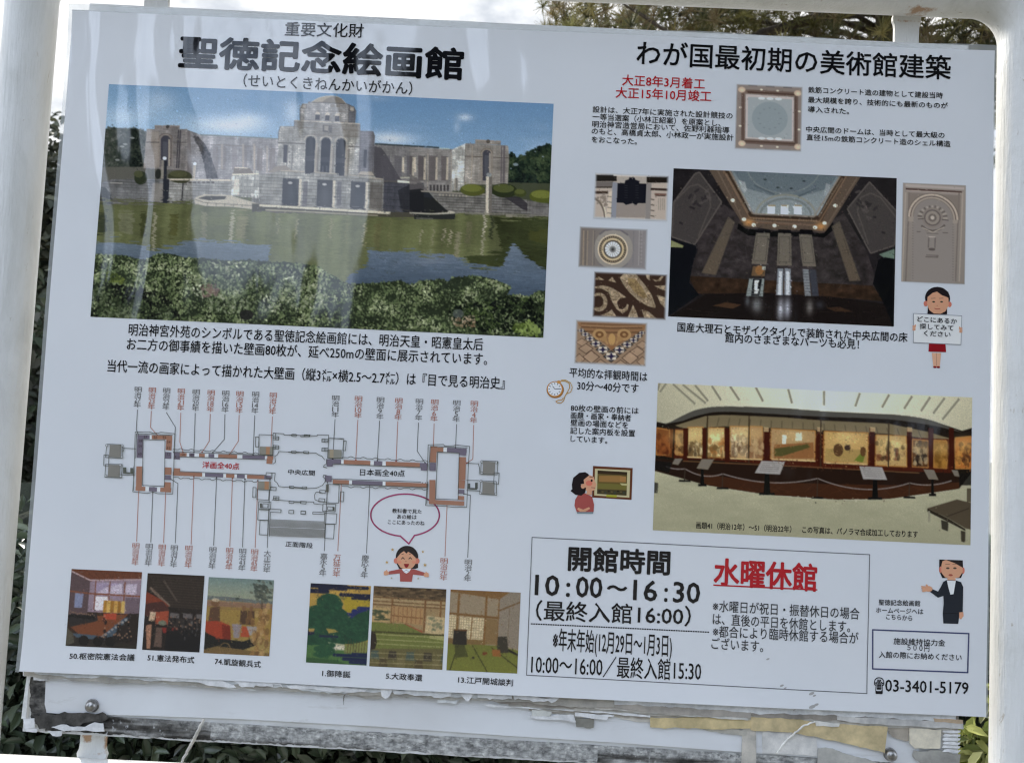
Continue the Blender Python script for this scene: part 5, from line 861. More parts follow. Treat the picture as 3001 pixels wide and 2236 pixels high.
def crackle(U, V, nv, nu):
    n1 = noise(nv, nu, 9, 4, 4); n2 = noise(nv, nu, 60, 8, 3); n3 = noise(nv, nu, 5, 9, 3); ox = U * 2450 + 137
    h = .5 + n1 * .5; c = np.array([150, 150, 148.])[None, None] * (1 + n1[..., None] * .28 + n3[..., None] * .15)
    crack = np.clip(1 - abs(noise(nv, nu, 14, 5, 3)) * 9, 0, 1)[..., None] * np.clip(.3 + n2, 0, 1)[..., None]; c = c * (1 - crack * .5)
    dark = np.where(ox < 595, np.clip(1.2 - 1.7 * np.clip((ox - 320) / 320, 0, 1) * (1 - V), 0, 1), np.where((ox > 1670), np.clip((V - .40) * 6, 0, 1), np.clip((V - .80) * 5, 0, 1) * (ox < 1050)))
    dark = dark * np.clip(.75 + n2 * 1.1 + n1 * .5, 0, 1); dk = np.array([52, 50, 47.]) * (1 + n1[..., None] * .5); c = c * (1 - dark[..., None]) + dk * dark[..., None]
    white = np.clip((n3 - .42) * 6, 0, 1)[..., None] * dark[..., None]; c = c * (1 - white) + np.array([178, 180, 182.]) * white
    return h, c
band('adhesive_strip', (137, 2086), (2720, 2238), 52, crackle, 1500, 34)
band('adhesive_strip', (133, 1960), (138, 2112), 47, lambda U, V, nv, nu: (.5 + noise(nv, nu, 8, 8, 3) * .5, np.array([84, 82, 79.])[None, None] * (1 + noise(nv, nu, 6, 14, 4)[..., None] * .55 + noise(nv, nu, 30, 30, 2)[..., None] * .3)), 110, 36)
_np = [0]
def patch(name, pts, col, dy, jag=0., parent=None, mat=None, thick=.0006, label=None):
    """a scrap of paper, tape or film: jagged outline, own thickness, slightly lifted"""
    P = []; n = len(pts); _np[0] += 1; dy = dy + _np[0] * .000013; thick = thick + _np[0] * .000003
    for i in range(n):
        a = np.array(pts[i], float); b = np.array(pts[(i + 1) % n], float); m = max(1, int(np.hypot(*(b - a)) / 9)) if jag else 1; ph = rng.random(4) * 6
        for k in range(m): P.append(a + (b - a) * k / m + (np.array([0, jag * (.8 * math.sin(k * .55 + ph[0]) + .5 * math.sin(k * 1.27 + ph[1])) + rng.normal() * jag * .28]) if k else 0))
    y0 = YF - dy; v, f = prism([pt(p, y0) for p in P], y0 - thick, y0)
    me = mesh_py(name, v, f); c = np.asarray(lin(col)) * 1.5; setcol(me, np.clip(c, 0, .8)); o = link(name, me, mat or M_SCRAP, parent or panel)
    if label: o['label'] = label
    return o
Z1, Z2, Z3, Z4 = T(0, 1960, 2.771), T(700, 1960, 2.771), T(1400, 1960, 2.771), T(2200, 1960, 2.768)
# long layers of old paper left under the poster's lower edge
for k in range(7):
    x0 = 60 + rng.random() * 60 if k < 3 else 1250 + k * 60; x1 = 2820 - rng.random() * 60 if k > 1 else 1500 + 300 * k
    f_ = lambda x: 1968 + (x - 52) * .0489
    drop = [8, 16, 14, 26, 36, 44, 52][k]; pts = [(x0, f_(x0) - 30), (x1, f_(x1) - 30)] + [(x, f_(x) + drop + rng.normal() * 3 - (6 if x < x0 + 80 else 0)) for x in np.linspace(x1, x0, 14)]
    patch('torn_paper', pts, [(176, 178, 178), (150, 146, 138), (192, 194, 196), (132, 126, 118), (160, 156, 148), (146, 140, 130), (176, 172, 164)][k], .0095 - k * .0011, 2.2)
for Z_, pts, col, dy, jg in (
        (Z1, [(270, 35), (560, 35), (960, 40), (970, 58), (420, 62), (380, 90), (275, 88)], (200, 202, 202), .0045, 1.5), (Z1, [(1200, 50), (1740, 75), (1900, 130), (1920, 150), (1760, 140), (1600, 105), (1200, 80)], (206, 207, 206), .0105, 2),
        (Z1, [(1880, 85), (2217, 110), (2217, 145), (2080, 125), (2060, 150), (1960, 130)], (208, 212, 214), .0108, 3), (Z2, [(0, 95), (340, 112), (360, 150), (330, 125), (140, 130), (110, 145), (0, 130)], (204, 208, 212), .0108, 3),
        (Z2, [(380, 120), (1050, 158), (1020, 185), (870, 190), (400, 150)], (196, 200, 206), .0106, 2.5), (Z2, [(1150, 160), (1250, 165), (1230, 210), (1190, 240), (1160, 220)], (206, 208, 212), .0109, 2.5),
        (Z2, [(1250, 160), (1730, 185), (1720, 220), (1640, 235), (1560, 215), (1260, 200)], (192, 196, 208), .0108, 3), (Z2, [(1790, 190), (1910, 200), (1860, 265), (1840, 250)], (208, 211, 214), .0110, 2), (Z2, [(1950, 200), (2217, 210), (2217, 240), (2060, 235), (2040, 250), (1960, 230)], (204, 208, 214), .0108, 3),
        (Z2, [(1620, 230), (1790, 250), (1760, 280), (1610, 270)], (188, 190, 190), .0066, 1), (Z2, [(880, 190), (1150, 195), (1190, 240), (1000, 232), (900, 215)], (150, 146, 138), .0060, 2),
        (Z3, [(0, 195), (120, 205), (110, 245), (60, 235), (0, 235)], (204, 208, 214), .0108, 3), (Z3, [(290, 215), (660, 235), (630, 262), (600, 275), (570, 255), (450, 265), (330, 235), (300, 250)], (208, 212, 218), .0110, 3), (Z3, [(665, 232), (790, 240), (790, 265), (650, 262)], (176, 164, 148), .0075, 1),
        (Z3, [(60, 285), (500, 318), (1100, 350), (1400, 375), (1400, 392), (900, 345), (60, 300)], (196, 196, 192), .0062, 1.2), (Z3, [(440, 330), (600, 345), (600, 362), (580, 385), (440, 375)], (186, 186, 180), .0056, 2), (Z3, [(420, 372), (780, 372), (800, 430), (640, 412), (430, 395)], (202, 204, 204), .0052, 2.5),
        (Z3, [(790, 352), (1108, 375), (1100, 388), (1060, 385), (1050, 412), (790, 380)], (196, 204, 202), .0058, 1), (Z3, [(790, 395), (945, 398), (940, 472), (800, 465)], (118, 116, 108), .0040, 2),
        (Z3, [(800, 270), (1500, 300), (2217, 350), (2217, 395), (1600, 370), (950, 310)], (150, 144, 136), .0072, 1.5), (Z3, [(930, 305), (1700, 345), (2200, 400), (2190, 415), (1600, 372), (950, 318)], (176, 174, 168), .0068, 1.2),
        (Z3, [(1400, 390), (1600, 398), (1800, 385), (2217, 412), (2217, 480), (1900, 488), (1600, 470), (1520, 482), (1400, 470)], (176, 160, 122), .0048, 1.2), (Z3, [(1800, 480), (2190, 490), (2180, 540), (1980, 520)], (158, 154, 144), .0034, 1.5), (Z3, [(2150, 480), (2260, 470), (2260, 764), (2140, 764)], (170, 165, 156), .0030, 2),
        (Z4, [(0, 385), (400, 405), (520, 435), (1110, 465), (1085, 678), (860, 620), (560, 555), (330, 510), (60, 500), (0, 492)], (178, 162, 126), .0050, 1.2), (Z4, [(520, 420), (720, 440), (715, 465), (530, 460)], (188, 186, 180), .0064, 1), (Z4, [(1120, 468), (1275, 470), (1280, 580), (1180, 560), (1120, 520)], (150, 142, 130), .0036, 2),
        (Z4, [(1285, 478), (1545, 490), (1535, 640), (1330, 642), (1288, 600)], (192, 184, 166), .0052, 1.2), (Z4, [(700, 380), (1720, 430), (1725, 485), (900, 440), (700, 410)], (172, 170, 166), .0068, 1), (Z4, [(1480, 395), (1720, 412), (1720, 440), (1490, 425)], (168, 148, 124), .0072, 1),
        (Z4, [(545, 640), (640, 640), (900, 720), (1040, 764), (540, 764)], (158, 156, 150), .0030, 2.5), (Z4, [(1320, 655), (1560, 660), (1700, 690), (1690, 764), (1380, 764), (1310, 700)], (138, 136, 130), .0034, 3), (Z4, [(90, 500), (520, 510), (540, 640), (540, 700), (95, 680)], (184, 182, 178), .0026, 1)):
    patch('torn_paper', Z_(*pts), col, dy, jg)
for k in range(6):                                                     # wrinkled clear tape at the right-hand edge
    y = 490 + k * 32; patch('tape_wrinkle', Z4((1560 + k % 2 * 14, y), (1700, y + 6), (1696 - k * 2, y + 24), (1552, y + 20)), (206, 206, 204), .0040 + .0006 * (k % 2), 1.5)
# ragged dark patch and bare paint at the lower left corner
patch('peeled_patch', Z1((285, 375), (400, 365), (700, 350), (860, 362), (880, 400), (830, 425), (700, 430), (640, 470), (560, 445), (500, 450), (400, 490), (320, 485), (290, 440)), (70, 68, 65), .0034, 3.5, mat=M_TAPE)
for pts in ([(190, 395), (280, 398), (285, 470), (200, 478)], [(420, 468), (520, 448), (570, 465), (690, 468), (770, 430), (840, 440), (850, 505), (500, 495)], [(210, 480), (305, 485), (300, 512), (215, 505)], [(390, 500), (510, 500), (500, 540), (430, 540)]): patch('paint_flake', Z1(*pts), (210, 212, 212), .0042, 1.5)
patch('paint_flake', Z1((225, 30), (255, 32), (235, 150), (215, 400), (175, 400), (205, 160)), (196, 194, 190), .0030, 1.5)
def strip(name, pts, w, col, dy, label):
    P = [np.array(at(p[0], p[1], YF - dy - .004 * math.sin(i * 1.3))) for i, p in enumerate(pts)]; q = []
    for a, b in zip(P[:-1], P[1:]):
        for k in range(6): q.append(a + (b - a) * k / 6 + rng.normal(size=3) * .0003)
    n = len(q); v, f = tube(q, [w * (.35 + .65 * math.sin(math.pi * min(1, (i + 4) / n)) ** .5) for i in range(n)], 8); me = mesh_py(name, v, f, True); setcol(me, lin(col) * 1.4); o = link(name, me, M_SCRAP, panel); o['label'] = label
strip('frayed_strip', Z1((1658, 405), (1620, 475), (1585, 545), (1560, 600), (1520, 670), (1470, 765), (1440, 830)), .0021, (168, 164, 156), .006, 'pale frayed strip hanging over the lower edge')
strip('frayed_strip', Z4((520, 425), (430, 460), (360, 515), (300, 570), (240, 640), (205, 690)), .0012, (204, 202, 196), .007, 'thin pale thread curving over tan paper')
strip('paper_curl', Z2((870, 195), (858, 215), (850, 250), (846, 290)), .0007, (110, 106, 100), .006, 'thin dark curl of torn paper')
for p in ((271, 2066), (2608, 2209)):
    c = at(*p, YF - .003); bm = bmesh.new(); bmesh.ops.create_uvsphere(bm, u_segments=24, v_segments=14, radius=.0072)
    for v in bm.verts:
        v.co = Vector((v.co.x, v.co.y * .82 - .003 if v.co.y < 0 else min(v.co.y, .002), v.co.z))
    r = bmesh.ops.create_cone(bm, cap_ends=True, segments=32, radius1=.0080, radius2=.0080, depth=.0010, matrix=Matrix.Rotation(math.pi / 2, 4, 'X'))
    me = bpy.data.meshes.new('bolt'); bm.to_mesh(me); bm.free(); me.polygons.foreach_set('use_smooth', [True] * len(me.polygons)); o = link('bolt', me, M_STEEL); o.parent = panel; o.matrix_parent_inverse = panel.matrix_world.inverted(); o.location = tuple(c); 
    o.matrix_parent_inverse = Matrix.Identity(4)

# ---------------------------------------------------------------- the poster
poster = empty('poster', (0, 0, 0)); tag(poster, 'large laminated museum poster with photographs, floor plan and opening hours', 'poster')
def wv(x, z):
    x = np.asarray(x, float); z = np.asarray(z, float) - ZC
    w = .0016 * np.sin(5.3 * x + .8) * np.sin(4.1 * z + 1.2) + .0007 * np.sin(12.5 * x + 3 * z + 1) + .0005 * np.sin(15 * z + 4 * x)
    b = np.clip((-z - .36) / .06, 0, 1); w = w - b * b * (.0022 + .0014 * np.sin(7 * x + .5)); t = np.clip((z - .37) / .05, 0, 1); w = w - t * t * (.0014 + .0016 * np.sin(9 * x + 1))
    return w
PW, PH = 1.189, .841
px0, px1, pz0, pz1 = -PW / 2 + .0045, PW / 2 - .002, ZC - PH / 2 + .001, ZC + PH / 2 - .0068
nx, nz_ = 320, 230; X, Zz = np.meshgrid(np.linspace(px0, px1, nx), np.linspace(pz0, pz1, nz_))
Zz = Zz + np.where(np.arange(nz_)[:, None] == nz_ - 1, .0006 * np.sin(X * 31), 0)
pp = link('paper', mesh_np('paper', np.c_[X.ravel(), wv(X, Zz).ravel(), Zz.ravel()], grid_faces(nx, nz_), True), M_PAPER, poster)
# clear margin of the laminate
fx0, fx1, fz0, fz1 = -PW / 2, PW / 2, ZC - PH / 2, ZC + PH / 2
V = []; F = []
def fstrip(a, b, n):           # a, b functions of q -> (x, z)
    o_ = len(V)
    for k in range(n + 1):
        for p in (a(k / n), b(k / n)): V.append((p[0], float(wv(p[0], p[1])) - .0001, p[1]))
    for k in range(n): i = o_ + 2 * k; F.append([i, i + 1, i + 3, i + 2])
jt = lambda q: .0012 * math.sin(q * 19) + .0008 * math.sin(q * 47 + 1)
fstrip(lambda q: (fx0 + (fx1 - fx0) * q, pz1 - .0006), lambda q: (fx0 + (fx1 - fx0) * q, fz1 + jt(q)), 240); fstrip(lambda q: (fx0, fz0 + (pz1 - fz0) * q), lambda q: (px0 + .0002, fz0 + (pz1 - fz0) * q), 120); fstrip(lambda q: (px1 - .0002, fz0 + (pz1 - fz0) * q), lambda q: (fx1, fz0 + (pz1 - fz0) * q), 120)
link('laminate_film', mesh_py('laminate_film', V, F, True), M_FILM, poster)

def place_pic(P, off=.00028):
    x = np.linspace(P.x0, P.x1, P.W); z = np.linspace(P.z1, P.z0, P.H); X, Zz = np.meshgrid(x, z); y = wv(X, Zz) - off
    o = link(P.name, mesh_np(P.name, np.c_[X.ravel(), y.ravel(), Zz.ravel()], grid_faces(P.W, P.H), True, ink(P.im.reshape(-1, 3))), M_PRINT, poster); return o
LAB = {'exterior_photo': 'printed photo of a grey stone domed building across a pond', 'great_hall_photo': 'dark printed photo looking up into a skylit hall', 'gallery_photo': 'wide printed photo of a curved gallery with rope barrier'}
for P in [pic_hall_exterior(), pic_great_hall(), pic_gallery()] + pic_small() + pic_murals():
    o = place_pic(P)
    if P.name in LAB: o['label'] = LAB[P.name]

class Ink:
    """flat printed shapes (lines, polygons, ellipses) given in photograph pixels, laid on the poster"""
    def __init__(s): s.v = []; s.f = []; s.c = []; s.n = 0
    def _add(s, w, faces, col, step=True):
        o = len(s.v); off = .00032 + s.n * .000012
        if step: s.n += 1
        for x, z in w: s.v.append((x, float(wv(x, z)) - off, z))
        for f in faces: s.f.append([i + o for i in f]); s.c.append(ink(col))
        return s
    def poly(s, pts, col): w = at_arr(pts); s._add(w, [list(range(len(w)))], col); return s
    def line(s, pts, wd, col, step=True):
        w = at_arr(pts); h = wd / 2300 / 2
        for a, b in zip(w[:-1], w[1:]):
            d = b - a; l = np.hypot(*d)
            if l < 1e-6: continue
            n = np.array([-d[1], d[0]]) / l * h; a = a - d / l * h * .6; b = b + d / l * h * .6; m = max(1, int(l / .008)); q = []
            for k in range(m + 1): p = a + (b - a) * k / m; q += [p + n, p - n]
            s._add(q, [[2 * k, 2 * k + 1, 2 * k + 3, 2 * k + 2] for k in range(m)], col, False)
        if step: s.n += 1
        return s
    def ell(s, c, rx, ry, col, rot=0, n=24):
        w = at_arr([c])[0]; t = np.linspace(0, 2 * math.pi, n, endpoint=False); x = np.cos(t) * rx / 2300; z = np.sin(t) * ry / 2300; s._add(np.c_[w[0] + x * math.cos(rot) - z * math.sin(rot), w[1] + x * math.sin(rot) + z * math.cos(rot)], [list(range(n))], col); return s
    def build(s, name, label=None):
        me = mesh_py(name, s.v, s.f); cols = []
        for p, c in zip(me.polygons, s.c): cols += [c] * p.loop_total
        setcol(me, np.array(cols), 'CORNER'); o = link(name, me, M_PRINT, poster)
        if label: o['label'] = label
        return o
BLK, RED, GRY, ORG = (14, 16, 24), (172, 30, 44), (98, 102, 110), (168, 110, 98)
_cu = bpy.data.curves.new('txt', 'FONT'); _to = bpy.data.objects.new('txt', _cu); COL.objects.link(_to)
_cu.resolution_u = 2
def glyphs(txt, bold):
    _cu.body = txt; bpy.context.view_layer.update(); dg = bpy.context.evaluated_depsgraph_get()
    me = bpy.data.meshes.new_from_object(_to.evaluated_get(dg), depsgraph=dg); v = np.zeros(len(me.vertices) * 3, np.float32); me.vertices.foreach_get('co', v); f = [list(p.vertices) for p in me.polygons]; bpy.data.meshes.remove(me); return v.reshape(-1, 3)[:, :2].astype(float), f
class Text:
    def __init__(s): s.v = []; s.f = []; s.c = []
    def add(s, txt, p0, p1, em, bold=.0, col=BLK, off=.00045):
        """one line: ink from p0 to p1 (mid-height, photo pixels), em = size of a full-width character in photo pixels"""
        g, f = glyphs(txt, bold); w = at_arr([p0, p1]); e = em / 2300.; x0, x1 = g[:, 0].min(), g[:, 0].max(); q = (g[:, 0] - x0) / (x1 - x0); b = bold * e * .62; dx = abs(w[1, 0] - w[0, 0])
        for i in range(9 if bold > .03 else 5 if bold > .009 else 1):                  # heavier strokes: the line printed over itself, slightly shifted
            a = i * math.pi / (4 if bold > .03 else 2) + (0 if bold > .03 else .785); r = b if i < (8 if bold > .03 else 4) else 0
            if bold <= .009: r = 0
            x = w[0, 0] + b + (w[1, 0] - w[0, 0] - 2 * b) * q + r * math.cos(a); z = w[0, 1] + (w[1, 1] - w[0, 1]) * q + (g[:, 1] - .37) * e + r * math.sin(a); o = len(s.v); y = wv(x, z) - off - i * .000008
            s.v += list(zip(x, y, z)); s.f += [[j + o for j in k] for k in f]; s.c += [ink(col)] * len(x)
        return s
    def build(s, name, label=None):
        me = mesh_py(name, s.v, s.f); setcol(me, np.array(s.c)); o = link(name, me, M_PRINT, poster)
        if label: o['label'] = label
        return o
def block(name, em, bold, col, *lines, label=None):
    t = Text()
    for txt, (a, b) in lines: t.add(txt, a, b, em, bold, col)
    return t.build(name, label)
e = 1 / .73875
block('heading', 34 * e, .010, BLK, ('重要文化財', D((618, 65), (788, 69))))
block('title', 74 * e, .052, BLK, ('聖徳記念絵画館', D((388, 114), (1004, 141))), label='bold black main title of the poster')
block('reading_guide', 31 * e, .010, (36, 38, 46), ('（せいとくきねんかいがかん）', D((528, 176), (893, 193))))
block('heading', 57 * e, .026, BLK, ('わが国最初期の美術館建築', D((1378, 116), (2059, 148))))
block('construction_dates', 26 * e, .024, RED, ('大正8年3月着工', D((1347, 174), (1526, 183))), ('大正15年10月竣工', D((1333, 201), (1540, 210))), label='two bold red lines of dates')
block('paragraph', 15.6 * e, .018, BLK, ('設計は、大正7年に実施された設計競技の', D((1283, 237), (1586, 252))), ('一等当選案（小林正紹案）を原案とし、', D((1283, 253), (1560, 268))), ('明治神宮造営局において、佐野利器指導', D((1282, 269), (1579, 283))), ('のもと、高橋貞太郎、小林政一が実施設計', D((1281, 284), (1588, 299))), ('をおこなった。', D((1281, 302), (1379, 307))))
block('paragraph', 44 / 2.203, .024, BLK, ('鉄筋コンクリート造の建物として建設当時', Q13((810, 581), (1680, 619))), ('最大規模を誇り、技術的にも最新のものが', Q13((808, 645), (1712, 685))), ('導入された。', Q13((808, 707), (1075, 721))), ('中央広間のドームは、当時として最大級の', Q13((795, 836), (1690, 876))), ('直径15mの鉄筋コンクリート造のシェル構造', Q13((798, 888), (1728, 932))))
block('caption', 22 * e, .024, BLK, ('国産大理石とモザイクタイルで装飾された中央広間の床', D((1467, 708), (1965, 731))), ('館内のさまざまなパーツも必見！', D((1570, 731), (1860, 746))))
block('paragraph', 28 * e, .014, BLK, ('明治神宮外苑のシンボルである聖徳記念絵画館には、明治天皇・昭憲皇太后', D((280, 714), (1046, 746))), ('お二方の御事績を描いた壁画80枚が、延べ250mの壁面に展示されています。', D((276, 745), (1055, 778))), ('当代一流の画家によって描かれた大壁画（縦3㍍×横2.5～2.7㍍）は『目で見る明治史』', D((234, 792), (1093, 830))))
block('visit_time_note', 22 * e, .018, BLK, ('平均的な拝観時間は', D((1233, 806), (1402, 816))), ('30分～40分です', W_((350, 238), (970, 270))))
block('paragraph', 72 / 3.4416, .022, BLK, ('80枚の壁画の前には', W_((285, 465), (970, 496))), ('画題・画家・奉納者', W_((285, 540), (895, 568))), ('壁画の場面などを', W_((283, 613), (865, 641))), ('記した案内板を設置', W_((280, 693), (935, 723))), ('しています。', W_((283, 775), (655, 795))))
block('room_name', 48 / 2.951, .02, BLK, ('中央広間', D((624, 1021), (682, 1024))))
block('room_name', 48 / 2.951, .02, BLK, ('正面階段', D((618, 1177), (677, 1181))))
block('room_name', 62 / 2.951, .024, RED, ('洋画全40点', F1((895, 714), (1215, 727))), label='red bold words on the floor plan')
block('room_name', 60 / 2.951, .016, BLK, ('日本画全40点', F2((518, 718), (905, 730))))
def era(rows, p0, p1, w, col):
    t = Text(); p0 = np.array(p0, float); p1 = np.array(p1, float); n = len(rows); h = (p1[1] - p0[1]) / n
    for i, r in enumerate(rows):
        c = p0 + (p1 - p0) * (i + .5) / n; hw = w / 2 * (.50 if len(r) == 1 and r.isdigit() else .86 if r.isdigit() else 1); t.add(r, (c[0] - hw, c[1] - hw * .047), (c[0] + hw, c[1] + hw * .047), h * (1.28 if r.isdigit() else 1.1), .004, col)
    t.build('era_label')
def mj(y): return ['明', '治', y, '年']
for k, (y, a, b) in enumerate((('27', (345, 40), (332, 220)), ('23', (467, 45), (453, 235)), ('22', (590, 50), (580, 240)), ('21', (717, 55), (707, 245)), ('20', (845, 62), (835, 250)), ('18', (975, 68), (965, 258)), ('16', (1102, 73), (1092, 262)), ('15', (1224, 77), (1214, 268)), ('14', (1360, 82), (1350, 270)), ('12', (1513, 90), (1502, 278)))): era(mj(y), *F1(a, b), 62 / 2.951, ORG if k % 2 else GRY)
for k, (y, a, b) in enumerate((('11', (310, 55), (303, 245)), ('10', (507, 60), (500, 252)), ('9', (697, 70), (688, 262)), ('8', (855, 78), (845, 268)), ('7', (1033, 85), (1022, 272)), ('6', (1165, 90), (1155, 280)), ('5', (1355, 97), (1347, 285)), ('4', (1507, 102), (1497, 295)))): era(mj(y), *F2(a, b), 64 / 2.951, ORG if k % 2 else GRY)
for k, (y, a, b) in enumerate((('28', (320, 1390), (310, 1582)), ('30', (435, 1395), (425, 1588)), ('35', (547, 1402), (537, 1592)), ('37', (652, 1408), (642, 1600)), ('38', (777, 1412), (768, 1605)), ('39', (985, 1425), (975, 1615)), ('42', (1130, 1432), (1120, 1622)), ('43', (1243, 1438), (1233, 1630)), ('45', (1347, 1443), (1337, 1637)))): era(mj(y), *F1(a, b), 62 / 2.951, ORG if y in ('28', '35', '38', '42', '45') else GRY)
era(list('大正元年'), *F1((1458, 1455), (1448, 1645)), 62 / 2.951, GRY); era(list('嘉永5年'), *F2((205, 1420), (193, 1615)), 64 / 2.951, GRY); era(list('万延元年'), *F2((320, 1428), (312, 1622)), 64 / 2.951, ORG); era(list('慶応3年'), *F2((565, 1435), (553, 1632)), 64 / 2.951, GRY); era(list('明治元年'), *F2((1245, 1460), (1237, 1652)), 64 / 2.951, ORG); era(mj('2'), *F2((1455, 1472), (1445, 1662)), 64 / 2.951, GRY)
for txt, pts in (('50.枢密院憲法会議', M1((90, 970), (745, 990))), ('51.憲法発布式', M1((875, 990), (1350, 1017))), ('74.凱旋観兵式', M1((1557, 1028), (2025, 1062)))): block('caption', 68 / 3.464, .026, BLK, (txt, pts))
for txt, pts in (('1.御降誕', M2((218, 943), (497, 958))), ('5.大政奉還', M2((845, 967), (1205, 987))), ('13.江戸開城談判', M2((1555, 1003), (2095, 1035)))): block('caption', 66 / 3.359, .026, BLK, (txt, pts))
block('bubble_text', 78 / 5.696, .018, BLK, ('教科書で見た', G_((455, 376), (945, 392))), ('あの絵は', G_((535, 474), (860, 484))), ('ここにあったのね', G_((380, 563), (995, 586))))
block('opening_hours', 160 / 2.203, .046, BLK, ('開館時間', Q32((1465, 332), (2125, 362))))
t = Text()
for txt, a, b in (('10', (1250, 496), (1410, 503)), (':', (1452, 506), (1480, 507)), ('00', (1515, 508), (1688, 516)), ('～', (1715, 520), (1848, 527)), ('16', (1885, 528), (2042, 536)), (':', (2085, 538), (2110, 539)), ('30', (2142, 541), (2318, 549))): t.add(txt, *Q32(a, b), 178 / 2.203 * (.55 if txt == '～' else 1), .075 if txt == '～' else .028)
t.build('opening_hours')
block('opening_hours', 44 * e, .022, BLK, ('（最終入館16:00）', D((1160, 1321), (1496, 1334))))
block('opening_hours', 50 * e, .012, BLK, ('※年末年始(12月29日～1月3日)', D((1197, 1384), (1455, 1398))))
block('opening_hours', 46 * e, .012, BLK, ('10:00～16:00／最終入館15:30', D((1150, 1436), (1518, 1452))))
t = Text(); t.add('水曜休館', *D((1545, 1237), (1768, 1251)), 60 * e, .04, RED).build('closing_day', 'bold red underlined closing day')
block('closing_notes', 26 * e, .013, (52, 56, 64), ('※水曜日が祝日・振替休日の場合', D((1543, 1311), (1860, 1328))), ('は、直後の平日を休館とします。', D((1543, 1339), (1840, 1356))), ('※都合により臨時休館する場合が', D((1543, 1366), (1858, 1381))), ('ございます。', D((1540, 1392), (1652, 1399))))
block('website_note', 66 / 3.842, .024, BLK, ('聖徳記念絵画館', R_((130, 590), (600, 606))), ('ホームページへは', R_((100, 678), (635, 697))), ('こちらから', R_((215, 752), (510, 771))))
block('admission_note', 76 / 3.842, .022, BLK, ('施設維持協力金', R_((300, 1028), (885, 1052))), ('５００円', R_((455, 1098), (705, 1112))), ('入館の際にお納めください', R_((135, 1178), (1070, 1216))))
block('phone_number', 176 / 3.842, .024, BLK, ('☎', R_((78, 1524), (195, 1528))), ('03-3401-5179', R_((205, 1520), (1150, 1556))))
t = Text()
for txt, (a, b) in (('どこにあるか', S4((135, 1183), (465, 1205))), ('探してみて', S4((155, 1243), (435, 1260))), ('ください', S4((190, 1302), (412, 1314)))): t.add(txt, a, b, 50 / 2.85, .026, BLK, .0011)
t.build('placard_text')
block('caption', 46 / 2.239, .024, BLK, ('画題41（明治12年）～51（明治22年）　この写真は、パノラマ合成加工しております', D2((335, 982), (1790, 1042))))

# frames and rules
k = Ink(); tl, tr, br, bl = D((1152, 1163), (1882, 1200), (1876, 1500), (1140, 1460)); k.line([tl, tr, br, bl, tl], 2.2, (92, 98, 112))
a, b = D((1150, 1350), (1537, 1368))
for i in range(74): q = i / 74; p = (a[0] + (b[0] - a[0]) * q, a[1] + (b[1] - a[1]) * q); k.line([p, (p[0] + 3.6, p[1] + .17)], 3.4, (40, 44, 52), False)
k.build('hours_frame')
Ink().line(D((1545, 1266), (1768, 1276)), 4, RED).build('underline'); k = Ink(); k.line(R_((65, 900), (1150, 945), (1140, 1385), (65, 1340), (65, 900)), 4, (66, 74, 118)).build('admission_frame', 'thin dark blue box')
# ---------------------------------------------------------------- floor plan
k = Ink(); PB, PO, PGRY, LN = (116, 114, 138), (160, 124, 112), (118, 122, 124), (84, 92, 92)
def cells(P0, a, b, w, spec, side=1):
    """a run of numbered picture bays from a to b (photo tile pixels), w wide"""
    a = np.array(a, float); b = np.array(b, float); d = (b - a); n = np.array([-d[1], d[0]]) / np.hypot(*d) * w * side; x = 0; tot = sum(s[1] for s in spec)
    for c, l in spec:
        p = a + d * x / tot; q = a + d * (x + l) / tot; x += l
        if c is not None: k.poly(P0(tuple(p), tuple(q), tuple(q + n), tuple(p + n)), c)
B, O, G = PB, PO, (204, 208, 214)
cells(F1, (335, 455), (635, 462), 34, [(B, 105), (G, 18), (O, 177)]); cells(F1, (385, 490), (378, 655), 52, [(B, 165)]); cells(F1, (635, 490), (628, 590), 50, [(O, 100)]); cells(F1, (628, 605), (625, 662), 55, [(B, 57)])
cells(F1, (648, 605), (645, 665), -56, [(B, 60)]); cells(F1, (700, 610), (1510, 638), 30, [(O, 60), (G, 22), (B, 45), (G, 40), (O, 50), (G, 32), (B, 50), (G, 34), (O, 165), (G, 45), (B, 195), (G, 20), (O, 52)]); k.poly(F1((1452, 655), (1505, 660), (1500, 706), (1450, 704)), O)
cells(F1, (375, 728), (370, 930), 50, [(O, 202)]); cells(F1, (318, 900), (625, 915), 36, [(O, 85), (G, 30), (B, 70), (G, 28), (O, 94)]); cells(F1, (628, 738), (625, 800), 60, [(O, 62)]); cells(F1, (624, 806), (622, 845), 58, [(B, 39)]); cells(F1, (622, 865), (618, 930), 58, [(O, 65)])
cells(F1, (645, 742), (642, 805), -58, [(O, 63)]); cells(F1, (640, 772), (1490, 808), 32, [(O, 265), (G, 25), (B, 165), (G, 25), (O, 75), (G, 22), (B, 72), (G, 20), (O, 155), (B, 60)])
cells(F2, (230, 605), (1105, 640), 36, [(B, 130), (G, 22), (O, 235), (G, 30), (B, 75), (G, 30), (O, 300), (B, 70)]); k.poly(F2((232, 640), (285, 642), (283, 668), (230, 668)), B); k.poly(F2((1045, 670), (1100, 672), (1098, 705), (1043, 702)), B)
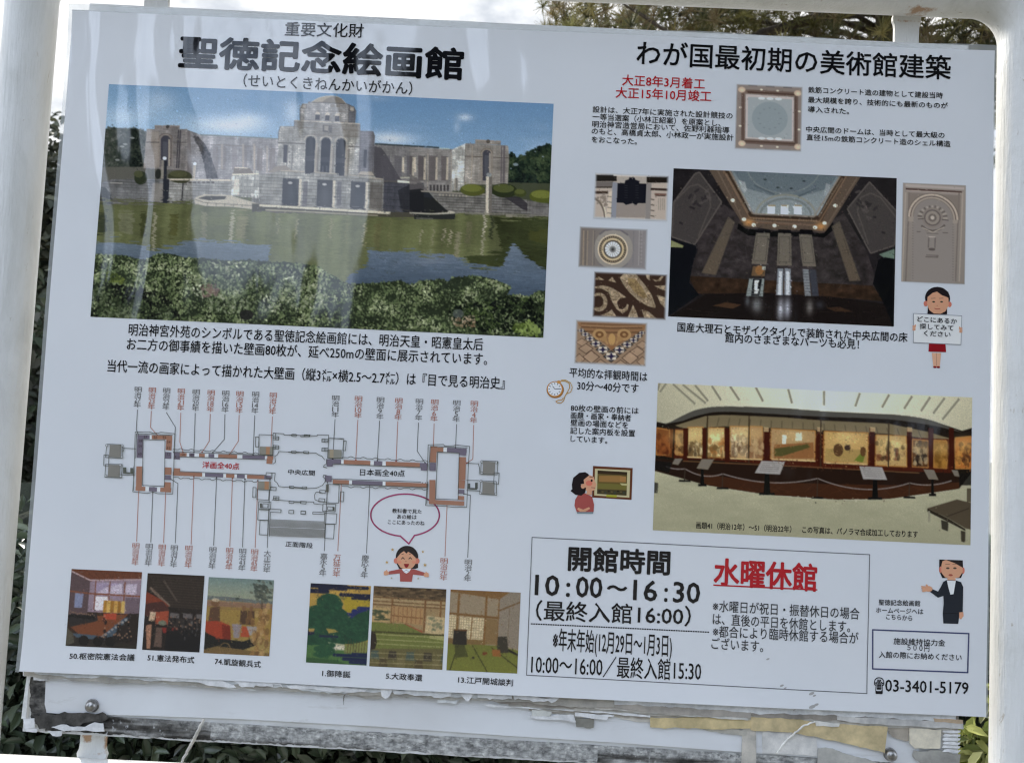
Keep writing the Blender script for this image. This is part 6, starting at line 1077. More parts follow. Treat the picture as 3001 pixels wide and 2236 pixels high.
cells(F2, (1185, 500), (1175, 635), 55, [(O, 135)]); cells(F2, (1175, 638), (1172, 708), 52, [(B, 70)]); cells(F2, (1185, 502), (1440, 515), 38, [(O, 55), (G, 30), (B, 170)]); cells(F2, (1438, 515), (1434, 575), 58, [(B, 60)]); cells(F2, (1434, 588), (1428, 785), 60, [(O, 197)]); cells(F2, (1426, 788), (1420, 860), 58, [(O, 72)]); cells(F2, (1420, 870), (1418, 905), 55, [(B, 35)]); cells(F2, (1418, 925), (1416, 960), 50, [(O, 35)])
k.poly(F2((215, 745), (275, 750), (272, 802), (215, 800)), B); cells(F2, (285, 782), (1105, 815), 34, [(O, 140), (G, 25), (B, 265), (G, 25), (O, 365)]); cells(F2, (1170, 785), (1168, 985), 52, [(O, 200)]); cells(F2, (1115, 955), (1418, 970), 36, [(O, 303)])
for P0, pts in ((F1, [(98, 540), (195, 542), (192, 650), (92, 645)]), (F1, [(85, 712), (185, 715), (182, 820), (80, 815)]), (F2, [(1582, 622), (1685, 630), (1680, 740), (1578, 735)]), (F2, [(1578, 798), (1680, 805), (1676, 912), (1574, 905)])):
    k.poly(P0(*pts), (138, 142, 146)); q = np.array(pts, float)
    for i in range(1, 12): a = q[0] + (q[3] - q[0]) * i / 12; b = q[1] + (q[2] - q[1]) * i / 12; k.line(P0(tuple(a), tuple(b)), .8, PGRY, False)
for P0, pts, c in ((F1, [(1395, 556), (1508, 558), (1506, 628), (1392, 626)], (138, 142, 142)), (F1, [(1450, 557), (1482, 558), (1480, 628), (1448, 627)], (168, 134, 112)), (F1, [(1378, 855), (1490, 858), (1488, 926), (1376, 922)], (138, 142, 142)), (F1, [(1436, 856), (1472, 857), (1470, 926), (1434, 925)], (168, 134, 112)), (F2, [(245, 520), (362, 525), (360, 600), (242, 598)], (138, 144, 146)), (F2, [(262, 521), (292, 522), (290, 598), (260, 598)], (158, 152, 140)), (F2, [(225, 822), (250, 824), (248, 890), (222, 888)], (110, 114, 116))): k.poly(P0(*pts), c)
w = 1.7
def loop(P0, *p): k.line(P0(*p, p[0]), w, LN, False)
def run(P0, *p): k.line(P0(*p), w, LN, False)
loop(F1, (385, 495), (575, 502), (568, 900), (378, 890)); loop(F1, (318, 430), (440, 428), (470, 440), (520, 438), (540, 432), (660, 445), (655, 590), (640, 965), (510, 962), (470, 948), (420, 960), (295, 945), (305, 800)); run(F1, (330, 445), (640, 458)); run(F1, (330, 445), (320, 655)); run(F1, (305, 730), (300, 935)); 
loop(F1, (72, 535), (210, 540), (205, 655), (62, 650)); loop(F1, (62, 708), (205, 710), (198, 825), (55, 820)); loop(F1, (48, 628), (90, 630), (88, 722), (45, 720)); run(F1, (212, 570), (325, 575)); run(F1, (212, 600), (222, 575)); run(F1, (205, 800), (310, 800)); 
for c in ((72, 545), (205, 548), (200, 645), (188, 715), (192, 812), (65, 808)): k.ell(F1(c)[0], 4, 4, LN); k.ell(F1(c)[0], 2.8, 2.8, PAPER)
for p in ([(212, 735), (240, 735), (240, 775), (212, 775)], [(275, 740), (300, 740), (300, 785), (275, 785)], [(212, 775), (300, 780), (298, 792), (212, 788)]): k.poly(F1(*p), (92, 100, 98))
def scallop(P0, a, b, n, amp):
    a = np.array(a, float); b = np.array(b, float); P = []
    for i in range(n):
        for q, h in ((0, 0), (.5, 0), (.58, 1), (.72, 1.6), (.86, 1)): p = a + (b - a) * (i + q) / n; P.append((p[0], p[1] - amp * h))
    P.append(tuple(b)); k.line(P0(*P), w, LN, False)
scallop(F1, (645, 580), (1385, 620), 8, 7); scallop(F1, (645, 820), (1375, 855), 8, -7); scallop(F2, (365, 590), (1110, 628), 7, 7); scallop(F2, (365, 838), (1105, 862), 7, -7); run(F1, (650, 600), (1510, 632)); run(F1, (700, 645), (1450, 668)); run(F1, (700, 770), (1450, 802)); run(F2, (285, 648), (1045, 678)); run(F2, (275, 775), (1045, 802)); run(F2, (285, 818), (1105, 850))
loop(F1, (1390, 452), (1510, 458), (1508, 628), (1386, 625)); loop(F1, (1360, 472), (1388, 474), (1385, 560), (1358, 558)); run(F1, (1510, 458), (1512, 440), (1605, 445), (1605, 455), (1675, 458)); run(F1, (1530, 440), (1530, 465)); 
for y0 in (468, 545, 985): loop(F1, (1512, y0), (1560, y0 + 3), (1558, y0 + 32), (1510, y0 + 28)); run(F1, (1512, y0 + 15), (1560, y0 + 18)); run(F1, (1535, y0), (1533, y0 + 30))
loop(F1, (1486, 905), (1536, 908), (1534, 936), (1484, 932))
run(F1, (1510, 705), (1530, 690), (1525, 640), (1548, 625), (1560, 598), (1600, 600), (1675, 602)); run(F1, (1490, 782), (1528, 785), (1520, 850), (1545, 870), (1560, 900), (1590, 903), (1660, 906)); loop(F1, (1450, 780), (1500, 783), (1498, 830), (1448, 826))
for x, y in ((1692, 458), (1690, 602), (1670, 906), (1668, 1035)): loop(F1, (x - 18, y - 9), (x + 18, y - 8), (x + 22, y + 2), (x + 16, y + 11), (x - 18, y + 9), (x - 22, y)); run(F1, (x + 20, y), (x + 85, y + 3))
loop(F2, (8, 400), (90, 395), (85, 410), (10, 412)); run(F2, (-90, 396), (150, 405), (152, 395), (250, 398), (248, 425), (370, 432)); loop(F2, (40, 393), (85, 396), (82, 412), (38, 408)); loop(F2, (250, 425), (380, 428), (372, 598), (240, 596)); loop(F2, (378, 448), (402, 450), (394, 532), (372, 530)); run(F2, (-100, 545), (140, 552), (165, 570), (190, 580), (215, 610)); loop(F2, (35, 537), (78, 540), (76, 558), (34, 555)); 
for y0 in (430, 508): loop(F2, (192, y0), (245, y0 + 3), (243, y0 + 30), (190, y0 + 27)); run(F2, (192, y0 + 14), (245, y0 + 17)); run(F2, (218, y0), (216, y0 + 30))
run(F2, (232, 605), (228, 650), (210, 655), (205, 672), (235, 680)); run(F2, (230, 745), (205, 742), (200, 760), (225, 775), (218, 800), (195, 830), (165, 845), (140, 855), (70, 858), (-90, 850)); loop(F2, (20, 843), (60, 845), (58, 862), (18, 860))
loop(F2, (240, 822), (340, 826), (332, 985), (230, 980)); loop(F2, (352, 885), (380, 887), (374, 972), (346, 970)); run(F2, (185, 890), (140, 890), (125, 915), (130, 955), (165, 968), (230, 975)); loop(F2, (165, 945), (215, 948), (213, 975), (163, 972)); loop(F2, (172, 872), (220, 875), (218, 900), (170, 897)); loop(F2, (200, 990), (310, 995), (305, 1058), (195, 1052)); loop(F2, (240, 1015), (290, 1018), (286, 1045), (238, 1042)); loop(F2, (215, 1072), (318, 1076), (312, 1165), (210, 1162)); loop(F2, (112, 1060), (215, 1065), (213, 1082), (110, 1078)); loop(F2, (10, 1052), (48, 1054), (46, 1080), (8, 1078)); run(F2, (120, 975), (120, 990), (200, 998)); run(F2, (-95, 968), (120, 975)); loop(F2, (6, 968), (55, 970), (52, 992), (4, 988)); loop(F2, (218, 1165), (298, 1168), (290, 1292), (212, 1288))
loop(F1, (1372, 926), (1475, 930), (1470, 1018), (1368, 1012)); loop(F1, (1335, 908), (1362, 910), (1358, 996), (1332, 994)); loop(F1, (1385, 1030), (1490, 1035), (1485, 1098), (1380, 1092)); loop(F1, (1420, 1048), (1465, 1050), (1462, 1085), (1418, 1082)); loop(F1, (1380, 1100), (1475, 1104), (1468, 1192), (1375, 1188)); loop(F1, (1395, 1192), (1465, 1195), (1460, 1320), (1388, 1316)); run(F1, (1475, 1105), (1480, 1092), (1578, 1100), (1576, 1125), (1485, 1122), (1482, 1190)); run(F1, (1500, 1015), (1580, 1020), (1660, 1025)); loop(F1, (1646, 1104), (1688, 1106), (1686, 1134), (1644, 1132)); loop(F1, (1750, 1110), (1790, 1112), (1788, 1140), (1748, 1138))
for P0, p in ((F1, [(1395, 1046), (1412, 1046), (1412, 1085), (1395, 1085)]), (F2, [(282, 1018), (300, 1018), (298, 1050), (282, 1050)]), (F1, [(1385, 795), (1385, 795), (1385, 795)])): k.poly(P0(*p), (88, 94, 94)) if p[0] != p[1] else None
a0, a1, b0, b1 = F1((1480, 1185))[0], F2((210, 1145))[0], F1((1475, 1325))[0], F2((215, 1285))[0]
for i in range(8): q = i / 17; k.line([(a0[0] + (b0[0] - a0[0]) * q, a0[1] + (b0[1] - a0[1]) * q), (a1[0] + (b1[0] - a1[0]) * q, a1[1] + (b1[1] - a1[1]) * q)], 1.5, PGRY, False)
for i in range(9, 19): q = (i + .2) / 18.5; k.line([(a0[0] + (b0[0] - a0[0]) * q, a0[1] + (b0[1] - a0[1]) * q), (a1[0] + (b1[0] - a1[0]) * q, a1[1] + (b1[1] - a1[1]) * q)], 1.5, PGRY, False)
run(F1, (1480, 1190), (1475, 1330)); loop(F2, (1190, 545), (1375, 552), (1365, 955), (1170, 948)); loop(F2, (1108, 482), (1240, 478), (1250, 492), (1330, 490), (1345, 482), (1465, 495), (1455, 650), (1440, 1020), (1310, 1018), (1250, 1010), (1085, 1005), (1095, 870)); run(F2, (1125, 495), (1445, 508)); run(F2, (1125, 495), (1115, 700)); run(F2, (1105, 800), (1095, 990))
loop(F2, (1565, 618), (1710, 625), (1702, 740), (1560, 735)); loop(F2, (1560, 790), (1695, 798), (1698, 915), (1552, 905)); loop(F2, (1678, 722), (1720, 725), (1715, 820), (1672, 816)); run(F2, (1445, 640), (1540, 645), (1550, 680), (1548, 735)); run(F2, (1440, 875), (1555, 880)); run(F2, (1440, 788), (1545, 790))
for c in ((1570, 628), (1695, 635), (1570, 725), (1562, 795), (1558, 898), (1690, 905)): k.ell(F2(c)[0], 4, 4, LN); k.ell(F2(c)[0], 2.8, 2.8, PAPER)
for p in ([(1445, 815), (1470, 815), (1470, 855), (1445, 855)], [(1512, 808), (1535, 808), (1535, 860), (1512, 860)], [(1450, 852), (1530, 856), (1530, 868), (1450, 864)]): k.poly(F2(*p), (84, 92, 94))
k.build('floor_plan', 'line plan of the building with orange and violet bays')
# leader lines from the eras to the bays
for i, p in enumerate(([(335, 238), (325, 410), (345, 462)], [(455, 250), (447, 390), (522, 475)], [(585, 262), (662, 388), (648, 605)], [(710, 265), (700, 515), (727, 605)], [(835, 268), (822, 605)], [(965, 275), (955, 510), (893, 605)], [(1092, 280), (1085, 495), (985, 608)], [(1215, 285), (1207, 510), (1130, 625)], [(1350, 288), (1335, 630)], [(1503, 298), (1485, 670)])): k = Ink(); k.line(F1(*p), 1.9, (176, 128, 120) if i % 2 else (96, 102, 110), False); k.ell(F1(p[-1])[0], 2.2, 2.2, (150, 60, 50) if i % 2 else (50, 54, 66)); k.build('leader_line')
for i, p in enumerate(([(303, 262), (283, 605)], [(500, 268), (482, 612)], [(688, 275), (668, 618)], [(845, 280), (830, 622)], [(1023, 292), (1012, 535), (1080, 638)], [(1158, 298), (1152, 500)], [(1352, 305), (1343, 508)], [(1500, 312), (1492, 605), (1440, 640)])): k = Ink(); k.line(F2(*p), 1.9, (176, 128, 120) if i % 2 else (96, 102, 110), False); k.ell(F2(p[-1])[0], 2.2, 2.2, (150, 60, 50) if i % 2 else (50, 54, 66)); k.build('leader_line')
for i, p in enumerate(([(343, 925), (325, 1375)], [(465, 930), (447, 1382)], [(577, 935), (557, 1388)], [(620, 838), (682, 875), (658, 1390)], [(820, 815), (795, 1400)], [(1017, 825), (990, 1410)], [(1155, 830), (1130, 1420)], [(1263, 838), (1240, 1425)], [(1375, 850), (1350, 1430)], [(1480, 840), (1455, 1430)])): k = Ink(); k.line(F1(*p), 1.9, (176, 128, 120) if i in (0, 2, 4, 6, 8) else (96, 102, 110), False); k.ell(F1(p[0])[0], 2.2, 2.2, (50, 54, 66)); k.build('leader_line')
for p, c in (([(238, 800), (208, 1398)], 0), ([(357, 820), (325, 1398)], 1), ([(603, 825), (573, 1418)], 0), ([(1270, 978), (1252, 1445)], 1), ([(1415, 905), (1472, 918), (1448, 1455)], 0)): k = Ink(); k.line(F2(*p), 1.9, (176, 128, 120) if c else (96, 102, 110), False); k.ell(F2(p[0])[0], 2.2, 2.2, (50, 54, 66)); k.build('leader_line')
# bay numbers
def nums(P0, lst, sz=34):
    for n, x, y in lst: hw = 15 if n > 9 else 8; Text().add(str(n), *P0((x - hw, y), (x + hw, y + 1)), sz / 2.951, 0, (58, 50, 52)).build('bay_number')
nums(F1, [(57, 405, 472), (56, 490, 475), (55, 568, 477), (58, 360, 505), (59, 358, 553), (60, 355, 618), (54, 605, 515), (53, 603, 567), (52, 602, 622), (51, 672, 648), (50, 730, 625), (49, 805, 628), (48, 888, 630), (47, 972, 633), (46, 1062, 638), (45, 1180, 642), (44, 1258, 648), (43, 1350, 652), (42, 1420, 655), (41, 1480, 682), (61, 345, 765), (62, 345, 820), (63, 343, 880), (64, 380, 912), (65, 466, 915), (66, 555, 920), (67, 592, 892), (68, 600, 828), (69, 598, 772), (70, 670, 775), (71, 725, 795), (72, 798, 798), (73, 880, 800), (74, 962, 804), (75, 1055, 808), (76, 1152, 812), (77, 1240, 815), (78, 1340, 820), (79, 1418, 824), (80, 1475, 822)])
nums(F2, [(40, 262, 650), (39, 318, 628), (38, 395, 632), (37, 482, 633), (36, 572, 638), (35, 668, 640), (34, 768, 645), (33, 868, 648), (32, 952, 652), (31, 1018, 655), (30, 1072, 688), (29, 1153, 652), (28, 1155, 605), (27, 1157, 548), (26, 1205, 522), (25, 1292, 525), (24, 1372, 527), (23, 1410, 556), (22, 1405, 608), (21, 1402, 668), (20, 1395, 826), (19, 1392, 888), (18, 1390, 945), (17, 1350, 978), (16, 1270, 975), (15, 1188, 972), (14, 1142, 940), (13, 1145, 882), (12, 1148, 818), (11, 1072, 815), (10, 1012, 826), (9, 945, 823), (8, 862, 820), (7, 770, 815), (6, 680, 812), (5, 568, 808), (4, 478, 805), (3, 395, 800), (2, 315, 797), (1, 240, 775)])

# ---------------------------------------------------------------- speech bubble, watch and the printed people
k = Ink(); pts = []
for a in np.linspace(-1.18, -1.18 - (2 * math.pi - .42), 60): pts.append((668 + math.cos(a) * 572, 450 - math.sin(a) * 352))
pts = [(825, 792)] + [p for p in pts if not (590 < p[0] < 830 and p[1] > 700)] + [(600, 800), (730, 928), (825, 792)]
th = np.linspace(math.radians(74), math.radians(98) - 2 * math.pi, 70); pts = [(668 + math.cos(a) * 572, 450 + math.sin(a) * 352) for a in th]; pts = pts + [(730, 928), pts[0]]
k.line(G_(*pts), 4.2, (158, 66, 118)).build('speech_bubble', 'magenta outlined speech bubble')
SK, HR, CH, RD, NV = (206, 160, 138), (34, 30, 36), (204, 128, 118), (160, 84, 86), (28, 36, 50)
def curve(c, rx, ry, a0, a1, n=16): return [(c[0] + math.cos(a) * rx, c[1] - math.sin(a) * ry) for a in np.linspace(math.radians(a0), math.radians(a1), n)]
k = Ink()                                                          # woman with arms spread
k.poly(G_(*curve((700, 1150), 188, 190, -10, 190, 20), (520, 1250), (570, 1345), (840, 1345), (885, 1330)), HR); k.ell(G_((520, 1210))[0], 7, 8, CH); k.ell(G_((868, 1215))[0], 7, 8, CH)
k.poly(G_((540, 1150), (600, 1080), (650, 1050), (690, 1090), (720, 1060), (780, 1095), (845, 1160), (850, 1250), (800, 1320), (740, 1355), (660, 1355), (590, 1320), (535, 1240)), SK)
k.poly(G_(*curve((575, 1235), 36, 26, 0, 360, 16)), (212, 146, 128)); k.poly(G_(*curve((815, 1235), 34, 26, 0, 360, 16)), (212, 146, 128))
for x in (632, 755): k.line(G_((x - 24, 1180), (x, 1155), (x + 24, 1182)), 2.4, (52, 42, 44)); k.line(G_((x - 20, 1105), (x + 14, 1092)), 1.6, (84, 66, 62))
k.ell(G_((683, 1222))[0], 2, 1.5, (176, 120, 100)); k.poly(G_((648, 1262), (735, 1262), (720, 1312), (690, 1330), (662, 1312)), (138, 34, 42))
k.poly(G_((600, 1345), (400, 1385), (395, 1440), (580, 1420), (585, 1555), (780, 1560), (800, 1440), (985, 1460), (1000, 1410), (850, 1360), (770, 1345)), RD); k.poly(G_((610, 1345), (770, 1345), (730, 1400), (690, 1425), (645, 1395)), (214, 220, 228)); k.line(G_((640, 1390), (690, 1365), (735, 1395)), 1.4, (150, 164, 184))
for c, s_ in (((362, 1415), -1), ((1015, 1445), 1)):
    k.ell(G_(c)[0], 6.5, 6, SK)
    for j in range(4): k.ell(G_((c[0] + s_ * 30, c[1] - 24 + j * 17))[0], 3.6, 1.7, SK, -.4 * s_ + j * .2 * s_)
    k.ell(G_((c[0] + s_ * 4, c[1] - 34))[0], 1.8, 3.4, SK)
for c, r in (((458, 1025), 30), ((965, 1060), 26), ((365, 1235), 30), ((1000, 1280), 34), ((443, 1500), 22), ((888, 1505), 22)):
    st = [(c[0] + math.cos(i * math.pi / 5 + .3) * r * (1 if i % 2 else .42), c[1] + math.sin(i * math.pi / 5 + .3) * r * (1 if i % 2 else .42)) for i in range(10)]; k.poly(G_(*st), (184, 158, 96) if r > 24 else (164, 168, 150))
k.build('cheering_woman_drawing', 'drawing of a laughing woman in a red jumper, arms spread')
k = Ink()                                                          # woman looking at a framed picture
k.poly(W_((510, 1050), (910, 1072), (898, 1392), (500, 1368)), (98, 60, 46)); k.poly(W_((530, 1078), (885, 1095), (876, 1370), (522, 1348)), (186, 184, 154)); k.poly(W_((556, 1095), (855, 1112), (848, 1350), (550, 1330)), (104, 92, 56)); k.poly(W_((556, 1095), (855, 1112), (854, 1145), (555, 1130)), (58, 48, 38)); k.poly(W_((570, 1150), (780, 1150), (780, 1215), (570, 1210)), (150, 118, 74)); k.poly(W_((780, 1150), (842, 1160), (840, 1215), (780, 1212)), (162, 124, 80)); k.poly(W_((555, 1225), (852, 1240), (850, 1290), (553, 1280)), (112, 110, 62)); k.poly(W_((780, 1225), (858, 1230), (855, 1250), (800, 1245)), (180, 182, 140)); k.poly(W_((552, 1285), (850, 1298), (848, 1350), (550, 1332)), (70, 66, 50)); k.poly(W_((645, 1340), (750, 1345), (748, 1368), (642, 1362)), (160, 164, 60))
for j in range(9): k.ell(W_((575 + j * 31, 1305 + (j % 3) * 8))[0], 3.2, 2.2, [(46, 44, 40), (96, 88, 62), (60, 70, 66)][j % 3])
k.poly(W_((330, 1390), (360, 1340), (430, 1325), (500, 1360), (520, 1440), (515, 1515), (345, 1515), (322, 1450)), RD); k.poly(W_((455, 1290), (500, 1300), (495, 1345), (440, 1335)), SK)
k.poly(W_((420, 1170), (470, 1140), (515, 1160), (530, 1210), (545, 1235), (535, 1262), (528, 1290), (480, 1312), (440, 1300), (410, 1250)), SK); k.poly(W_((460, 1130), (430, 1112), (370, 1120), (310, 1170), (296, 1240), (300, 1285), (282, 1302), (330, 1340), (390, 1350), (430, 1320), (440, 1270), (400, 1262), (385, 1235), (420, 1230), (415, 1190), (470, 1145)), HR); k.ell(W_((408, 1255))[0], 6, 7, SK); k.poly(W_(*curve((470, 1225), 34, 28, 0, 360, 14)), (210, 124, 112)); k.ell(W_((496, 1198))[0], 3, 3.6, (46, 36, 36)); k.line(W_((475, 1160), (505, 1166)), 1.6, (70, 54, 52)); k.line(W_((492, 1268), (530, 1272)), 1.6, (120, 60, 56))
k.poly(W_((360, 1470), (410, 1490), (470, 1465), (480, 1482), (430, 1512), (380, 1512), (350, 1485)), SK)
for j in range(4): k.ell(W_((392 + j * 14, 1505 - j * 2))[0], 3.2, 1.5, (198, 150, 128), .5)
k.poly(W_((345, 1515), (512, 1515), (510, 1532), (348, 1530)), (120, 146, 164)); k.build('viewing_woman_drawing', 'drawing of a woman in red looking at a framed picture')
k = Ink()                                                          # woman holding a placard
k.ell(S4((305, 1010))[0], 36, 33, HR); k.poly(S4((225, 1080), (385, 1085), (385, 1145), (222, 1142)), HR); k.ell(S4((207, 1055))[0], 6, 8, CH); k.ell(S4((405, 1062))[0], 6, 8, CH); k.poly(S4((222, 1000), (265, 965), (300, 955), (340, 985), (395, 1005), (398, 1070), (370, 1120), (330, 1140), (275, 1138), (238, 1110), (218, 1060)), SK); k.poly(S4((205, 1010), (240, 950), (300, 945), (345, 985), (402, 1010), (395, 960), (350, 925), (300, 915), (240, 935), (210, 980)), HR)
for x in (272, 338): k.ell(S4((x, 1040))[0], 4.2, 2.2, (60, 62, 52)); k.line(S4((x - 20, 1012), (x + 14, 1010)), 1.4, (120, 92, 78))
k.ell(S4((302, 1072))[0], 2, 1.4, (180, 124, 104)); k.line(S4((280, 1095), (300, 1102), (325, 1098)), 2, (160, 70, 70))
k.poly(S4((258, 1465), (336, 1468), (325, 1580), (272, 1578)), (206, 168, 150)); k.line(S4((297, 1468), (298, 1575)), 1.2, (160, 120, 106)); k.poly(S4((235, 1388), (372, 1392), (378, 1460), (230, 1455)), (140, 24, 38)); k.ell(S4((284, 1584))[0], 5, 3, (130, 30, 40)); k.ell(S4((314, 1585))[0], 5, 3, (130, 30, 40))
k.poly(S4((104, 1135), (508, 1155), (502, 1400), (102, 1382)), (120, 128, 150)); k.poly(S4((108, 1140), (504, 1160), (498, 1395), (106, 1377)), (188, 197, 212))
for x, s_ in ((108, 1), (500, -1)):
    for j in range(4): k.ell(S4((x + s_ * 2, 1242 + j * 11 + (x > 300) * 18))[0], 5, 1.9, SK)
    k.ell(S4((x + s_ * 12, 1240 + (x > 300) * 18))[0], 2, 4, SK)
k.build('placard_woman_drawing', 'drawing of a dark haired woman holding a white placard')
k = Ink()                                                          # woman in a dark suit, hand out
k.poly(R_((815, 110), (1080, 120), (1085, 260), (1060, 320), (850, 320), (812, 240)), HR); k.ell(R_((828, 225))[0], 4, 9, CH); k.ell(R_((1085, 235))[0], 4, 9, CH); k.poly(R_((838, 180), (850, 130), (890, 115), (985, 150), (1075, 200), (1078, 250), (1040, 310), (960, 330), (880, 310), (840, 260)), SK)
for x in (910, 990): k.ell(R_((x, 208))[0], 5, 2.6, (84, 70, 62)); k.line(R_((x - 26, 165), (x + 22, 162)), 1.4, (120, 92, 80))
k.ell(R_((942, 286))[0], 6, 3, (164, 84, 76)); k.poly(R_((905, 320), (1000, 325), (995, 360), (905, 355)), SK)
k.poly(R_((900, 340), (1000, 345), (1060, 365), (1085, 420), (1080, 700), (1045, 720), (1030, 835), (862, 830), (855, 712), (865, 600), (860, 520), (800, 540), (690, 460), (720, 435), (800, 470), (830, 420), (860, 360)), NV); k.poly(R_((900, 345), (1000, 350), (975, 500), (940, 505), (915, 420)), (196, 204, 214)); k.line(R_((862, 712), (1040, 718)), 1.5, (14, 18, 28))
k.ell(R_((690, 440))[0], 12, 8, SK)
for j in range(4): k.ell(R_((640 + j * 4, 418 + j * 15))[0], 9, 2.2, SK, -.1 + j * .12)
k.ell(R_((675, 408))[0], 3, 5, SK, .5); k.poly(R_((1040, 705), (1085, 700), (1090, 745), (1060, 785), (1040, 770)), SK); k.build('suited_woman_drawing', 'drawing of a woman in a dark suit gesturing left')
k = Ink(); k.ell(W_((128, 282))[0], 25, 24.5, (150, 106, 60)); k.ell(W_((126, 278))[0], 23, 22, (190, 140, 78)); k.ell(W_((124, 275))[0], 20, 20, (198, 206, 218))
c = W_((124, 275))[0]
for j in range(12): a = j * math.pi / 6; k.line([(c[0] + math.cos(a) * 14.5, c[1] + math.sin(a) * 14.5), (c[0] + math.cos(a) * 18, c[1] + math.sin(a) * 18)], 2, (64, 66, 78), False)
k.line([c, (c[0] + 16, c[1])], 1.8, (60, 60, 70)); k.line([c, (c[0] - 6, c[1] - 8)], 1.8, (60, 60, 70)); k.ell(W_((165, 205))[0], 6, 4.5, (196, 150, 92)); k.line(W_(*[(185, 195), (230, 195), (270, 220), (275, 260), (250, 310), (225, 350), (215, 390), (190, 415), (150, 415), (135, 400), (160, 388), (195, 385), (210, 365)]), 2.4, (182, 150, 88)); k.line(W_(*[(190, 185), (235, 185), (285, 215), (300, 260), (285, 305), (240, 325)]), 2.2, (186, 158, 100)); k.build('pocket_watch_drawing', 'drawing of a gold pocket watch on a chain')
bpy.data.objects.remove(_to); bpy.data.curves.remove(_cu)
# small smudges on the lower right of the sheet
for c, r in (((2290, 2007), 6), ((2300, 2014), 4), ((2377, 2030), 8), ((2385, 2036), 5), ((2378, 2068), 10), ((2390, 2062), 7), ((2325, 2077), 4), ((2250, 1930), 5)): k = Ink(); k.ell(c, r, r * .45, (158, 166, 178), .4); k.build('smudge')

# ---------------------------------------------------------------- vegetation
def leaf_mesh(name, pos, nrm, size, cols, asp=.42, fold=.18):
    """leaf-shaped faces (folded along the midrib) at pos, facing nrm"""
    n = len(pos); t = rng.normal(size=(n, 3)); nrm = nrm / np.linalg.norm(nrm, axis=1, keepdims=True); t -= nrm * (t * nrm).sum(1, keepdims=True); t /= np.linalg.norm(t, axis=1, keepdims=True); b = np.cross(nrm, t); s = size[:, None]
    P = lambda a, c, h: pos + t * s * a + b * s * asp * c + nrm * s * h
    v = np.stack([P(-.5, 0, 0), P(-.18, .42, fold), P(.22, .40, fold), P(.5, 0, -.06), P(.22, -.40, fold), P(-.18, -.42, fold), P(0.02, 0, 0)], 1).reshape(-1, 3)
    o = np.arange(n)[:, None] * 7; f = np.concatenate([o + [0, 6, 1, 1], o + [1, 6, 2, 2], o + [6, 3, 2, 2]], 0) if False else None
    q = np.concatenate([o + [0, 6, 2, 1], o + [0, 5, 4, 6]], 0); tr = np.concatenate([o + [6, 3, 2], o + [6, 4, 3]], 0)
    F = [tuple(r) for r in q] + [tuple(r) for r in tr]
    me = bpy.data.meshes.new(name); me.vertices.add(len(v)); me.vertices.foreach_set('co', v.astype(np.float32).ravel()); nl = q.size + tr.size; me.loops.add(nl); me.loops.foreach_set('vertex_index', np.concatenate([q.ravel(), tr.ravel()]).astype(np.int32)); me.polygons.add(len(F)); ls = np.concatenate([np.arange(len(q)) * 4, q.size + np.arange(len(tr)) * 3]).astype(np.int32); me.polygons.foreach_set('loop_start', ls); me.polygons.foreach_set('loop_total', np.concatenate([np.full(len(q), 4), np.full(len(tr), 3)]).astype(np.int32))
    setcol(me, np.repeat(cols, 7, 0)); me.update(calc_edges=True); me.validate(); return me
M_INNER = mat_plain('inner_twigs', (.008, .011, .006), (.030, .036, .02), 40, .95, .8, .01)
def pick(n, pal, sp=.25): c = np.array(pal)[rng.integers(0, len(pal), n)]; return np.clip(c * (1 + rng.normal(size=(n, 1)) * sp), .004, .7)
def twig(a, b, r0, r1, n=6, wob=.01): 
    P = [np.array(a) + (np.array(b) - np.array(a)) * i / n + rng.normal(size=3) * wob * (0 < i < n) for i in range(n + 1)]; return tube(P, [r0 + (r1 - r0) * i / n for i in range(n + 1)], 7)
# the clipped hedge right behind the board
htop = at(60, 1500, .5)[2]
n = 34000; hx = rng.uniform(-1.5, 1.5, n); hy = .30 + np.abs(rng.normal(size=n)) * .22; bumpy = .05 * np.sin(hx * 7 + 1) + .03 * np.sin(hx * 17); hz = htop + bumpy - .02 - np.abs(rng.normal(size=n)) * .38; hz = np.where(rng.random(n) < .55, rng.uniform(.62, 1.0, n), hz)
nr = np.c_[rng.normal(size=n) * .6, -.55 + rng.normal(size=n) * .5, .55 + rng.normal(size=n) * .5]
hedge = empty('hedge', (0, .5, 0)); tag(hedge, 'dark green small leaved hedge right behind the notice board', 'hedge')
link('foliage', leaf_mesh('foliage', np.c_[hx, hy, hz], nr, rng.uniform(.024, .044, n), pick(n, [(.05, .072, .044), (.07, .096, .058), (.04, .058, .038), (.11, .135, .09)], .35)), M_LEAF, hedge)
vf = [twig((x, .55 + rng.random() * .3, -.02), (x + rng.normal() * .15, .42 + rng.random() * .3, htop - .08), .009, .003, 8, .02) for x in rng.uniform(-1.4, 1.4, 46)]
link('stems', mesh_py('stems', *join(*vf), True), M_BARK, hedge)
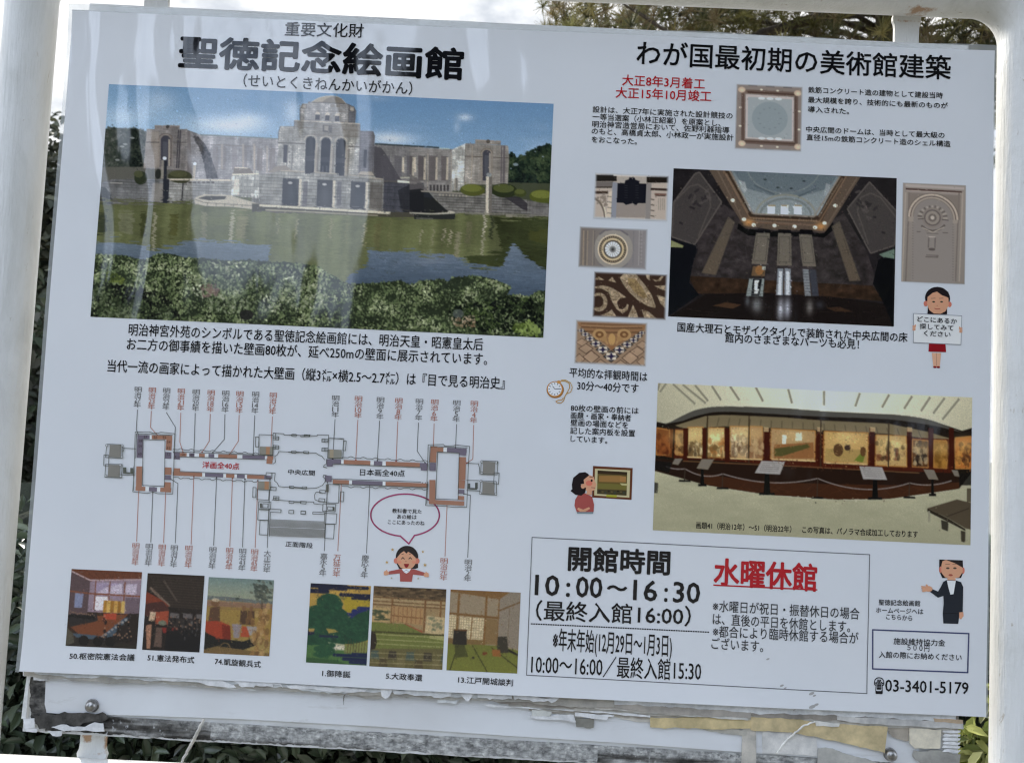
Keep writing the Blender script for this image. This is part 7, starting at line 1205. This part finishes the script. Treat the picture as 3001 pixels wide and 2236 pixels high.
def core(par, c, r, sq=2.0, n=40, name='inner_growth'):
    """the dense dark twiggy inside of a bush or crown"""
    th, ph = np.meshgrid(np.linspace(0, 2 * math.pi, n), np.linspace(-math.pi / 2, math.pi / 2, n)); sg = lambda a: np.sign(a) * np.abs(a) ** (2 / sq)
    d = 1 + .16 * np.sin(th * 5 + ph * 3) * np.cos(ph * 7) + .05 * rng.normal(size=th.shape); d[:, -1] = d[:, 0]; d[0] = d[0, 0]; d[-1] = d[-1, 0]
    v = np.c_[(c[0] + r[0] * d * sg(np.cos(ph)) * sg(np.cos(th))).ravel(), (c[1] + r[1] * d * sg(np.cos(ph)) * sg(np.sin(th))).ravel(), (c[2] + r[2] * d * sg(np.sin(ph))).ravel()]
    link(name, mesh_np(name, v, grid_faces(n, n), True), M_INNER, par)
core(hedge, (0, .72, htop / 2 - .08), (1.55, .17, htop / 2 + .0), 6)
# brighter shrub at the right-hand foot of the board
n = 2600; c = at(2880, 2190, .20); u = rng.normal(size=(n, 3)); u /= np.linalg.norm(u, axis=1, keepdims=True); r_ = rng.random((n, 1)) ** .4; pos = np.array([c[0] + .10, .20, c[2] - .12]) + u * r_ * [.17, .09, .24]
shrub = empty('shrub', (c[0] + .10, .20, 0)); tag(shrub, 'yellow green leafy shrub beside the lower right corner of the panel', 'shrub')
link('foliage', leaf_mesh('foliage', pos, u + rng.normal(size=(n, 3)) * .5 + [0, -.3, .5], rng.uniform(.022, .036, n), pick(n, [(.34, .38, .10), (.44, .46, .16), (.22, .28, .07), (.52, .54, .26)], .25)), M_LEAF2, shrub)
link('stems', mesh_py('stems', *join(*[twig((c[0] + .10 + q * .02, .20 + q * .01, -.02), (c[0] + .10 + q * .05, .20 + rng.normal() * .03, c[2] - .05), .007, .002, 6, .008) for q in (-2, -1, 0, 1, 2)]), True), M_BARK, shrub)
# broadleaf trees in the distance on the left
def broad(name, x, y, h, rad, zc, n, pal, label, cat='tree', leaf=(.07, .13), rz=None, grp=None):
    tr = empty(name, (x, y, 0)); tag(tr, label, cat, grp); rz = rz or rad; k = 26; cc = rng.normal(size=(k, 3)); cc /= np.linalg.norm(cc, axis=1, keepdims=True); cc = np.array([x, y, zc]) + cc * (rng.random((k, 1)) ** .5) * [rad * .72, rad * .72, rz * .72]
    idx = rng.integers(0, k, n); u = rng.normal(size=(n, 3)); u /= np.linalg.norm(u, axis=1, keepdims=True); pos = cc[idx] + u * (rng.random((n, 1)) ** .35) * rad * .38
    sh = (1 + rng.normal(size=(k, 1)) * .22)[idx]; link('crown', leaf_mesh('crown', pos, u + rng.normal(size=(n, 3)) * .6 + [0, 0, .4], rng.uniform(*leaf, n), np.clip(pick(n, pal, .22) * sh, .004, .6), .6), M_LEAF2, tr)
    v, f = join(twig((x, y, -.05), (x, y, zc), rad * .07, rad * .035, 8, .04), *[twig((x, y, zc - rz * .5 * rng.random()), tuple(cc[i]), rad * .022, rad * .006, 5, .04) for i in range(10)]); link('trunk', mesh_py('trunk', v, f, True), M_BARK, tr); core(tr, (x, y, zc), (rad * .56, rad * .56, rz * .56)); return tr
broad('broadleaf_tree', -5.6, 6.2, 4.6, 2.1, 2.75, 20000, [(.055, .060, .036), (.075, .075, .045), (.042, .050, .034)], 'blurred dark tree beyond the left post of the board')
broad('bush', -3.6, 3.9, 1.9, 1.25, 1.2, 13000, [(.035, .048, .028), (.05, .06, .035), (.045, .045, .032)], 'dark bush in the gap between left post and poster', 'bush', (.05, .09), 1.15)
# pine on the right, above the board
YPN = 4.2; pine = empty('pine_tree', (2.5, YPN + .3, 0)); tag(pine, 'pine tree with olive needle tufts showing above the poster', 'tree')
n = 2500; tp = []
while len(tp) < n:
    p = np.array([rng.uniform(.03, 4.4), YPN + rng.normal() * .42, rng.uniform(3.45, 5.2) if rng.random() < .35 else rng.uniform(3.6, 4.35)])
    hole = math.sin(p[0] * 5.6 + 2.2) * math.sin(p[2] * 7 + p[0] * 2) + .6 * math.sin(p[0] * 14 + p[2] * 9)
    if p[0] > .09 + .05 * math.sin(p[2] * 17) + .12 * abs(p[2] - 3.95) and (hole < (.5 if p[0] < 1 else .25) or rng.random() < .04): tp.append(p)
# unseen wide-needled boughs added over the board to shade the top rail
while len(tp) < n + 2600:
    p = np.array([rng.uniform(-1.0, 4.2), rng.uniform(-2.5, 3.0), rng.uniform(3.2, 5.2)])
    if p[2] > 1.75 + (p[1] + .96) * .62 and math.sin(p[0] * 2.1 + 1) + math.sin(p[1] * 2.7) + math.sin(p[2] * 3.1 + p[0]) < 1.0: tp.append(p)
tp = np.array(tp); fwd = np.arange(len(tp)) >= n; nn = 28; base = np.repeat(tp, nn, 0); d = rng.normal(size=(len(base), 3)) + [0, 0, .75]; d /= np.linalg.norm(d, axis=1, keepdims=True); big = np.repeat(fwd, nn)[:, None]; ln = rng.uniform(.06, .12, (len(base), 1)) * np.where(big, 1.5, 1); tip = base + d * ln; sd_ = np.cross(d, rng.normal(size=d.shape)); sd_ /= np.linalg.norm(sd_, axis=1, keepdims=True); wd = np.where(big, .011, .0034)
v = np.stack([base - sd_ * wd, base + sd_ * wd, tip + sd_ * wd * .4, tip - sd_ * wd * .4], 1).reshape(-1, 3); f = np.arange(len(v)).reshape(-1, 4); tc_ = pick(len(tp), [(.23, .215, .075), (.17, .165, .065), (.27, .23, .09), (.11, .115, .055), (.22, .17, .09)], .25)
link('crown', mesh_np('crown', v, f, False, np.repeat(tc_, nn * 4, 0)), M_LEAF2, pine)
vf = [twig((2.5, YPN + .3, -.05), (2.6, YPN + .3, 5.6), .15, .06, 12, .03)]
for p in tp[rng.integers(0, n, 46)]: vf.append(twig((2.55, YPN + .3, p[2] - .35 * rng.random()), tuple(p), .022, .006, 7, .03))
for p in tp[n + rng.integers(0, 2600, 16)]: vf.append(twig((2.5, YPN + .2, 4.2 + rng.random() * .6), tuple(p), .05, .01, 9, .04))
vf += [twig((2.5, YPN - .1, 4.35), at(2080, 150, YPN - .2), .05, .02, 8, .02), twig(at(2240, -60, YPN - .2), at(1990, 45, YPN - .2), .035, .016, 8, .02), twig(at(2700, -80, YPN - .2), at(2900, 130, YPN - .2), .03, .015, 6, .02)]
link('trunk', mesh_py('trunk', *join(*vf), True), M_BARK, pine)
# woods behind the photographer (unseen; height and gap shaped for the laminate reflections)
nxw = 120; ax = np.linspace(-56, 56, nxw); Vw = []; prof = []
for a in ax:
    gap = np.clip(1 - abs(a + 19) / 15., 0, 1); h = (8.6 + .9 * math.sin(a * .35) + .8 * math.sin(a * 1.1 + 1)) * (1 - .77 * min(1, gap * 2.2)) + rng.normal() * .2; prof.append(h)
prof = np.array(prof); n = 15000; aa = rng.uniform(-56, 56, n); hh = np.interp(aa, ax, prof); rr = 10.5 + rng.random(n) * 3; zz = hh * rng.random(n) ** .8; pos = np.c_[np.sin(np.radians(aa)) * rr, -np.cos(np.radians(aa)) * rr, zz]
wood = leaf_mesh('woods', pos, rng.normal(size=(n, 3)) + [0, .8, .4], rng.uniform(.35, .75, n), pick(n, [(.03, .045, .025), (.045, .06, .03), (.06, .07, .04)], .3), .7)
tag(link('woods', wood, M_LEAF2), 'unseen dark woods behind the photographer, shaped for reflections in the laminate', 'woods', kind='stuff')
